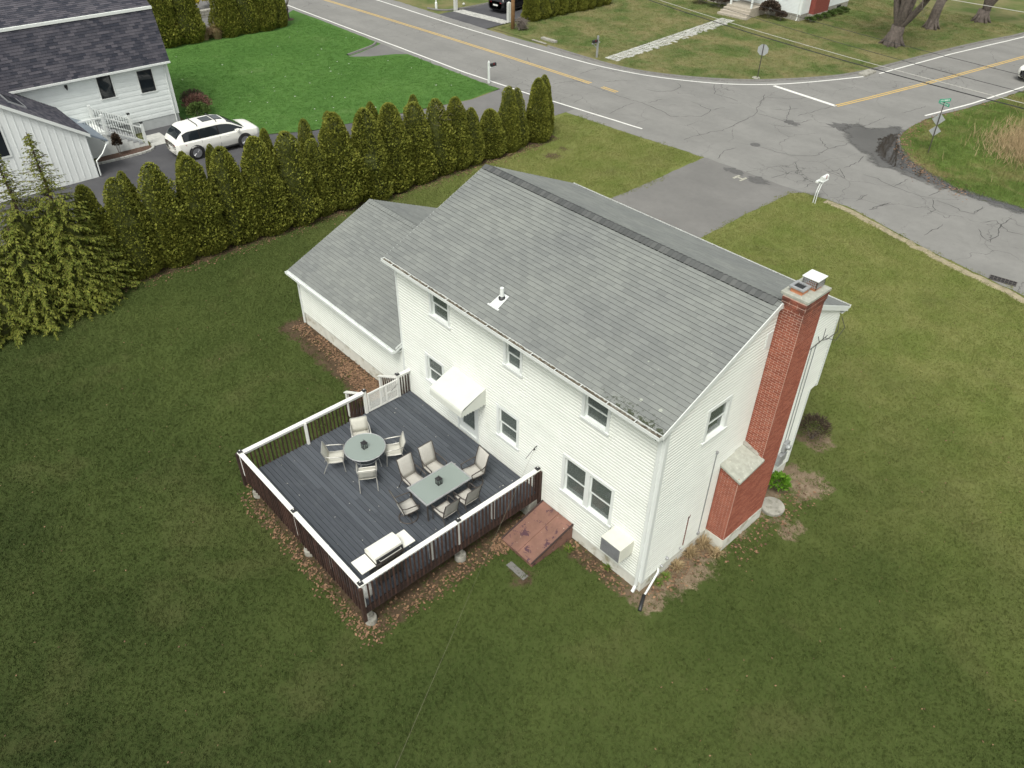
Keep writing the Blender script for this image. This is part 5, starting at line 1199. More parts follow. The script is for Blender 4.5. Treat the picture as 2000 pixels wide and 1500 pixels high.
# clothes line from the back wall
t = thing('clothes_line', (-4.12, -.1, 2.5), 'thin clothes line with pulley running from the back wall over the deck rail', 'clothes line')
cl = MB(); cl.tube([(-4.12, -.0, 2.55), (-4.13, -.12, 2.5)], .012, 5); cl.tube([(-4.13, -.10, 2.52), (-4.02, -.55, 2.44)], .008, 5); cl.lathe([(.03, -.01), (.03, .01)], (-4.125, -.12, 2.46), 10, 'x'); cl.build('pulley', 'black_metal', t)
ln = MB(); ln.tube([(-4.11, -.12, 2.49), (-1.9, -4.1, 2.36), (.44, -8.07, 2.40), (4.5, -15.0, 2.7)], .0018, 4); ln.tube([(-4.14, -.12, 2.43), (-1.92, -4.12, 2.26), (.42, -8.09, 2.28), (4.48, -15.0, 2.6)], .0018, 4); ln.build('line', 'rope', t)
ps = MB(); ps.tube([(4.5, -15.02, -.1), (4.5, -15.02, 2.8)], .05, 8); ps.build('line_post', 'galv_metal', t)
# dry grass tufts and weeds by the walls
def grass_tuft(c, n, h, spread, mat, label, name='dry_grass_tuft', cat='grass tuft', group=None, seed=0):
    rr = random.Random(seed+int(c[0]*100)); t = MB()
    for _ in range(n):
        a = rr.random()*6.283; d = spread*.35*math.sqrt(rr.random()); x, y = c[0]+d*math.cos(a), c[1]+d*math.sin(a); L = h*rr.uniform(.5, 1.1); o = spread*rr.uniform(.2, 1.0); b_ = a+rr.gauss(0, .5); w_ = .006+.006*h
        px, py = -math.sin(b_)*w_, math.cos(b_)*w_
        m1 = (x+o*.35*math.cos(b_), y+o*.35*math.sin(b_), L*.7); e_ = (x+o*math.cos(b_), y+o*math.sin(b_), L*rr.uniform(.6, 1.0))
        t.add([(x-px, y-py, -.01), (x+px, y+py, -.01), (m1[0]+px, m1[1]+py, m1[2]), (m1[0]-px, m1[1]-py, m1[2]), e_], [(0, 1, 2, 3), (3, 2, 4)])
    return tag(t.build(name, mat), label, cat, group)
for i, (u, v, n, h, s, m_) in enumerate(((1345, 1085, 150, .32, .34, 'dry_grass'), (1372, 1068, 150, .34, .34, 'dry_grass'), (1395, 1085, 110, .24, .30, 'dry_grass'), (1320, 1110, 120, .25, .3, 'dry_grass'))):
    grass_tuft(G(u, v), n, h, s, m_, 'dry straw coloured grass tuft between the chimney foot and the house corner', group='dry tufts by the chimney foot', seed=i)
for i, (u, v) in enumerate(((1300, 1128), (1285, 1140), (1185, 1110), (1110, 1075))):
    grass_tuft(G(u, v), 60, .17, .2, 'weed', 'small green weed tuft at the foot of the house wall', 'weed_tuft', 'weed', 'weeds along the foundation', i)
# ================================================================ HEDGE (arborvitae)
def arbor_mesh(seed, H, Rb, tips=1, n=15000, sz=.082):
    rr = random.Random(seed); mb = MB(); core = MB()
    sp = [(0, 0, 1.0)]
    for k in range(tips-1): a = rr.random()*6.283; sp.append((Rb*.38*math.cos(a), Rb*.38*math.sin(a), rr.uniform(.80, .96)))
    lump = [(rr.uniform(0, 6.283), rr.uniform(0, 1), rr.uniform(.08, .2)) for _ in range(26)]
    def rad(f, th):
        r = Rb*(min(1, (f+.12)/.24)**.5)*(1-max(0, f-.12)/.88)**.44 if f < 1 else 0
        for (a, hf, am) in lump:
            d = abs((th-a+math.pi) % (2*math.pi)-math.pi); r *= 1+am*math.exp(-(d/.5)**2-((f-hf)/.07)**2)
        return r
    for i in range(n):
        x0, y0, hs_ = sp[i % len(sp)]; k = 1.0 if i % len(sp) == 0 else .62
        f = 1-math.sqrt(rr.random()) if rr.random() < .55 else rr.random(); th = rr.random()*6.283
        r = rad(f, th)*k*rr.uniform(.84, 1.03); z = f*H*hs_; sc_ = 1-.25*f
        x, y = x0*(1-.4*f)+r*math.cos(th), y0*(1-.4*f)+r*math.sin(th)
        d = V3(math.cos(th)*.55, math.sin(th)*.55, .75)+V3(rr.gauss(0, .3), rr.gauss(0, .3), rr.gauss(0, .3)); d.normalize()
        tw = rr.random()*3.14; s = V3(-math.sin(th), math.cos(th), 0)*math.cos(tw)+V3(math.cos(th), math.sin(th), -.3)*math.sin(tw); s = (s-d*s.dot(d)).normalized()
        L = sz*sc_*rr.uniform(.7, 1.4); p = V3(x, y, z)
        mb.add([p-d*L*.5-s*L*.12, p+s*L*.5+d*L*.1, p+d*L*.85, p-s*L*.45+d*L*.2], [(0, 1, 2, 3)])
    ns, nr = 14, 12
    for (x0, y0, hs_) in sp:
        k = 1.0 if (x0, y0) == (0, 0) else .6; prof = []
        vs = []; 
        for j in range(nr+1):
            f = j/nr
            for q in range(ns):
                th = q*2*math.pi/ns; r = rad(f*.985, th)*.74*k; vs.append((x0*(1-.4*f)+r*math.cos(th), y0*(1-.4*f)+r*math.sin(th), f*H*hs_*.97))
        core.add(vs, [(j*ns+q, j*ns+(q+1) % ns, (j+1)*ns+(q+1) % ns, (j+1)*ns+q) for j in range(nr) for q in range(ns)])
    def mk(m, nm, mat):
        me = bpy.data.meshes.new(nm); me.from_pydata(m.v, [], m.f); me.materials.append(M_[mat]); return me
    tr = MB(); tr.tube([(0, 0, -.05), (0, 0, .6)], [.07, .05], 7)
    return mk(mb, 'foliage', 'arbor_leaf'), mk(core, 'inner_foliage', 'arbor_core'), mk(tr, 'trunk', 'bark_red')
AV = [arbor_mesh(21, 4.3, .92, 1), arbor_mesh(22, 4.3, .95, 2), arbor_mesh(23, 4.3, .88, 3), arbor_mesh(24, 4.3, .90, 1), arbor_mesh(25, 4.3, .92, 2)]
ORD = ['first','second','third','fourth','fifth','sixth','seventh','eighth','ninth','tenth','eleventh','twelfth','thirteenth','fourteenth','fifteenth','sixteenth','seventeenth','eighteenth','nineteenth','twentieth','twenty-first','twenty-second']
def arbor(x, y, h, rs, var, rz, label, group):
    t = bpy.data.objects.new('arborvitae', None); COL.objects.link(t); t.location = (x, y, 0); t.rotation_euler = (0, 0, rz); t.scale = (rs, rs, h/4.3)
    tag(t, label, 'tree', group)
    for nm, me in zip(('foliage', 'inner_foliage', 'trunk'), AV[var]): o = bpy.data.objects.new(nm, me); COL.objects.link(o); o.parent = t
    return t
hr = random.Random(31)
HT = [(-4.45, 4.20, .80), (-3.30, 4.30, .98), (-1.75, 4.50, 1.14), (-.20, 4.40, 1.05), (1.35, 4.40, 1.05), (2.90, 4.50, 1.10), (4.45, 4.35, 1.08), (5.75, 3.70, .88), (7.10, 4.60, 1.12), (8.70, 4.50, 1.14),
      (10.30, 4.35, 1.12), (11.80, 4.10, 1.05), (13.20, 3.95, 1.04), (14.45, 3.80, .90), (15.45, 3.05, .74), (16.95, 2.60, .94), (18.25, 3.60, .74), (19.05, 3.30, .74), (20.55, 3.60, .82), (21.45, 3.50, .68)]
names_h = {14: 'short narrow arborvitae in the hedge with a bare twig at its tip', 15: 'shortest, squat arborvitae in the hedge towards the street'}
for i, (y, h, rs) in enumerate(HT):
    rs *= 1.08; x = -25.65+hr.uniform(-.12, .12)-(.3 if i in (0, 19) else 0)
    lb = names_h.get(i, ('tall dense' if i < 14 else 'slender pointed')+' arborvitae, '+ORD[i]+' in the hedge row counting from the feathery conifers')
    arbor(x, y, h, rs, i % 5, hr.random()*6.283, lb, 'arborvitae of the hedge row')
for i, (y, h, rs) in enumerate(((-2.6, 4.0, .7), (-.0+.1, 4.15, .7), (1.45, 4.1, .6), (4.1, 4.2, .6), (6.15, 4.2, .7), (7.45, 4.3, .7), (9.95, 4.2, .7), (12.7, 3.95, .7))):
    arbor(-26.95+hr.uniform(-.1, .1), y, h, rs, (i+2) % 5, hr.random()*6.283, 'narrow arborvitae, '+ORD[i]+' of the rear hedge rank counting from the conifers', 'arborvitae of the rear hedge rank')
# bare twigs caught in the hedge
tw = MB(); rr = random.Random(5)
for k in range(7):
    y = 12.2+rr.random()*3.6; z = 2.6+rr.random()*1.1; p = V3(-25.35, y, z); pts = [p]
    for q in range(5): p = p+V3(rr.uniform(.02, .12), rr.uniform(-.32, .32), rr.uniform(-.22, .18)); pts.append(p)
    tw.tube(pts, [.009, .008, .007, .006, .005, .003], 4)
tag(tw.build('dead_twigs', 'twig'), 'bare grey vine twigs hanging on the hedge', 'twigs')
# far arborvitae
for i, (x, y, h, rs) in enumerate(((-58.9, 12.0, 6.2, 1.35), (-58.8, 13.9, 6.0, 1.3))): arbor(x, y, h, rs, i, i*1.3, ('tall thick arborvitae right behind the neighbouring house roof', 'tall thick arborvitae beside the dry ornamental grasses')[i], 'arborvitae pair at the far lawn edge')
for i, (x, y, h, rs) in enumerate(((-58.6, 17.2, 5.6, 1.25), (-58.5, 18.8, 5.7, 1.2), (-58.4, 20.3, 5.6, 1.2), (-58.6, 21.6, 5.4, 1.0))): arbor(x, y, h, rs, (i+1) % 5, i*1.7, 'broad arborvitae, '+ORD[i]+' of the clump counting from the dry grasses to the sapling', 'arborvitae clump by the sapling')
for i in range(9): arbor(-46.3+hr.uniform(-.08, .08), 39.6+i*1.18, 3.1+hr.uniform(-.15, .15), .86, i % 5, i*1.1, 'arborvitae, '+ORD[i]+' of the low hedge beside the black SUV, counting from the street', 'arborvitae hedge across the street')
# ================================================================ feathery conifers at the left
def cypress(x, y, H, Rb, seed, label, thin_top=.0):
    rr = random.Random(seed); t = thing('feathery_conifer', (x, y, 0), label, 'tree', 'feathery conifers at the end of the hedge'); lf = MB(); br = MB()
    tr = MB(); tr.tube([(x, y, -.05), (x+.04, y, H*.5), (x, y, H)], [.13, .07, .012], 8); tr.build('trunk', 'bark_red', t)
    wz_ = thin_top or 1.0; nbr = int(520*H*wz_/5)+(int(70*(1-wz_)*H/2) if thin_top else 0)
    for i in range(nbr):
        f = (i+rr.random())/nbr
        f = f*f*.35+f*.65
        z = .10+f*(H-.16); th = i*2.399+rr.gauss(0, .3)
        if f < wz_: L = Rb*(1-(.50 if thin_top else .97)*(f/wz_)**1.3)*rr.uniform(.72, 1.12)+.08
        else: L = (.95*(1-f)/(1-wz_)+.10)*rr.uniform(.6, 1.25)
        wsp = f > wz_
        if wsp and rr.random() < .15: continue
        d0 = V3(math.cos(th), math.sin(th), .45 if wsp else .20); p = V3(x, y, z); pts = [p.copy()]; m = max(3, int(L/.14)); d = d0.copy()
        for k in range(m):
            d = (d+V3(0, 0, -.42/m+rr.gauss(0, .03))+V3(rr.gauss(0, .05), rr.gauss(0, .05), 0)).normalized(); p = p+d*(L/m); pts.append(p.copy())
        br.tube([pts[0], pts[len(pts)//2], pts[-1]], [.010, .007, .003], 3, cap=False)
        for k in range(1, len(pts)):
            if k/len(pts) < .35 and not wsp: continue
            dd = (pts[k]-pts[k-1]).normalized(); sd = dd.cross(V3(0, 0, 1)).normalized()
            for sg in ((-1, 1, 0) if wsp else (-1, 1, -1, 1, 0, 0)):
                ll = (.11+.09*(1-k/len(pts)))*rr.uniform(.6, 1.25)*(.75 if wsp else 1); q = (dd*.75+sd*sg*.85+V3(0, 0, -.28)+V3(rr.gauss(0, .2), rr.gauss(0, .2), rr.gauss(0, .2))).normalized()
                s2 = q.cross(V3(rr.gauss(0, .4), rr.gauss(0, .4), 1)).normalized(); b0 = pts[k]-(pts[k]-pts[k-1])*rr.random()
                lf.add([b0, b0+q*ll*.45+s2*ll*.20, b0+q*ll+V3(0, 0, -.02), b0+q*ll*.5-s2*ll*.20], [(0, 1, 2, 3)])
    co = MB(); ns = 14; cv = []
    for j in range(9):
        f = j/8
        for q in range(ns): a = q*2*math.pi/ns; r = Rb*(.50 if j < 8 else .05)*(1-(.55 if thin_top else .97)*f**1.3)*rr.uniform(.85, 1.1); cv.append((x+r*math.cos(a), y+r*math.sin(a), .05+f*H*wz_*.92))
    co.add(cv, [(j*ns+q, j*ns+(q+1) % ns, (j+1)*ns+(q+1) % ns, (j+1)*ns+q) for j in range(8) for q in range(ns)]); co.build('inner_foliage', 'arbor_core', t)
    br.build('branches', 'bark_red', t); lf.build('foliage', 'cypress_leaf', t)
    return t
cypress(-25.3, -5.75, 6.9, 1.75, 1, 'tallest feathery conifer at the end of the hedge, with a sparse pointed top', .66); cypress(-25.6, -6.95, 6.4, 1.8, 2, 'feathery conifer with a wispy top beside the tallest conifer', .68); cypress(-25.0, -8.8, 4.6, 2.1, 3, 'broad low feathery conifer sweeping the lawn at the edge of the yard')
cypress(-25.0, -6.2, 3.9, 1.95, 4, 'bushy feathery conifer in front of the two wispy topped conifers'); cypress(-25.3, -10.9, 5.0, 2.2, 5, 'feathery conifer farthest from the hedge'); cypress(-25.3, -4.85, 3.2, 1.35, 6, 'small feathery conifer against the first arborvitae'); cypress(-24.8, -7.6, 3.9, 1.9, 7, 'rounded feathery conifer between the wispy topped conifer and the broad low one')
# ================================================================ NEIGHBOURING HOUSE
nh = thing('neighbour_house', (-45, 0, 0), 'white gambrel house with dark shingle roof and a gabled wing', 'house')
NX, NY = -42.0, 5.7
NP = Plane((NX, 0, 0), (0, 1, 0), (1, 0, 0)); NE = 3.72
nwin = [(1.55, 2.45, 2.25, 3.58), (3.82, 4.80, 2.12, 3.48)]
nwl = sheath('wall', NP, -12, NY, .45, NE, [(a+.04, b_-.04, c+.04, d-.04) for a, b_, c, d in nwin], 'far_siding', nh)
siding(nwl, NP, .62, NE-.02, lambda z: (-12, NY-.06), [(a+.03, b_-.03, c+.03, d-.03) for a, b_, c, d in nwin], ex=.30, mat='far_siding', d0=.004, d1=.022)
for a, b_, c, d in nwin:
    f_ = MB(); NP.box(f_, a, a+.06, c, d, 0, .05); NP.box(f_, b_-.06, b_, c, d, 0, .05); NP.box(f_, a+.06, b_-.06, d-.06, d, 0, .049); NP.box(f_, a-.02, b_+.02, c, c+.05, 0, .06); fo = f_.build('window', 'white_trim', nh)
    f_ = MB(); NP.box(f_, a+.06, a+.11, c+.05, d-.06, -.04, .035); NP.box(f_, b_-.11, b_-.06, c+.05, d-.06, -.04, .035); NP.box(f_, a+.11, b_-.11, d-.11, d-.06, -.04, .034); NP.box(f_, a+.11, b_-.11, c+.05, c+.10, -.04, .034); f_.build('sash', 'black_plastic', fo)
    f_ = MB(); NP.box(f_, a+.11, b_-.11, c+.10, d-.11, -.012, -.006); f_.build('pane', 'car_glass', fo)
f_ = MB(); f_.box(NX-8, NX+.0, NY-.2, NY+.0, -.1, .60); f_.box(NX-.2, NX, -12, NY-.2, -.1, .60); f_.build('foundation', 'grey_block', nh)
NS = Plane((0, NY, 0), (1, 0, 0), (0, 1, 0)); s_ = MB(); s_.prism([(NX-.02, NY-.1, .55), (NX-.02, NY-.1, NE), (NX-.55, NY-.1, 6.45), (NX-4.0, NY-.1, 8.2), (NX-7.45, NY-.1, 6.45), (NX-8, NY-.1, NE), (NX-8, NY-.1, .55)], (0, .09, 0)); s_.build('wall', 'far_siding', nh, recalc=True)
for z, x in ((.6, 0),): MB().box(NX-.09, NX+.04, NY-.09, NY+.04, .60, NE).build('corner_board', 'white_trim', nh)
# gambrel roof
EYR = NY+.14; SK = -12.2
def slab(p, d, th, name, mats, parent):   # quad p extruded along normal by th
    mb = MB(); q = [Vector(x) for x in p]; n_ = (q[1]-q[0]).cross(q[3]-q[0]).normalized(); mb.hexa([x-n_*th for x in q], q); return mb.build(name, mats, parent, recalc=True)
e0, e1, e2 = (NX+.28, NE), (NX-.50, 6.50), (NX-4.0, 8.25)
r1 = slab([(e0[0], SK, e0[1]), (e0[0], EYR, e0[1]), (e1[0], EYR, e1[1]), (e1[0], SK, e1[1])], 0, .10, 'roof', 'white_trim', nh)
sv1 = (e1[0]-e0[0], 0, e1[1]-e0[1]); roof_slope(r1, (e0[0]+.01, SK, e0[1]), (0, 1, 0), sv1, EYR-SK, math.hypot(sv1[0], sv1[2])-.06, 'shingle_dark', 0, 31, .33, .15)
r2 = slab([(e1[0]+.02, SK, e1[1]+.07), (e1[0]+.02, EYR, e1[1]+.07), (e2[0], EYR, e2[1]+.07), (e2[0], SK, e2[1]+.07)], 0, .10, 'roof', 'white_trim', nh)
sv2 = (e2[0]-e1[0], 0, e2[1]-e1[1]); roof_slope(r2, (e1[0]-.02, SK, e1[1]+.09), (0, 1, 0), sv2, EYR-SK, math.hypot(sv2[0], sv2[2]), 'shingle_dark', 0, 32, .33, .15)
slab([(NX-8.3, EYR, e0[1]), (NX-8.3, SK, e0[1]), (NX-7.5, SK, 6.5), (NX-7.5, EYR, 6.5)], 0, .1, 'roof', 'shingle_dark', nh); slab([(NX-7.5, EYR, 6.52), (NX-7.5, SK, 6.52), (e2[0], SK, e2[1]+.06), (e2[0], EYR, e2[1]+.06)], 0, .1, 'roof', 'shingle_dark', nh)
MB().box(e1[0]+.0, e1[0]+.10, SK, EYR, 6.44, 6.58).build('break_trim', 'white_trim', nh)
g = MB(); g.box(e0[0]-.02, e0[0]+.11, SK, EYR, NE-.10, NE-.0); g.build('gutter', 'white_trim', nh); MB().box(NX, e0[0]-.02, SK, EYR-.05, NE-.06, NE-.03).build('soffit', 'white_trim', nh)
g = MB(); g.tube([(e0[0]+.04, NY-.18, NE-.08), (NX+.08, NY-.22, NE-.35), (NX+.08, NY-.22, .1)], .04, 6); g.build('downspout', 'white_trim', nh)
lt = MB(); lt.box(NX+.034, NX+.10, -.12, .02, 3.30, 3.44); lt.lathe([(.02, 0), (.06, .12), (.065, .13)], (NX+.12, -.05, 3.18), 10); lt.build('wall_lamp', 'black_metal', nh)
# wing with gable to the driveway
WX, WY, WE, WSL = -37.0, -1.05, 2.45, .66
WRy = -5.6; WRz = WE+(WY-WRy)*WSL
wg_ = MB(); wg_.prism([(WX-.1, WY, .0), (WX-.1, 2*WRy-WY, .0), (WX-.1, 2*WRy-WY, WE-.08), (WX-.1, WRy, WRz-.08), (WX-.1, WY, WE-.08)], (.1, 0, 0)); wgo = wg_.build('wing_wall', 'board_batten', nh, recalc=True)
k = WY-.05
while k > 2*WRy-WY:
    zt_ = WE+(WY-k)*WSL-.10 if k > WRy else WE+(k-2*WRy+WY)*WSL-.10
    MB().box(WX+.0005, WX+.02, k-.02, k+.02, .12, zt_-.02).build('batten', 'board_batten', wgo); k -= .32
MB().box(NX, WX-.1, WY-.10, WY-.002, 0, WE-.06).build('wall', 'board_batten', nh)
f_ = MB(); f_.box(WX, WX+.05, -5.75, -4.62, 2.1, 3.66); fo = f_.build('window', 'white_trim', nh); MB().box(WX+.05, WX+.06, -5.66, -4.72, 2.2, 3.56).build('pane', 'car_glass', fo)
wr = slab([(NX-.3, WY+.16, WE-.10), (WX+.16, WY+.16, WE-.10), (WX+.16, WRy, WRz+.0), (NX-.3, WRy, WRz+.0)][::-1], 0, .1, 'roof', 'white_trim', nh)
wv = (0, WRy-WY-.16, WRz-WE+.10); roof_slope(wr, (WX+.16, WY+.17, WE-.095), (-1, 0, 0), wv, WX-NX+.46, math.hypot(wv[1], wv[2]), 'shingle_dark', 0, 33, .33, .15)
slab([(WX+.16, 2*WRy-WY-.16, WE-.10), (NX-.3, 2*WRy-WY-.16, WE-.10), (NX-.3, WRy, WRz), (WX+.16, WRy, WRz)][::-1], 0, .1, 'roof', 'shingle_dark', nh)
rk = MB(); rk.prism([(WX+.161, WY+.18, WE-.27), (WX+.161, WRy, WRz-.17), (WX+.161, WRy, WRz+.01), (WX+.161, WY+.18, WE-.09)], (.02, 0, 0)); rk.build('rake_board', 'white_trim', nh, recalc=True)
# skylight on the wing roof
def wz(y): return WE-.10+(WY+.16-y)*(WRz-WE+.10)/(WY+.16-WRy)
sk = MB(); ya, yb, xa, xb = -3.0, -3.75, -39.9, -38.2
sk.hexa([(xa, ya, wz(ya)), (xb, ya, wz(ya)), (xb, yb, wz(yb)), (xa, yb, wz(yb))], [(xa, ya, wz(ya)+.11), (xb, ya, wz(ya)+.11), (xb, yb, wz(yb)+.11), (xa, yb, wz(yb)+.11)]); sko = sk.build('skylight', 'galv_metal', nh, recalc=True)
sk = MB(); ya, yb, xa, xb = -3.08, -3.67, -39.8, -38.3; sk.hexa([(xa, ya, wz(ya)+.10), (xb, ya, wz(ya)+.10), (xb, yb, wz(yb)+.10), (xa, yb, wz(yb)+.10)], [(xa, ya, wz(ya)+.125), (xb, ya, wz(ya)+.125), (xb, yb, wz(yb)+.125), (xa, yb, wz(yb)+.125)]); sk.build('pane', 'car_glass', sko, recalc=True)
# pent roof of standing seam metal beside the wing
pr_ = slab([(-40.6, WY+.0, 2.30), (-37.0, WY+.0, 2.30), (-37.0, WY+.95, 1.72), (-40.6, WY+.95, 1.72)][::-1], 0, .08, 'pent_roof', 'metal_roof', nh)
for k in range(13):
    x = -40.55+k*.295; sm = MB(); sm.hexa([(x-.012, WY+.02, 2.30), (x+.012, WY+.02, 2.30), (x+.012, WY+.94, 1.735), (x-.012, WY+.94, 1.735)], [(x-.012, WY+.02, 2.335), (x+.012, WY+.02, 2.335), (x+.012, WY+.94, 1.77), (x-.012, WY+.94, 1.77)]); sm.build('seam', 'metal_roof', pr_, recalc=True)
g = MB(); g.box(-40.6, -37.0, WY+.86, WY+.99, 1.58, 1.70); g.tube([(-37.05, WY+.9, 1.62), (-36.9, WY+.5, 1.2), (-36.9, WY+.1, .9), (-36.9, WY+.08, .1)], .04, 6); g.build('pent_gutter', 'white_trim', nh)
# porch stairs
ps_ = thing('porch_stairs', (-40, 1.8, 0), 'white porch stairs with black balusters beside the neighbouring house', 'stairs')
sx0, sx1 = -41.6, -39.7; MB().box(-41.9, sx1, -.95, .75, 0, 1.15).build('landing', 'white_trim', ps_)
for k in range(6): MB().box(sx0, sx1, .75+k*.30, .75+k*.30+.31, 0, 1.15-.165*(k+1)).build('step', 'concrete' if k < 0 else 'white_trim', ps_)
for k in range(6): MB().box(sx0-.01, sx1+.01, .74+k*.30, .75+k*.30+.30, 1.15-.165*(k+1), 1.15-.165*(k+1)+.03).build('tread', 'galv_metal', ps_)
for x in (sx0, sx1):
    MB().box(x-.07, x+.07, .62, .76, 1.1, 2.25).build('newel_post', 'white_trim', ps_); MB().box(x-.07, x+.07, 2.58, 2.72, 0, 1.30).build('newel_post', 'white_trim', ps_); MB().box(x-.08, x+.08, 2.57, 2.73, 1.30, 1.38).build('post_cap', 'black_plastic', ps_)
    r_ = MB(); r_.prism([(x-.035, .76, 2.10), (x-.035, 2.58, 1.12), (x-.035, 2.58, 1.05), (x-.035, .76, 2.03)], (.07, 0, 0)); r_.prism([(x-.03, .76, 1.32), (x-.03, 2.58, .34), (x-.03, 2.58, .27), (x-.03, .76, 1.25)], (.06, 0, 0)); r_.build('handrail', 'white_trim', ps_, recalc=True)
    for k in range(14):
        y = .88+k*.125; z = 2.05-(y-.76)*.538; MB().tube([(x, y, z-.75), (x, y, z)], .012, 5).build('baluster', 'black_metal', ps_)
r_ = MB(); r_.box(sx1-.035, sx1+.035, -.95, .62, 2.05, 2.12); r_.box(sx1-.03, sx1+.03, -.95, .62, 1.25, 1.31); r_.build('handrail', 'white_trim', ps_)
for k in range(11): MB().tube([(sx1, -.85+k*.13, 1.3), (sx1, -.85+k*.13, 2.06)], .012, 5).build('baluster', 'black_metal', ps_)
# planting bed with stone edging
MB().box(0, 1, 0, 1, 0, 1)
sheet('planting_bed', [(-39.65, -.1), (-38.75, -.7), (-38.7, 1.2), (-38.75, 2.3), (-39.0, 2.75), (-39.65, 2.75)], .014, 'mulch'); bl = smooth_path([(-39.6, -.9), (-38.7, -.8), (-38.62, .4), (-38.62, 1.6), (-38.7, 2.5), (-39.2, 2.9), (-39.7, 2.85)], 2)
edg = thing('bed_edging', (-38.7, 1, 0), 'curved light stone edging round the planting bed by the porch stairs', 'edging'); q = 0; cum = [0]
for a, b_ in zip(bl, bl[1:]): cum.append(cum[-1]+math.dist(a, b_))
def along(P, cum, s):
    i = max(0, min(len(P)-2, int(np.searchsorted(cum, s))-1)); t = (s-cum[i])/max(1e-6, cum[i+1]-cum[i]); return V3(P[i][0]+(P[i+1][0]-P[i][0])*t, P[i][1]+(P[i+1][1]-P[i][1])*t, 0)
while q < cum[-1]-.24:
    a, b_ = along(bl, cum, q), along(bl, cum, q+.24); d = (b_-a).normalized(); n_ = V3(-d.y, d.x, 0)*.07; o_ = MB(); o_.hexa([a-n_, b_-d*.012-n_, b_-d*.012+n_, a+n_], [x+V3(0, 0, .11) for x in (a-n_*.9, b_-d*.012-n_*.9, b_-d*.012+n_*.9, a+n_*.9)]); o_.build('stone', 'kerb_stone', edg); q += .25
MB()
tag(sheet('path_slab', [(-41.2, 2.95), (-39.3, 2.95), (-39.3, 4.0), (-41.2, 4.0)], .016, 'kerb_stone', None), kind='structure')
cypress_small = leaf_clump('dwarf_conifer', (-39.25, .95), .26, 1.35, 900, 'shrub_dark', 'small brownish cone shaped shrub in the bed by the porch stairs', 'shrub', .13, .03, .9)
leaf_clump('boxwood', (-41.5, 6.75), .75, 1.15, 1500, 'shrub_mid', 'rounded green shrub at the corner of the neighbouring house', 'shrub', .12, .04, seed=3); leaf_clump('reddish_shrub', (-42.6, 7.2), .95, 1.3, 1500, 'shrub_red', 'reddish leafless shrub beside the rounded green one', 'shrub', .13, .025, seed=4); leaf_clump('reddish_shrub', (-43.9, 7.5), .85, 1.2, 1300, 'shrub_dark', 'pale twiggy shrub against the neighbouring house end wall', 'shrub', .13, .02, seed=5)
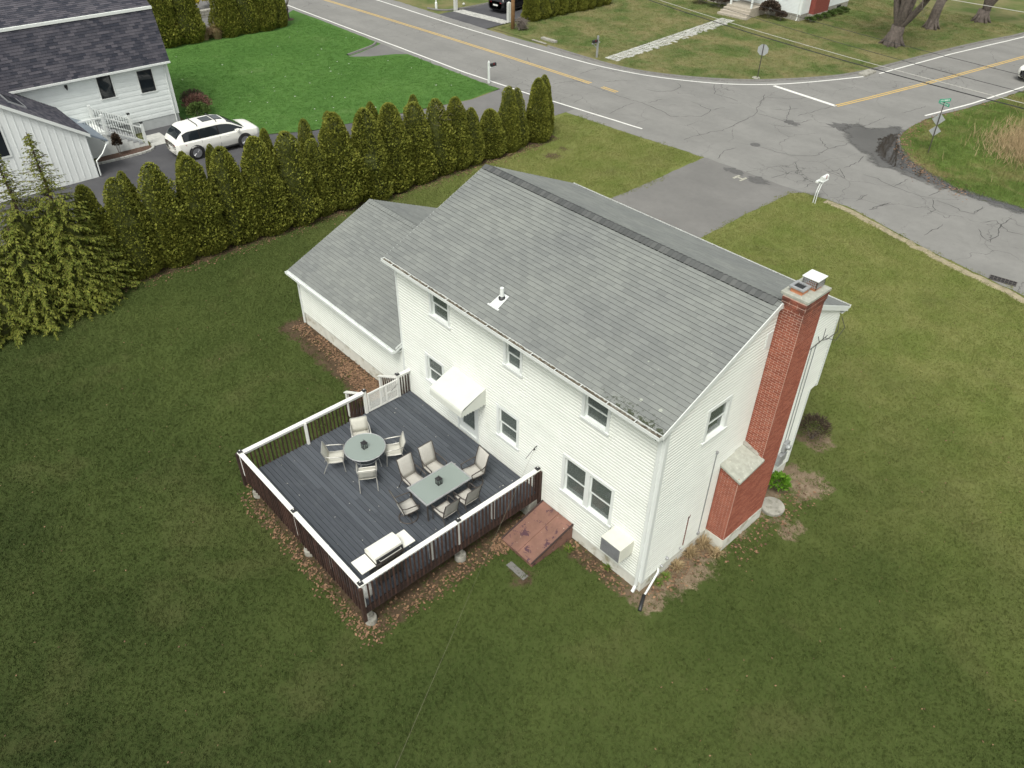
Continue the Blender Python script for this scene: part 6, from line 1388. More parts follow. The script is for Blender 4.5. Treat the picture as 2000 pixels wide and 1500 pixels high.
# ================================================================ VEHICLES
def suv(name, label, paint, loc, rz, cat='car', lamps=True):
    """built along +Y (front), origin at ground centre"""
    t = thing(name, (0, 0, 0), label, cat)
    ST_ = [  # y, then (halfwidth, z): sill, mid, shoulder, glass base, roof edge, roof mid, centre
        (-2.50, [(.60, .42), (.70, .55), (.74, .85), (.72, .93), (.60, .98), (.35, 1.0), (0, 1.01)]),
        (-2.42, [(.78, .34), (.90, .55), (.90, .92), (.84, 1.04), (.66, 1.12), (.40, 1.15), (0, 1.16)]),
        (-2.20, [(.86, .30), (.96, .58), (.95, .96), (.89, 1.07), (.70, 1.40), (.42, 1.44), (0, 1.46)]),
        (-1.90, [(.88, .27), (.98, .60), (.97, .98), (.91, 1.08), (.70, 1.60), (.42, 1.66), (0, 1.68)]),
        (-1.20, [(.88, .26), (.985, .62), (.975, .98), (.92, 1.07), (.71, 1.67), (.42, 1.735), (0, 1.75)]),
        (-.40, [(.88, .26), (.985, .62), (.975, .97), (.92, 1.06), (.71, 1.68), (.42, 1.745), (0, 1.76)]),
        (.35, [(.88, .26), (.985, .62), (.975, .96), (.92, 1.05), (.70, 1.64), (.42, 1.71), (0, 1.73)]),
        (.80, [(.88, .26), (.985, .62), (.975, .96), (.92, 1.05), (.71, 1.52), (.43, 1.60), (0, 1.62)]),
        (1.25, [(.88, .26), (.985, .62), (.97, .96), (.91, 1.05), (.78, 1.26), (.46, 1.32), (0, 1.34)]),
        (1.62, [(.88, .26), (.98, .62), (.965, .95), (.90, 1.02), (.80, 1.06), (.46, 1.10), (0, 1.12)]),
        (2.05, [(.87, .28), (.97, .62), (.94, .90), (.87, .97), (.74, 1.01), (.45, 1.04), (0, 1.05)]),
        (2.34, [(.80, .32), (.90, .60), (.86, .84), (.80, .90), (.68, .93), (.42, .95), (0, .955)]),
        (2.50, [(.60, .38), (.68, .56), (.66, .74), (.62, .78), (.52, .80), (.3, .81), (0, .815)])]
    ys = np.array([s[0] for s in ST_]); P = np.array([s[1] for s in ST_]); m = P.shape[1]
    yy = np.linspace(ys[0], ys[-1], 66)
    def cub(v):   # monotone-ish cubic (catmull rom on uneven knots)
        d = np.gradient(v, ys); out = []
        for y in yy:
            i = min(max(np.searchsorted(ys, y)-1, 0), len(ys)-2); h = ys[i+1]-ys[i]; u = (y-ys[i])/h
            out.append((2*u**3-3*u**2+1)*v[i]+(u**3-2*u**2+u)*h*d[i]+(-2*u**3+3*u**2)*v[i+1]+(u**3-u**2)*h*d[i+1])
        return np.array(out)
    W_ = np.stack([cub(P[:, k, 0]) for k in range(m)], 1); Z_ = np.stack([cub(P[:, k, 1]) for k in range(m)], 1)
    ring = []; sub = 4
    for i in range(len(yy)):
        pts = [(W_[i, 0]*.8, max(.22, Z_[i, 0]-.06), 0)]
        for k in range(m-1):
            for q in range(sub):
                u = q/sub; a, b_ = np.array([W_[i, k], Z_[i, k]]), np.array([W_[i, k+1], Z_[i, k+1]])
                da = (b_-np.array([W_[i, max(k-1, 0)], Z_[i, max(k-1, 0)]]))*.5; kn = min(k+2, m-1); db = (np.array([W_[i, kn], Z_[i, kn]])-a)*.5
                p = (2*u**3-3*u**2+1)*a+(u**3-2*u**2+u)*da*.8+(-2*u**3+3*u**2)*b_+(u**3-u**2)*db*.8
                pts.append((p[0], p[1], k+u))
        pts.append((0, Z_[i, -1], m-1)); ring.append(pts)
    npnt = len(ring[0]); body = MB(); pil = MB(); gl = {'side_window': MB(), 'windshield': MB(), 'rear_window': MB()}
    def pv(i, k, sg): p = ring[i][k]; return (sg*p[0], yy[i], p[1])
    for sg in (-1, 1):
        for i in range(len(yy)-1):
            for k in range(npnt-1):
                kk = (ring[i][k][2]+ring[i][k+1][2])/2; yc = (yy[i]+yy[i+1])/2; quad = [pv(i, k, sg), pv(i+1, k, sg), pv(i+1, k+1, sg), pv(i, k+1, sg)]
                if sg > 0: quad.reverse()
                z = sum(q[2] for q in quad)/4
                tgt = body
                if 3.05 < kk < 3.80 and -1.98 < yc < 1.42 and z > 1.09 and not (abs(yc-.0) < .035 or abs(yc+1.05) < .035): tgt = gl['side_window']
                elif 3.05 < kk < 3.80 and -2.05 < yc < 1.45 and z > 1.09: tgt = pil
                elif kk > 4.12 and .62 < yc < 1.56: tgt = gl['windshield']
                elif kk > 4.05 and -2.36 < yc < -1.98: tgt = gl['rear_window']
                tgt.add(quad, [(0, 1, 2, 3)])
    # close underside
    for i in range(len(yy)-1): body.add([pv(i, 0, -1), pv(i, 0, 1), pv(i+1, 0, 1), pv(i+1, 0, -1)], [(0, 1, 2, 3)])
    bo = body.build('body', paint, t, smooth=True)
    pil.build('window_pillar', 'pillar', t, smooth=True)
    for nm, g_ in gl.items(): g_.build(nm, 'car_glass', t, smooth=True)
    def merge(o):
        bm = bmesh.new(); bm.from_mesh(o.data); bmesh.ops.remove_doubles(bm, verts=bm.verts, dist=.0008); bmesh.ops.recalc_face_normals(bm, faces=bm.faces); bm.to_mesh(o.data); bm.free()
    for o in t.children: merge(o)
    # sunroof, rails
    sr = MB()
    for (a, b_) in ((-.60, .02), (.10, .55)): sr.hexa([(-.40, a, 1.752 if a < 0 else 1.74), (.40, a, 1.752 if a < 0 else 1.74), (.40, b_, 1.748 if a < 0 else 1.69), (-.40, b_, 1.748 if a < 0 else 1.69)], [(-.38, a+.02, 1.768), (.38, a+.02, 1.768), (.38, b_-.02, 1.766 if a < 0 else 1.722), (-.38, b_-.02, 1.766 if a < 0 else 1.722)])
    sr.build('sunroof', 'car_glass', t, recalc=True)
    for y in (-1.05, .06):
        c = MB(); c.tube([(-.70, y, 1.70), (-.66, y, 1.80), (.66, y, 1.80), (.70, y, 1.70)], .022, 6); c.build('roof_bar', 'black_plastic', t)
    # wheels with arches
    for y in (-1.47, 1.43):
        for sg in (-1, 1):
            ar = MB(); ar.lathe([(.31, 0), (.45, 0), (.45, .012), (.31, .012)], (sg*.978-(.012 if sg < 0 else 0), y, .37), 26, 'x'); ar.build('wheel_arch', 'black_plastic', t)
            ty = MB(); x0 = sg*.98; pr = [(.24, -.11), (.345, -.115), (.37, -.09), (.375, 0), (.37, .09), (.345, .115), (.24, .11)]
            ty.lathe([(r, x0-sg*.085+h) for r, h in pr], (0, y, .375), 26, 'x'); wo_ = ty.build('wheel', 'tyre', t, smooth=True)
            rm = MB(); rm.lathe([(.22, 0), (.255, 0), (.255, .018), (.22, .018)], (x0+sg*.026-(.018 if sg < 0 else 0), y, .375), 24, 'x')
            for k in range(10):
                a = k*2*math.pi/10+.16*(1 if k % 2 else -1); rm.tube([(x0+sg*.032, y+.03*math.cos(a), .375+.03*math.sin(a)), (x0+sg*.036, y+.235*math.cos(a), .375+.235*math.sin(a))], .018, 5)
            rm.lathe([(.05, 0), (.05, .02)], (x0+sg*.03-(.02 if sg < 0 else 0), y, .375), 12, 'x'); rm.build('rim', 'rim_metal', wo_)
            dk = MB(); dk.lathe([(.24, 0), (.24, .004)], (x0+sg*.012, y, .375), 20, 'x'); dk.build('brake_shade', 'dark_void', wo_)
    for sg in (-1, 1):
        l = MB(); l.hexa([(sg*.50, -2.49, .86), (sg*.90, -2.30, .86), (sg*.985, -1.92, .88), (sg*.60, -2.3, .86)], [(sg*.50, -2.47, .93), (sg*.89, -2.32, .95), (sg*.975, -1.98, .955), (sg*.6, -2.3, .93)]); l.build('tail_light', 'tail_red', t, recalc=True)
        l = MB(); l.hexa([(sg*.58, 2.45, .70), (sg*.86, 2.34, .70), (sg*.955, 2.02, .74), (sg*.6, 2.2, .70)], [(sg*.58, 2.43, .77), (sg*.84, 2.33, .79), (sg*.945, 2.04, .83), (sg*.6, 2.2, .77)]); l.build('headlight', 'head_lamp', t, recalc=True)
        l = MB(); l.box(sg*1.06-.11, sg*1.06+.11, 1.02, 1.16, 1.02, 1.17, bev=.03); l.build('wing_mirror', paint, t)
        for y in (-.62, .42): l = MB(); l.box(sg*.985-.012, sg*.985+.012, y-.11, y+.11, .86, .885, bev=.005); l.build('door_handle', paint if paint != 'car_black' else 'black_metal', t)
        l = MB(); l.box(sg*.93-.05, sg*.93+.05, -1.0, 1.0, .245, .31); l.build('sill_trim', 'black_plastic', t)
        for y in (-1.05, .0): l = MB(); l.box(sg*.982-.005, sg*.982+.005, y-.004, y+.004, .36, 1.0); l.build('door_seam', 'black_plastic', t)
    l = MB(); l.box(-.26, .26, -2.515, -2.49, .62, .75); l.build('number_plate', 'plate_white', t)
    l = MB(); l.box(-.55, .55, 2.44, 2.512, .44, .68); l.build('radiator_grille', 'black_plastic', t)
    t.location = loc; t.rotation_euler = (0, 0, rz); return t
suv('parked_suv', 'white parked SUV with roof bars and sunroof in the neighbouring driveway', 'car_white', (-36.75, 5.5, .008), R(-1.0))
suv('black_suv', 'black SUV parked in the driveway across the street', 'car_black', (-50.5, 41.3, .008), R(8))
suv('white_car', 'white car waiting in the side road beside the verge', 'car_white', (-10.05, 57.4, .012), R(172))
# ================================================================ STREET FURNITURE
def mailbox_box(t, x, y, z, rz, mat, L=.48, w_=.17, h=.22):
    M = Matrix.Translation((x, y, z)) @ Matrix.Rotation(rz, 4, 'Z'); mb = MB(); n = 8
    sec = [(-w_/2, 0), (w_/2, 0)]+[(w_/2*math.cos(a), h-w_/2+w_/2*math.sin(a)) for a in [math.pi*i/n for i in range(n+1)]]
    mb.prism([M @ V3(a, -L/2, b_) for a, b_ in sec], (M.to_3x3() @ V3(0, L, 0))); o = mb.build('box', mat, t, recalc=True)
    fl = MB(); fl.box(w_/2, w_/2+.012, -.02, .02, h*.4, h*1.1, M=M); fl.build('flag', 'tail_red', t); return o
c = (-35.5, 26.1)
c = (-35.5, 25.35); t = thing('mailbox', (*c, 0), 'black mailbox on a white post beside the neighbouring driveway', 'mailbox'); MB().box(c[0]-.06, c[0]+.06, c[1]-.06, c[1]+.06, -.05, 1.42, bev=.008).build('post', 'white_trim', t); MB().lathe([(.08, 0), (.02, .1)], (c[0], c[1], 1.42), 8).build('finial', 'white_trim', t); MB().box(c[0]-.04, c[0]+.04, c[1]+.05, c[1]+.62, 1.02, 1.09).build('arm', 'white_trim', t); mailbox_box(t, c[0], c[1]+.40, 1.09, 0, 'black_metal')
c = (-9.88, 25.55); t = thing('mailbox', (*c, 0), 'white mailbox on curved white pipe posts at the edge of the front lawn', 'mailbox')
for sg in (-1, 1): MB().tube([(c[0]+sg*.06, c[1]-.15, -.05), (c[0]+sg*.05, c[1]-.1, .6), (c[0]+sg*.05, c[1]+.05, .95), (c[0]+sg*.05, c[1]+.3, 1.12)], .022, 6).build('post', 'white_trim', t)
MB().box(c[0]-.12, c[0]+.12, c[1]+.0, c[1]+.55, 1.12, 1.14).build('shelf', 'white_trim', t); mailbox_box(t, c[0], c[1]+.3, 1.14, 0, 'white_trim', .52, .2, .26); t2 = MB(); t2.box(c[0]-.28, c[0]-.13, c[1]-.02, c[1]+.40, 1.0, 1.10, bev=.02); t2.build('newspaper_tube', 'white_trim', t)
c = (-34.8, 35.75); t = thing('mailbox', (*c, 0), 'black mailbox on a grey wooden post by the stone walk', 'mailbox'); MB().box(c[0]-.06, c[0]+.06, c[1]-.06, c[1]+.06, -.05, 1.6, bev=.006).build('post', 'galv_metal', t); MB().box(c[0]-.05, c[0]+.05, c[1]-.62, c[1]+.2, 1.08, 1.15).build('arm', 'galv_metal', t); mailbox_box(t, c[0], c[1]-.34, 1.15, 0, 'black_metal'); MB().tube([(c[0], c[1]-.5, 1.08), (c[0], c[1]-.06, .72)], .03, 5).build('brace', 'galv_metal', t)
# stop sign seen from behind
c = (-23.85, 41.1); t = thing('stop_sign', (*c, 0), 'octagonal street sign on a thin dark post, seen from behind', 'sign'); MB().box(c[0]-.025, c[0]+.025, c[1]-.02, c[1]+.02, -.05, 2.32).build('post', 'bronze_metal', t)
o_ = MB(); a0 = R(20); e1 = V3(math.cos(a0), math.sin(a0), 0); o_.prism([V3(c[0], c[1], 1.92)+e1*.40*math.cos(a)+V3(0, 0, .40*math.sin(a))+V3(-e1.y, e1.x, 0)*.03 for a in [math.pi/8+k*math.pi/4 for k in range(8)]], V3(-e1.y, e1.x, 0)*.006); o_.build('sign_plate', 'sign_grey', t, recalc=True)
MB().lathe([(.32, -.02), (.28, .03), (.05, .035)], (c[0]-.05, c[1]-.1, 0), 12).build('post_base', 'concrete', t)
# street name sign post, leaning
c = V3(*G(1812, 300), 0); ax = V3(-.03, .02, 1).normalized(); top = c+ax*3.0; t = thing('street_sign', (c.x, c.y, 0), 'leaning sign post with green street name blades and diamond signs on the verge', 'sign'); MB().tube([c-ax*.05, top], .03, 6).build('post', 'bronze_metal', t)
def blade(z, ang, mat, L=.75, h=.17):
    d = V3(math.cos(ang), math.sin(ang), 0); n_ = V3(-d.y, d.x, 0)*.006; p = c+ax*z; q = [p-d*L/2-n_, p+d*L/2-n_, p+d*L/2+n_, p-d*L/2+n_]; b_ = MB(); b_.hexa(q, [x+V3(0, 0, h) for x in q]); o = b_.build('name_blade', mat, t, recalc=True)
    lt_ = MB(); k = -L/2+.08; rr = random.Random(int(z*100))
    while k < L/2-.1:
        w_ = rr.uniform(.03, .06); p0 = p+d*k+V3(0, 0, h*.28)
        for sg in (-1.35, 1.35): qa = [p0+n_*sg-n_*.1, p0+d*w_+n_*sg-n_*.1, p0+d*w_+n_*sg+n_*.1, p0+n_*sg+n_*.1]; lt_.hexa(qa, [x+V3(0, 0, h*.45) for x in qa])
        k += w_+rr.choice((.02, .02, .05))
    lt_.build('lettering', 'plate_white', o, recalc=True)
blade(2.98, R(62), 'sign_green'); blade(2.80, R(-20), 'sign_green')
for z, s_, ang in ((1.98, .36, 35), (1.32, .33, 35)):
    d = V3(math.cos(R(ang)), math.sin(R(ang)), 0); p = c+ax*z+V3(d.y, -d.x, 0)*-.05; b_ = MB(); b_.prism([p+d*s_, p+V3(0, 0, s_), p-d*s_, p-V3(0, 0, s_)], V3(-d.y, d.x, 0)*.006); b_.build('diamond_plate', 'sign_grey', t, recalc=True)
# utility pole
c = (-45.15, 36.4); t = thing('utility_pole', (*c, 0), 'tall orange brown wooden utility pole by the driveway across the street', 'pole'); MB().tube([(c[0], c[1], -.1), (c[0]-.02, c[1], 4), (c[0], c[1], 11.5)], [.17, .15, .10], 12).build('shaft', 'pole_wood', t, smooth=True); MB().box(c[0]-.05, c[0]+.05, c[1]-1.2, c[1]+1.2, 10.6, 10.75).build('crossarm', 'pole_wood', t)
for dy in (-1.0, 0, 1.0): MB().lathe([(.04, 0), (.05, .06), (.03, .14)], (c[0], c[1]+dy, 10.75), 8).build('insulator', 'granite', t)
p2 = (12.0, 23.6); t = thing('utility_pole', (*p2, 0), 'wooden utility pole beside the street past the front lawn', 'pole'); MB().tube([(p2[0], p2[1], -.1), (p2[0], p2[1], 11.5)], [.17, .10], 12).build('shaft', 'pole_wood', t, smooth=True); MB().box(p2[0]-1.2, p2[0]+1.2, p2[1]-.05, p2[1]+.05, 10.6, 10.75).build('crossarm', 'pole_wood', t)
def wireq(pa, pb, sag, r, mat, label, grp='overhead wires along the street'):
    pa, pb = Vector(pa), Vector(pb); mb = MB(); mb.tube([pa.lerp(pb, k/24)-V3(0, 0, sag*4*(k/24)*(1-k/24)) for k in range(25)], r, 5); return tag(mb.build('overhead_wire', mat), label, 'wire', grp)
A_ = V3(-45.15, 36.4, 0); B_ = V3(12, 23.6, 0)
for dz, r, m_, sg in ((0, .022, 'wire', 1.0), (.16, .012, 'wire_pale', .95)): wireq(A_+V3(0, 0, 6.1+dz), B_+V3(0, 0, 7.6+dz), sg, r, m_, ('thick dark cable of the lower pair along the street' if dz == 0 else 'thin pale cable of the lower pair along the street'))
wireq(A_+V3(0, 0, 7.3), B_+V3(0, 0, 8.0), 1.0, .011, 'wire', 'thin dark cable above the lower cable pair'); wireq(A_+V3(0, .4, 7.9), B_+V3(0, 0, 8.6), 1.0, .010, 'wire', 'thin cable second from the top along the street')
wireq(A_+V3(0, 0, 8.9), B_+V3(0, 0, 11.0), .6, .012, 'wire_pale', 'pale topmost cable along the street')
wireq((-60, -8, 9.2), (-20, 40, 9.4), 1.2, .014, 'wire_pale', 'pale service cable passing over the neighbouring roof', None)
# granite posts, cobble apron, lamp post, stump pile
for c, lb in (((-53.3, 36.75), 'square granite gate post by the lamp post'), ((-47.1, 37.7), 'square granite gate post next to the utility pole')):
    p = MB(); x, y = c; p.box(x-.14, x+.14, y-.14, y+.14, -.05, 1.55, bev=.015); p.add([(x-.13, y-.13, 1.55), (x+.13, y-.13, 1.55), (x+.13, y+.13, 1.55), (x-.13, y+.13, 1.55), (x, y, 1.66)], [(0, 1, 4), (1, 2, 4), (2, 3, 4), (3, 0, 4)]); tag(p.build('granite_post', 'granite'), lb, 'post', 'granite gate posts')
t = thing('lamp_post', (-54.9, 35.75, 0), 'white lamp post at the far driveway mouth', 'lamp post'); MB().lathe([(.11, -.05), (.11, .5), (.05, .6), (.045, 2.1), (.07, 2.12)], (-54.9, 35.75, 0), 12).build('post', 'white_trim', t); MB().box(-55.03, -54.77, 35.62, 35.88, 2.12, 2.45).build('lantern_glass', 'window_glass', t); MB().lathe([(.22, 0), (.03, .16)], (-54.9, 35.75, 2.45), 8).build('lantern_roof', 'black_metal', t)
apn = thing('cobble_apron', (-50, 37, 0), 'pale cobblestone band across the mouth of the far driveway', 'paving'); rr = random.Random(4); cbm = MB(); cbm.box(-.11, .11, -.08, .08, -.02, .03, bev=.015); cme = bpy.data.meshes.new('cobble'); cme.from_pydata(cbm.v, [], cbm.f); cme.materials.append(M_['kerb_stone'])
for i in range(25):
    for j in range(6):
        o = bpy.data.objects.new('cobble', cme); link(o, apn); x = -53.0+i*.245+(j % 2)*.12; y = 36.35+j*.18+(x+53)*.09; o.matrix_basis = Matrix.Translation((x, y, .012+rr.uniform(-.006, .006))) @ Matrix.Rotation(rr.gauss(.09, .05), 4, 'Z')
bp = MB(); rr = random.Random(8)
for k in range(240):
    a = rr.random()*6.283; p = V3(-44.45, 36.75, .1)+V3(math.cos(a)*.5*rr.random(), math.sin(a)*.5*rr.random(), rr.random()*.75); d = V3(rr.gauss(0, 1), rr.gauss(0, 1), rr.gauss(0, .7)).normalized()*rr.uniform(.15, .4); bp.tube([p-d, p+d], .014, 4)
tag(bp.build('brush_pile', 'twig'), 'rounded pile of cut twigs at the foot of the utility pole', 'brush pile')
for i, c in enumerate(((-55.2, 38.2, .16), (-54.4, 38.6, .13), (-54.7, 37.9, .10))): tag(MB().lathe([(c[2]*.3, -.02), (c[2], .05), (c[2]*.95, c[2]), (c[2]*.4, c[2]*1.5)], (c[0], c[1], 0), 9).build('pale_stone', 'granite', smooth=True), 'small pale garden stone between the lamp post and the granite post', 'stone', 'garden stones by the lamp post')
# storm drains
t = thing('storm_drain', (-.1, 24.9, 0), 'rusty iron storm drain grate at the kerb of the front lawn', 'drain'); ca = [(-.70, 24.78), (.35, 24.98), (.42, 24.60), (-.62, 24.40)]
fm = MB(); fm.poly([(x, y, .022) for x, y in ca][::-1]); fm.build('drain_pit', 'dark_void', t); gr = MB()
for k in range(8): a = Vector((*ca[0], .0)).lerp(Vector((*ca[1], 0)), k/7); b_ = Vector((*ca[3], 0)).lerp(Vector((*ca[2], 0)), k/7); gr.tube([a+V3(0, 0, .035), b_+V3(0, 0, .035)], .022, 4)
for k in (0, .5, 1): a = Vector((*ca[0], 0)).lerp(Vector((*ca[3], 0)), k); b_ = Vector((*ca[1], 0)).lerp(Vector((*ca[2], 0)), k); gr.tube([a+V3(0, 0, .03), b_+V3(0, 0, .03)], .025, 4)
gr.build('grate', 'bronze_metal', t)
t = MB(); t.box(-41.3, -39.7, 36.0, 36.35, 0, .18, bev=.02); t.box(-41.6, -40.0, 35.25, 35.45, 0, .05); tag(t.build('catch_basin', 'concrete'), 'concrete catch basin lip set in the far kerb', 'drain'); t = MB(); t.box(-19.4, -18.75, 47.4, 48.9, 0, .16, bev=.02); tag(t.build('catch_basin', 'concrete'), 'pale concrete basin lip at the bend of the side road kerb', 'drain')
t = MB(); c = G(1475, 283); t.lathe([(.30, .0), (.30, .018), (.02, .019)], (c[0], c[1], 0), 20); tag(t.build('manhole_cover', 'tar'), 'round iron manhole cover in the cracked street', 'manhole cover')
# stone walk
wk = thing('stone_walk', (-34.5, 45, 0), 'irregular stone walk leading to the steps of the house across the street', 'path'); rr = random.Random(6); y = 36.2
while y < 53.3:
    xc = -33.75-(y-36)/17.5*1.55; n_ = 3; x = xc-.62; dl = rr.uniform(.30, .5)
    while x < xc+.55:
        w_ = rr.uniform(.28, .5); P_ = [(x+rr.uniform(.0, .05), y+rr.uniform(0, .06)), (x+w_-.03, y+rr.uniform(0, .05)), (x+w_-.02-rr.uniform(0, .06), y+dl-.03), (x+rr.uniform(0, .06), y+dl-rr.uniform(.02, .07))]; o_ = MB(); o_.prism([(a, b_, .0) for a, b_ in P_], (0, 0, .03+rr.uniform(0, .01))); o_.build('flagstone', 'kerb_stone', wk, recalc=True); x += w_
    y += dl
# ================================================================ HOUSE ACROSS THE STREET
fh = thing('white_cottage', (-37, 62, 0), 'pale clapboard house with front steps and brick chimney across the street', 'house'); FX, FY = -30.75, 57.8
FP = Plane((0, FY, 0), (1, 0, 0), (0, -1, 0)); FS = Plane((FX, 0, 0), (0, 1, 0), (1, 0, 0)); fwin = [(-33.3, -32.3, 1.55, 2.75), (-42.2, -41.0, 1.4, 2.7)]
a = sheath('wall', FP, -46, FX, .45, 3.3, fwin, 'far_siding', fh); siding(a, FP, .55, 3.3, lambda z: (-46, FX-.06), fwin, ex=.11, mat='far_siding', joined=False)
for q in fwin: window(fh, FP, q[0]-.06, q[1]+.06, q[2]-.02, q[3]+.05)
def fex(mb): mb.prism([FS.P(u, z, -.1) for u, z in ((57.8, 3.2), (66.2, 3.2), (62, 5.7))], FS.n*.086)
a = sheath('wall', FS, 57.81, 66.2, .45, 3.2, [], 'far_siding', fh, extra=fex); siding(a, FS, .55, 3.2, lambda z: (57.86, 66.2), [(59.15, 61.7, 0, 9)], ex=.11, mat='far_siding', joined=False)
f_ = MB(); f_.box(-46, FX, FY, FY+.2, -.1, .54); f_.box(FX-.2, FX, FY+.2, 66.2, -.1, .54); f_.build('foundation', 'concrete', fh); MB().box(FX, FX+.5, 59.2, 61.65, .45, 6.6).build('chimney', 'brick_far', fh); MB().box(FX, FX+.52, 59.18, 61.67, -.1, .45).build('chimney_base', 'concrete', fh)
fr_ = MB(); vs = [(x, y, z) for x in (-46.3, FX+.3) for y, z in ((57.3, 3.05), (62, 5.85), (66.7, 3.05))]; fr_.add(vs+[(x, y, z-.12) for x, y, z in vs], [(0, 3, 4, 1), (1, 4, 5, 2), (6, 7, 10, 9), (7, 8, 11, 10), (0, 6, 9, 3), (2, 5, 11, 8), (0, 1, 7, 6), (1, 2, 8, 7), (3, 9, 10, 4), (4, 10, 11, 5)]); fr_.build('roof', 'shingle_dark', fh, recalc=True)
g = MB(); g.tube([(FX-.2, FY-.08, 3.0), (FX-.2, FY-.08, .2), (FX-.2, FY-.2, .05)], .045, 6); g.build('downspout', 'white_trim', fh); MB().box(FX-.5+.45, FX+.02, FY-.02, FY+.1, .5, 3.2).build('corner_board', 'white_trim', fh); MB().box(FX, FX+.03, 64.2, 64.9, .15, .42).build('cellar_window', 'car_glass', fh)
st = thing('front_steps', (-35.6, 55.6, 0), 'broad concrete front steps with white posts', 'steps')
for k in range(4): MB().box(-37.1+k*.08, -34.0-k*.08, 54.35+k*.32, 54.70+k*.32 if k < 3 else 57.75, 0, .19*(k+1), bev=.01).build('step', 'step_stone', st)
for x in (-36.6, -34.4): MB().box(x-.07, x+.07, 55.5, 55.64, .76, 3.0).build('porch_post', 'white_trim', st)
MB().box(-36.9, -34.1, 55.3, 57.75, 3.0, 3.2).build('porch_roof', 'white_trim', st); d_ = MB(); FP.box(d_, -36.0, -35.0, .78, 2.85, .0, .05); d_.build('front_door', 'white_trim', fh)
leaf_clump('round_shrub', (-33.2, 56.7), .95, 1.55, 2600, 'shrub_dark', 'big rounded dark shrub beside the front steps', 'shrub', .14, .05, seed=11); leaf_clump('round_shrub', (-32.0, 56.8), .55, .85, 1200, 'shrub_dark', 'smaller dark shrub next to the big rounded one', 'shrub', .12, .045, seed=12); leaf_clump('round_shrub', (-38.6, 56.6), 1.0, 1.3, 2400, 'shrub_dark', 'dark shrub at the other side of the front steps', 'shrub', .14, .05, seed=13); leaf_clump('round_shrub', (-40.6, 56.4), .8, .9, 1500, 'shrub_mid', 'low green shrub against the cottage front', 'shrub', .14, .05, seed=14)
for i in range(6): leaf_clump('ground_cover', (FX+.75, 58.4+i*1.15), .55, .45, 420, 'shrub_mid', 'low green plant, '+ORD[i]+' along the brick chimney side of the cottage, counting from its front', 'plant', .16, .05, group='plants along the cottage side wall', seed=20+i)
# ================================================================ BARE TREES
def bare_tree(name, base, H, r0, seed, label, limbs=5, split=.22, lean=(0, 0), group=None, depth=5, spread=.55):
    rr = random.Random(seed); t = thing(name, (*base, 0), label, 'tree', group); tr = MB(); cw = MB(); B = V3(*base, 0)
    hs = H*split; tp = B+V3(lean[0]*hs, lean[1]*hs, hs)
    tr.tube([B+V3(0, 0, -.08), B+V3(0, 0, .10), B+V3(0, 0, .35), B+V3(0, 0, .8), B.lerp(tp, .6)+V3(rr.gauss(0, .05), rr.gauss(0, .05), 0), tp], [r0*1.55, r0*1.32, r0*1.15, r0*1.05, r0*.98, r0*.92], 14)
    for k in range(7):
        a = k*.9+rr.random()*.4; e_ = V3(math.cos(a), math.sin(a), 0); tr.tube([B+e_*r0*.75+V3(0, 0, .9), B+e_*r0*1.15+V3(0, 0, .35), B+e_*r0*1.9+V3(0, 0, -.06)], [r0*.22, r0*.30, r0*.16], 6)
    def grow(p, d, L, r, lv):
        n = 4 if lv < 3 else 3; pts = [p]; q = p.copy(); dd = d.copy()
        for k in range(n):
            dd = (dd+V3(rr.gauss(0, .13), rr.gauss(0, .13), rr.gauss(.05, .08))).normalized(); q = q+dd*(L/n); pts.append(q.copy())
        rs = [r*(1-.5*k/n) for k in range(n+1)]
        (tr if lv <= 1 else cw).tube(pts, rs, 9 if lv == 0 else 6 if lv == 1 else 4 if lv == 2 else 3, cap=False)
        if lv >= depth: return
        m = rr.randint(3, 4) if lv < 3 else rr.randint(2, 4)
        for k in range(m):
            f = rr.uniform(.35, 1.0); i = min(n-1, int(f*n)); pp = pts[i].lerp(pts[i+1], f*n-i); ang = rr.random()*6.283
            o1 = dd.orthogonal().normalized(); o2 = dd.cross(o1); nd = (dd*.8+(o1*math.cos(ang)+o2*math.sin(ang))*rr.uniform(.5, .95)+V3(0, 0, .12)).normalized()
            grow(pp, nd, L*rr.uniform(.5, .72), max(.005, r*(1-.5*f)*rr.uniform(.42, .6)), lv+1)
        grow(pts[-1], dd, L*.62, max(.006, rs[-1]*.95), lv+1)
    for k in range(limbs):
        a = k*6.283/limbs+rr.gauss(0, .3); d = V3(math.cos(a)*spread+lean[0], math.sin(a)*spread+lean[1], 1).normalized(); grow(tp-V3(0, 0, rr.uniform(0, hs*.28)), d, H*.34*rr.uniform(.85, 1.15), r0*rr.uniform(.5, .66), 0)
    tr.build('trunk', 'bark', t, smooth=True); cw.build('crown', 'twig', t); return t
bare_tree('bare_tree', (-21.7, 57.2), 12.5, .55, 3, 'thick leafless tree dividing into many limbs, beside the side road', 6, .12, (.05, 0), spread=.36); bare_tree('bare_tree', (-22.0, 64.8), 12, .40, 5, 'leafless tree with a forked trunk behind the thickest one', 3, .2, (.08, 0), spread=.5); bare_tree('bare_tree', (-20.2, 70.8), 12, .48, 8, 'leafless tree farthest along the side road', 2, .08, (.1, 0), spread=.35)
bare_tree('sapling', (-60.0, 23.4), 4.2, .07, 21, 'young leafless sapling in a mulch ring by the street', 4, .3, depth=3); tag(MB().lathe([(.5, 0), (.45, .03), (.02, .05)], (-60.0, 23.4, .0), 16).build('mulch_ring', 'mulch'), 'round mulch ring under the sapling', 'mulch')
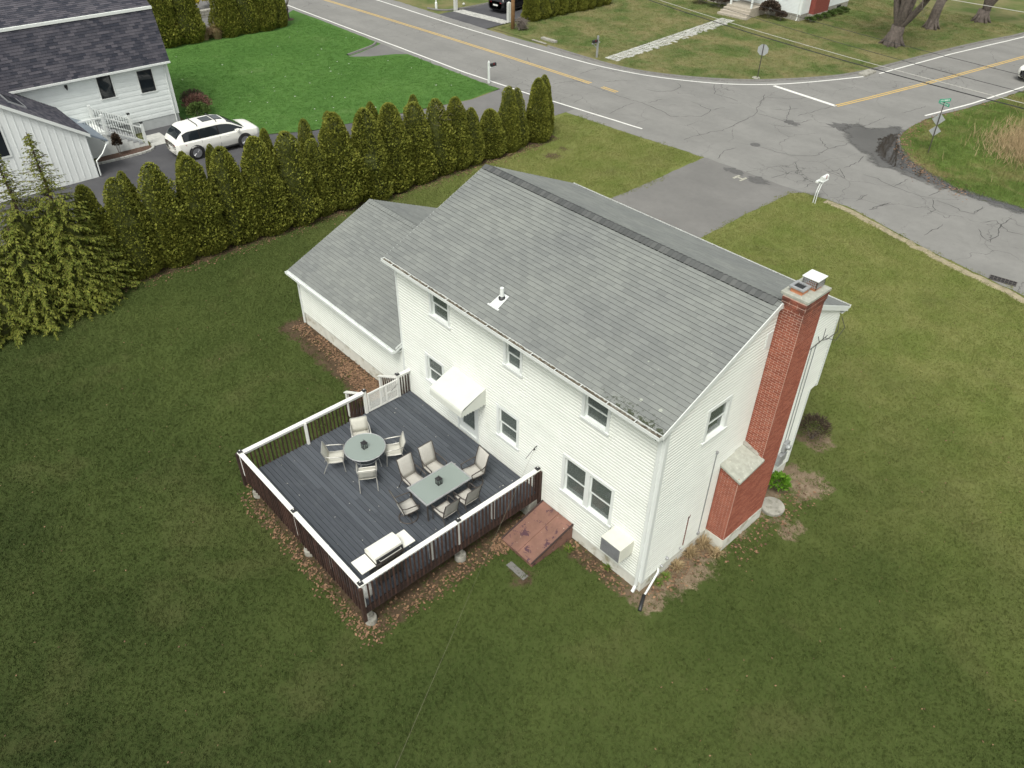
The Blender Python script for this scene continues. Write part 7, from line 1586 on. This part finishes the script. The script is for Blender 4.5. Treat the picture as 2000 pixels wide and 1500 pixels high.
# ornamental dry grasses, forsythia, low stone wall
for i, (x, y, h) in enumerate(((-58.6, 15.1, .9), (-58.2, 16.0, 1.2), (-58.9, 15.8, 1.0))): grass_tuft((x, y), 420, h, .8, 'dry_grass', 'dry ornamental grass between the two arborvitae groups', 'ornamental_grass', 'grass clump', 'ornamental grasses', i)
wgm = MB(); rr = random.Random(77)
for i in range(9000):
    x, y = -5.0+rr.gauss(0, 1.2), 43.0+rr.gauss(0, 1.9); L_ = rr.uniform(.15, .65); a = rr.gauss(2.2, 1.6); o_ = L_*rr.uniform(.3, 1.6); w_ = .012
    px, py = -math.sin(a)*w_, math.cos(a)*w_
    wgm.add([(x-px, y-py, 0), (x+px, y+py, 0), (x+o_*math.cos(a), y+o_*math.sin(a), L_)], [(0, 1, 2)])
tag(wgm.build('wild_grass', 'dry_grass'), 'tall straw coloured wild grass matted on the verge', 'grass', kind='stuff')
leaf_clump('forsythia', (-67.5, 17.6), 1.3, 1.9, 2600, 'forsythia', 'yellow flowering shrub behind the low stone wall', 'shrub', .14, .06, seed=31); leaf_clump('forsythia', (-68.2, 20.2), 1.1, 1.6, 2000, 'forsythia', 'smaller yellow flowering shrub at the end of the low stone wall', 'shrub', .14, .06, seed=32)
lw = thing('stone_wall', (-65.3, 17, 0), 'low grey dry stone wall along the far driveway', 'wall'); rr = random.Random(2)
for r_ in range(3):
    y = 13.0
    while y < 22.5: L_ = rr.uniform(.3, .6); MB().box(-65.6+rr.uniform(-.04, .04), -65.1+rr.uniform(-.04, .04), y, y+L_-.02, r_*.2, r_*.2+.19, bev=.03).build('stone', 'concrete', lw); y += L_
# petals on the neighbouring lawn
pm = MB(); rr = random.Random(3)
for _ in range(45):
    x, y = rr.uniform(-56, -36), rr.uniform(8, 24.5); s = rr.uniform(.015, .04); pm.add([(x-s, y-s, .05), (x+s, y-s*.6, .06), (x+s*.8, y+s, .055), (x-s, y+s*.7, .065)], [(0, 1, 2, 3)])
tag(pm.build('lawn_litter', 'plate_white'), 'pale specks strewn on the bright lawn', 'litter', kind='stuff')
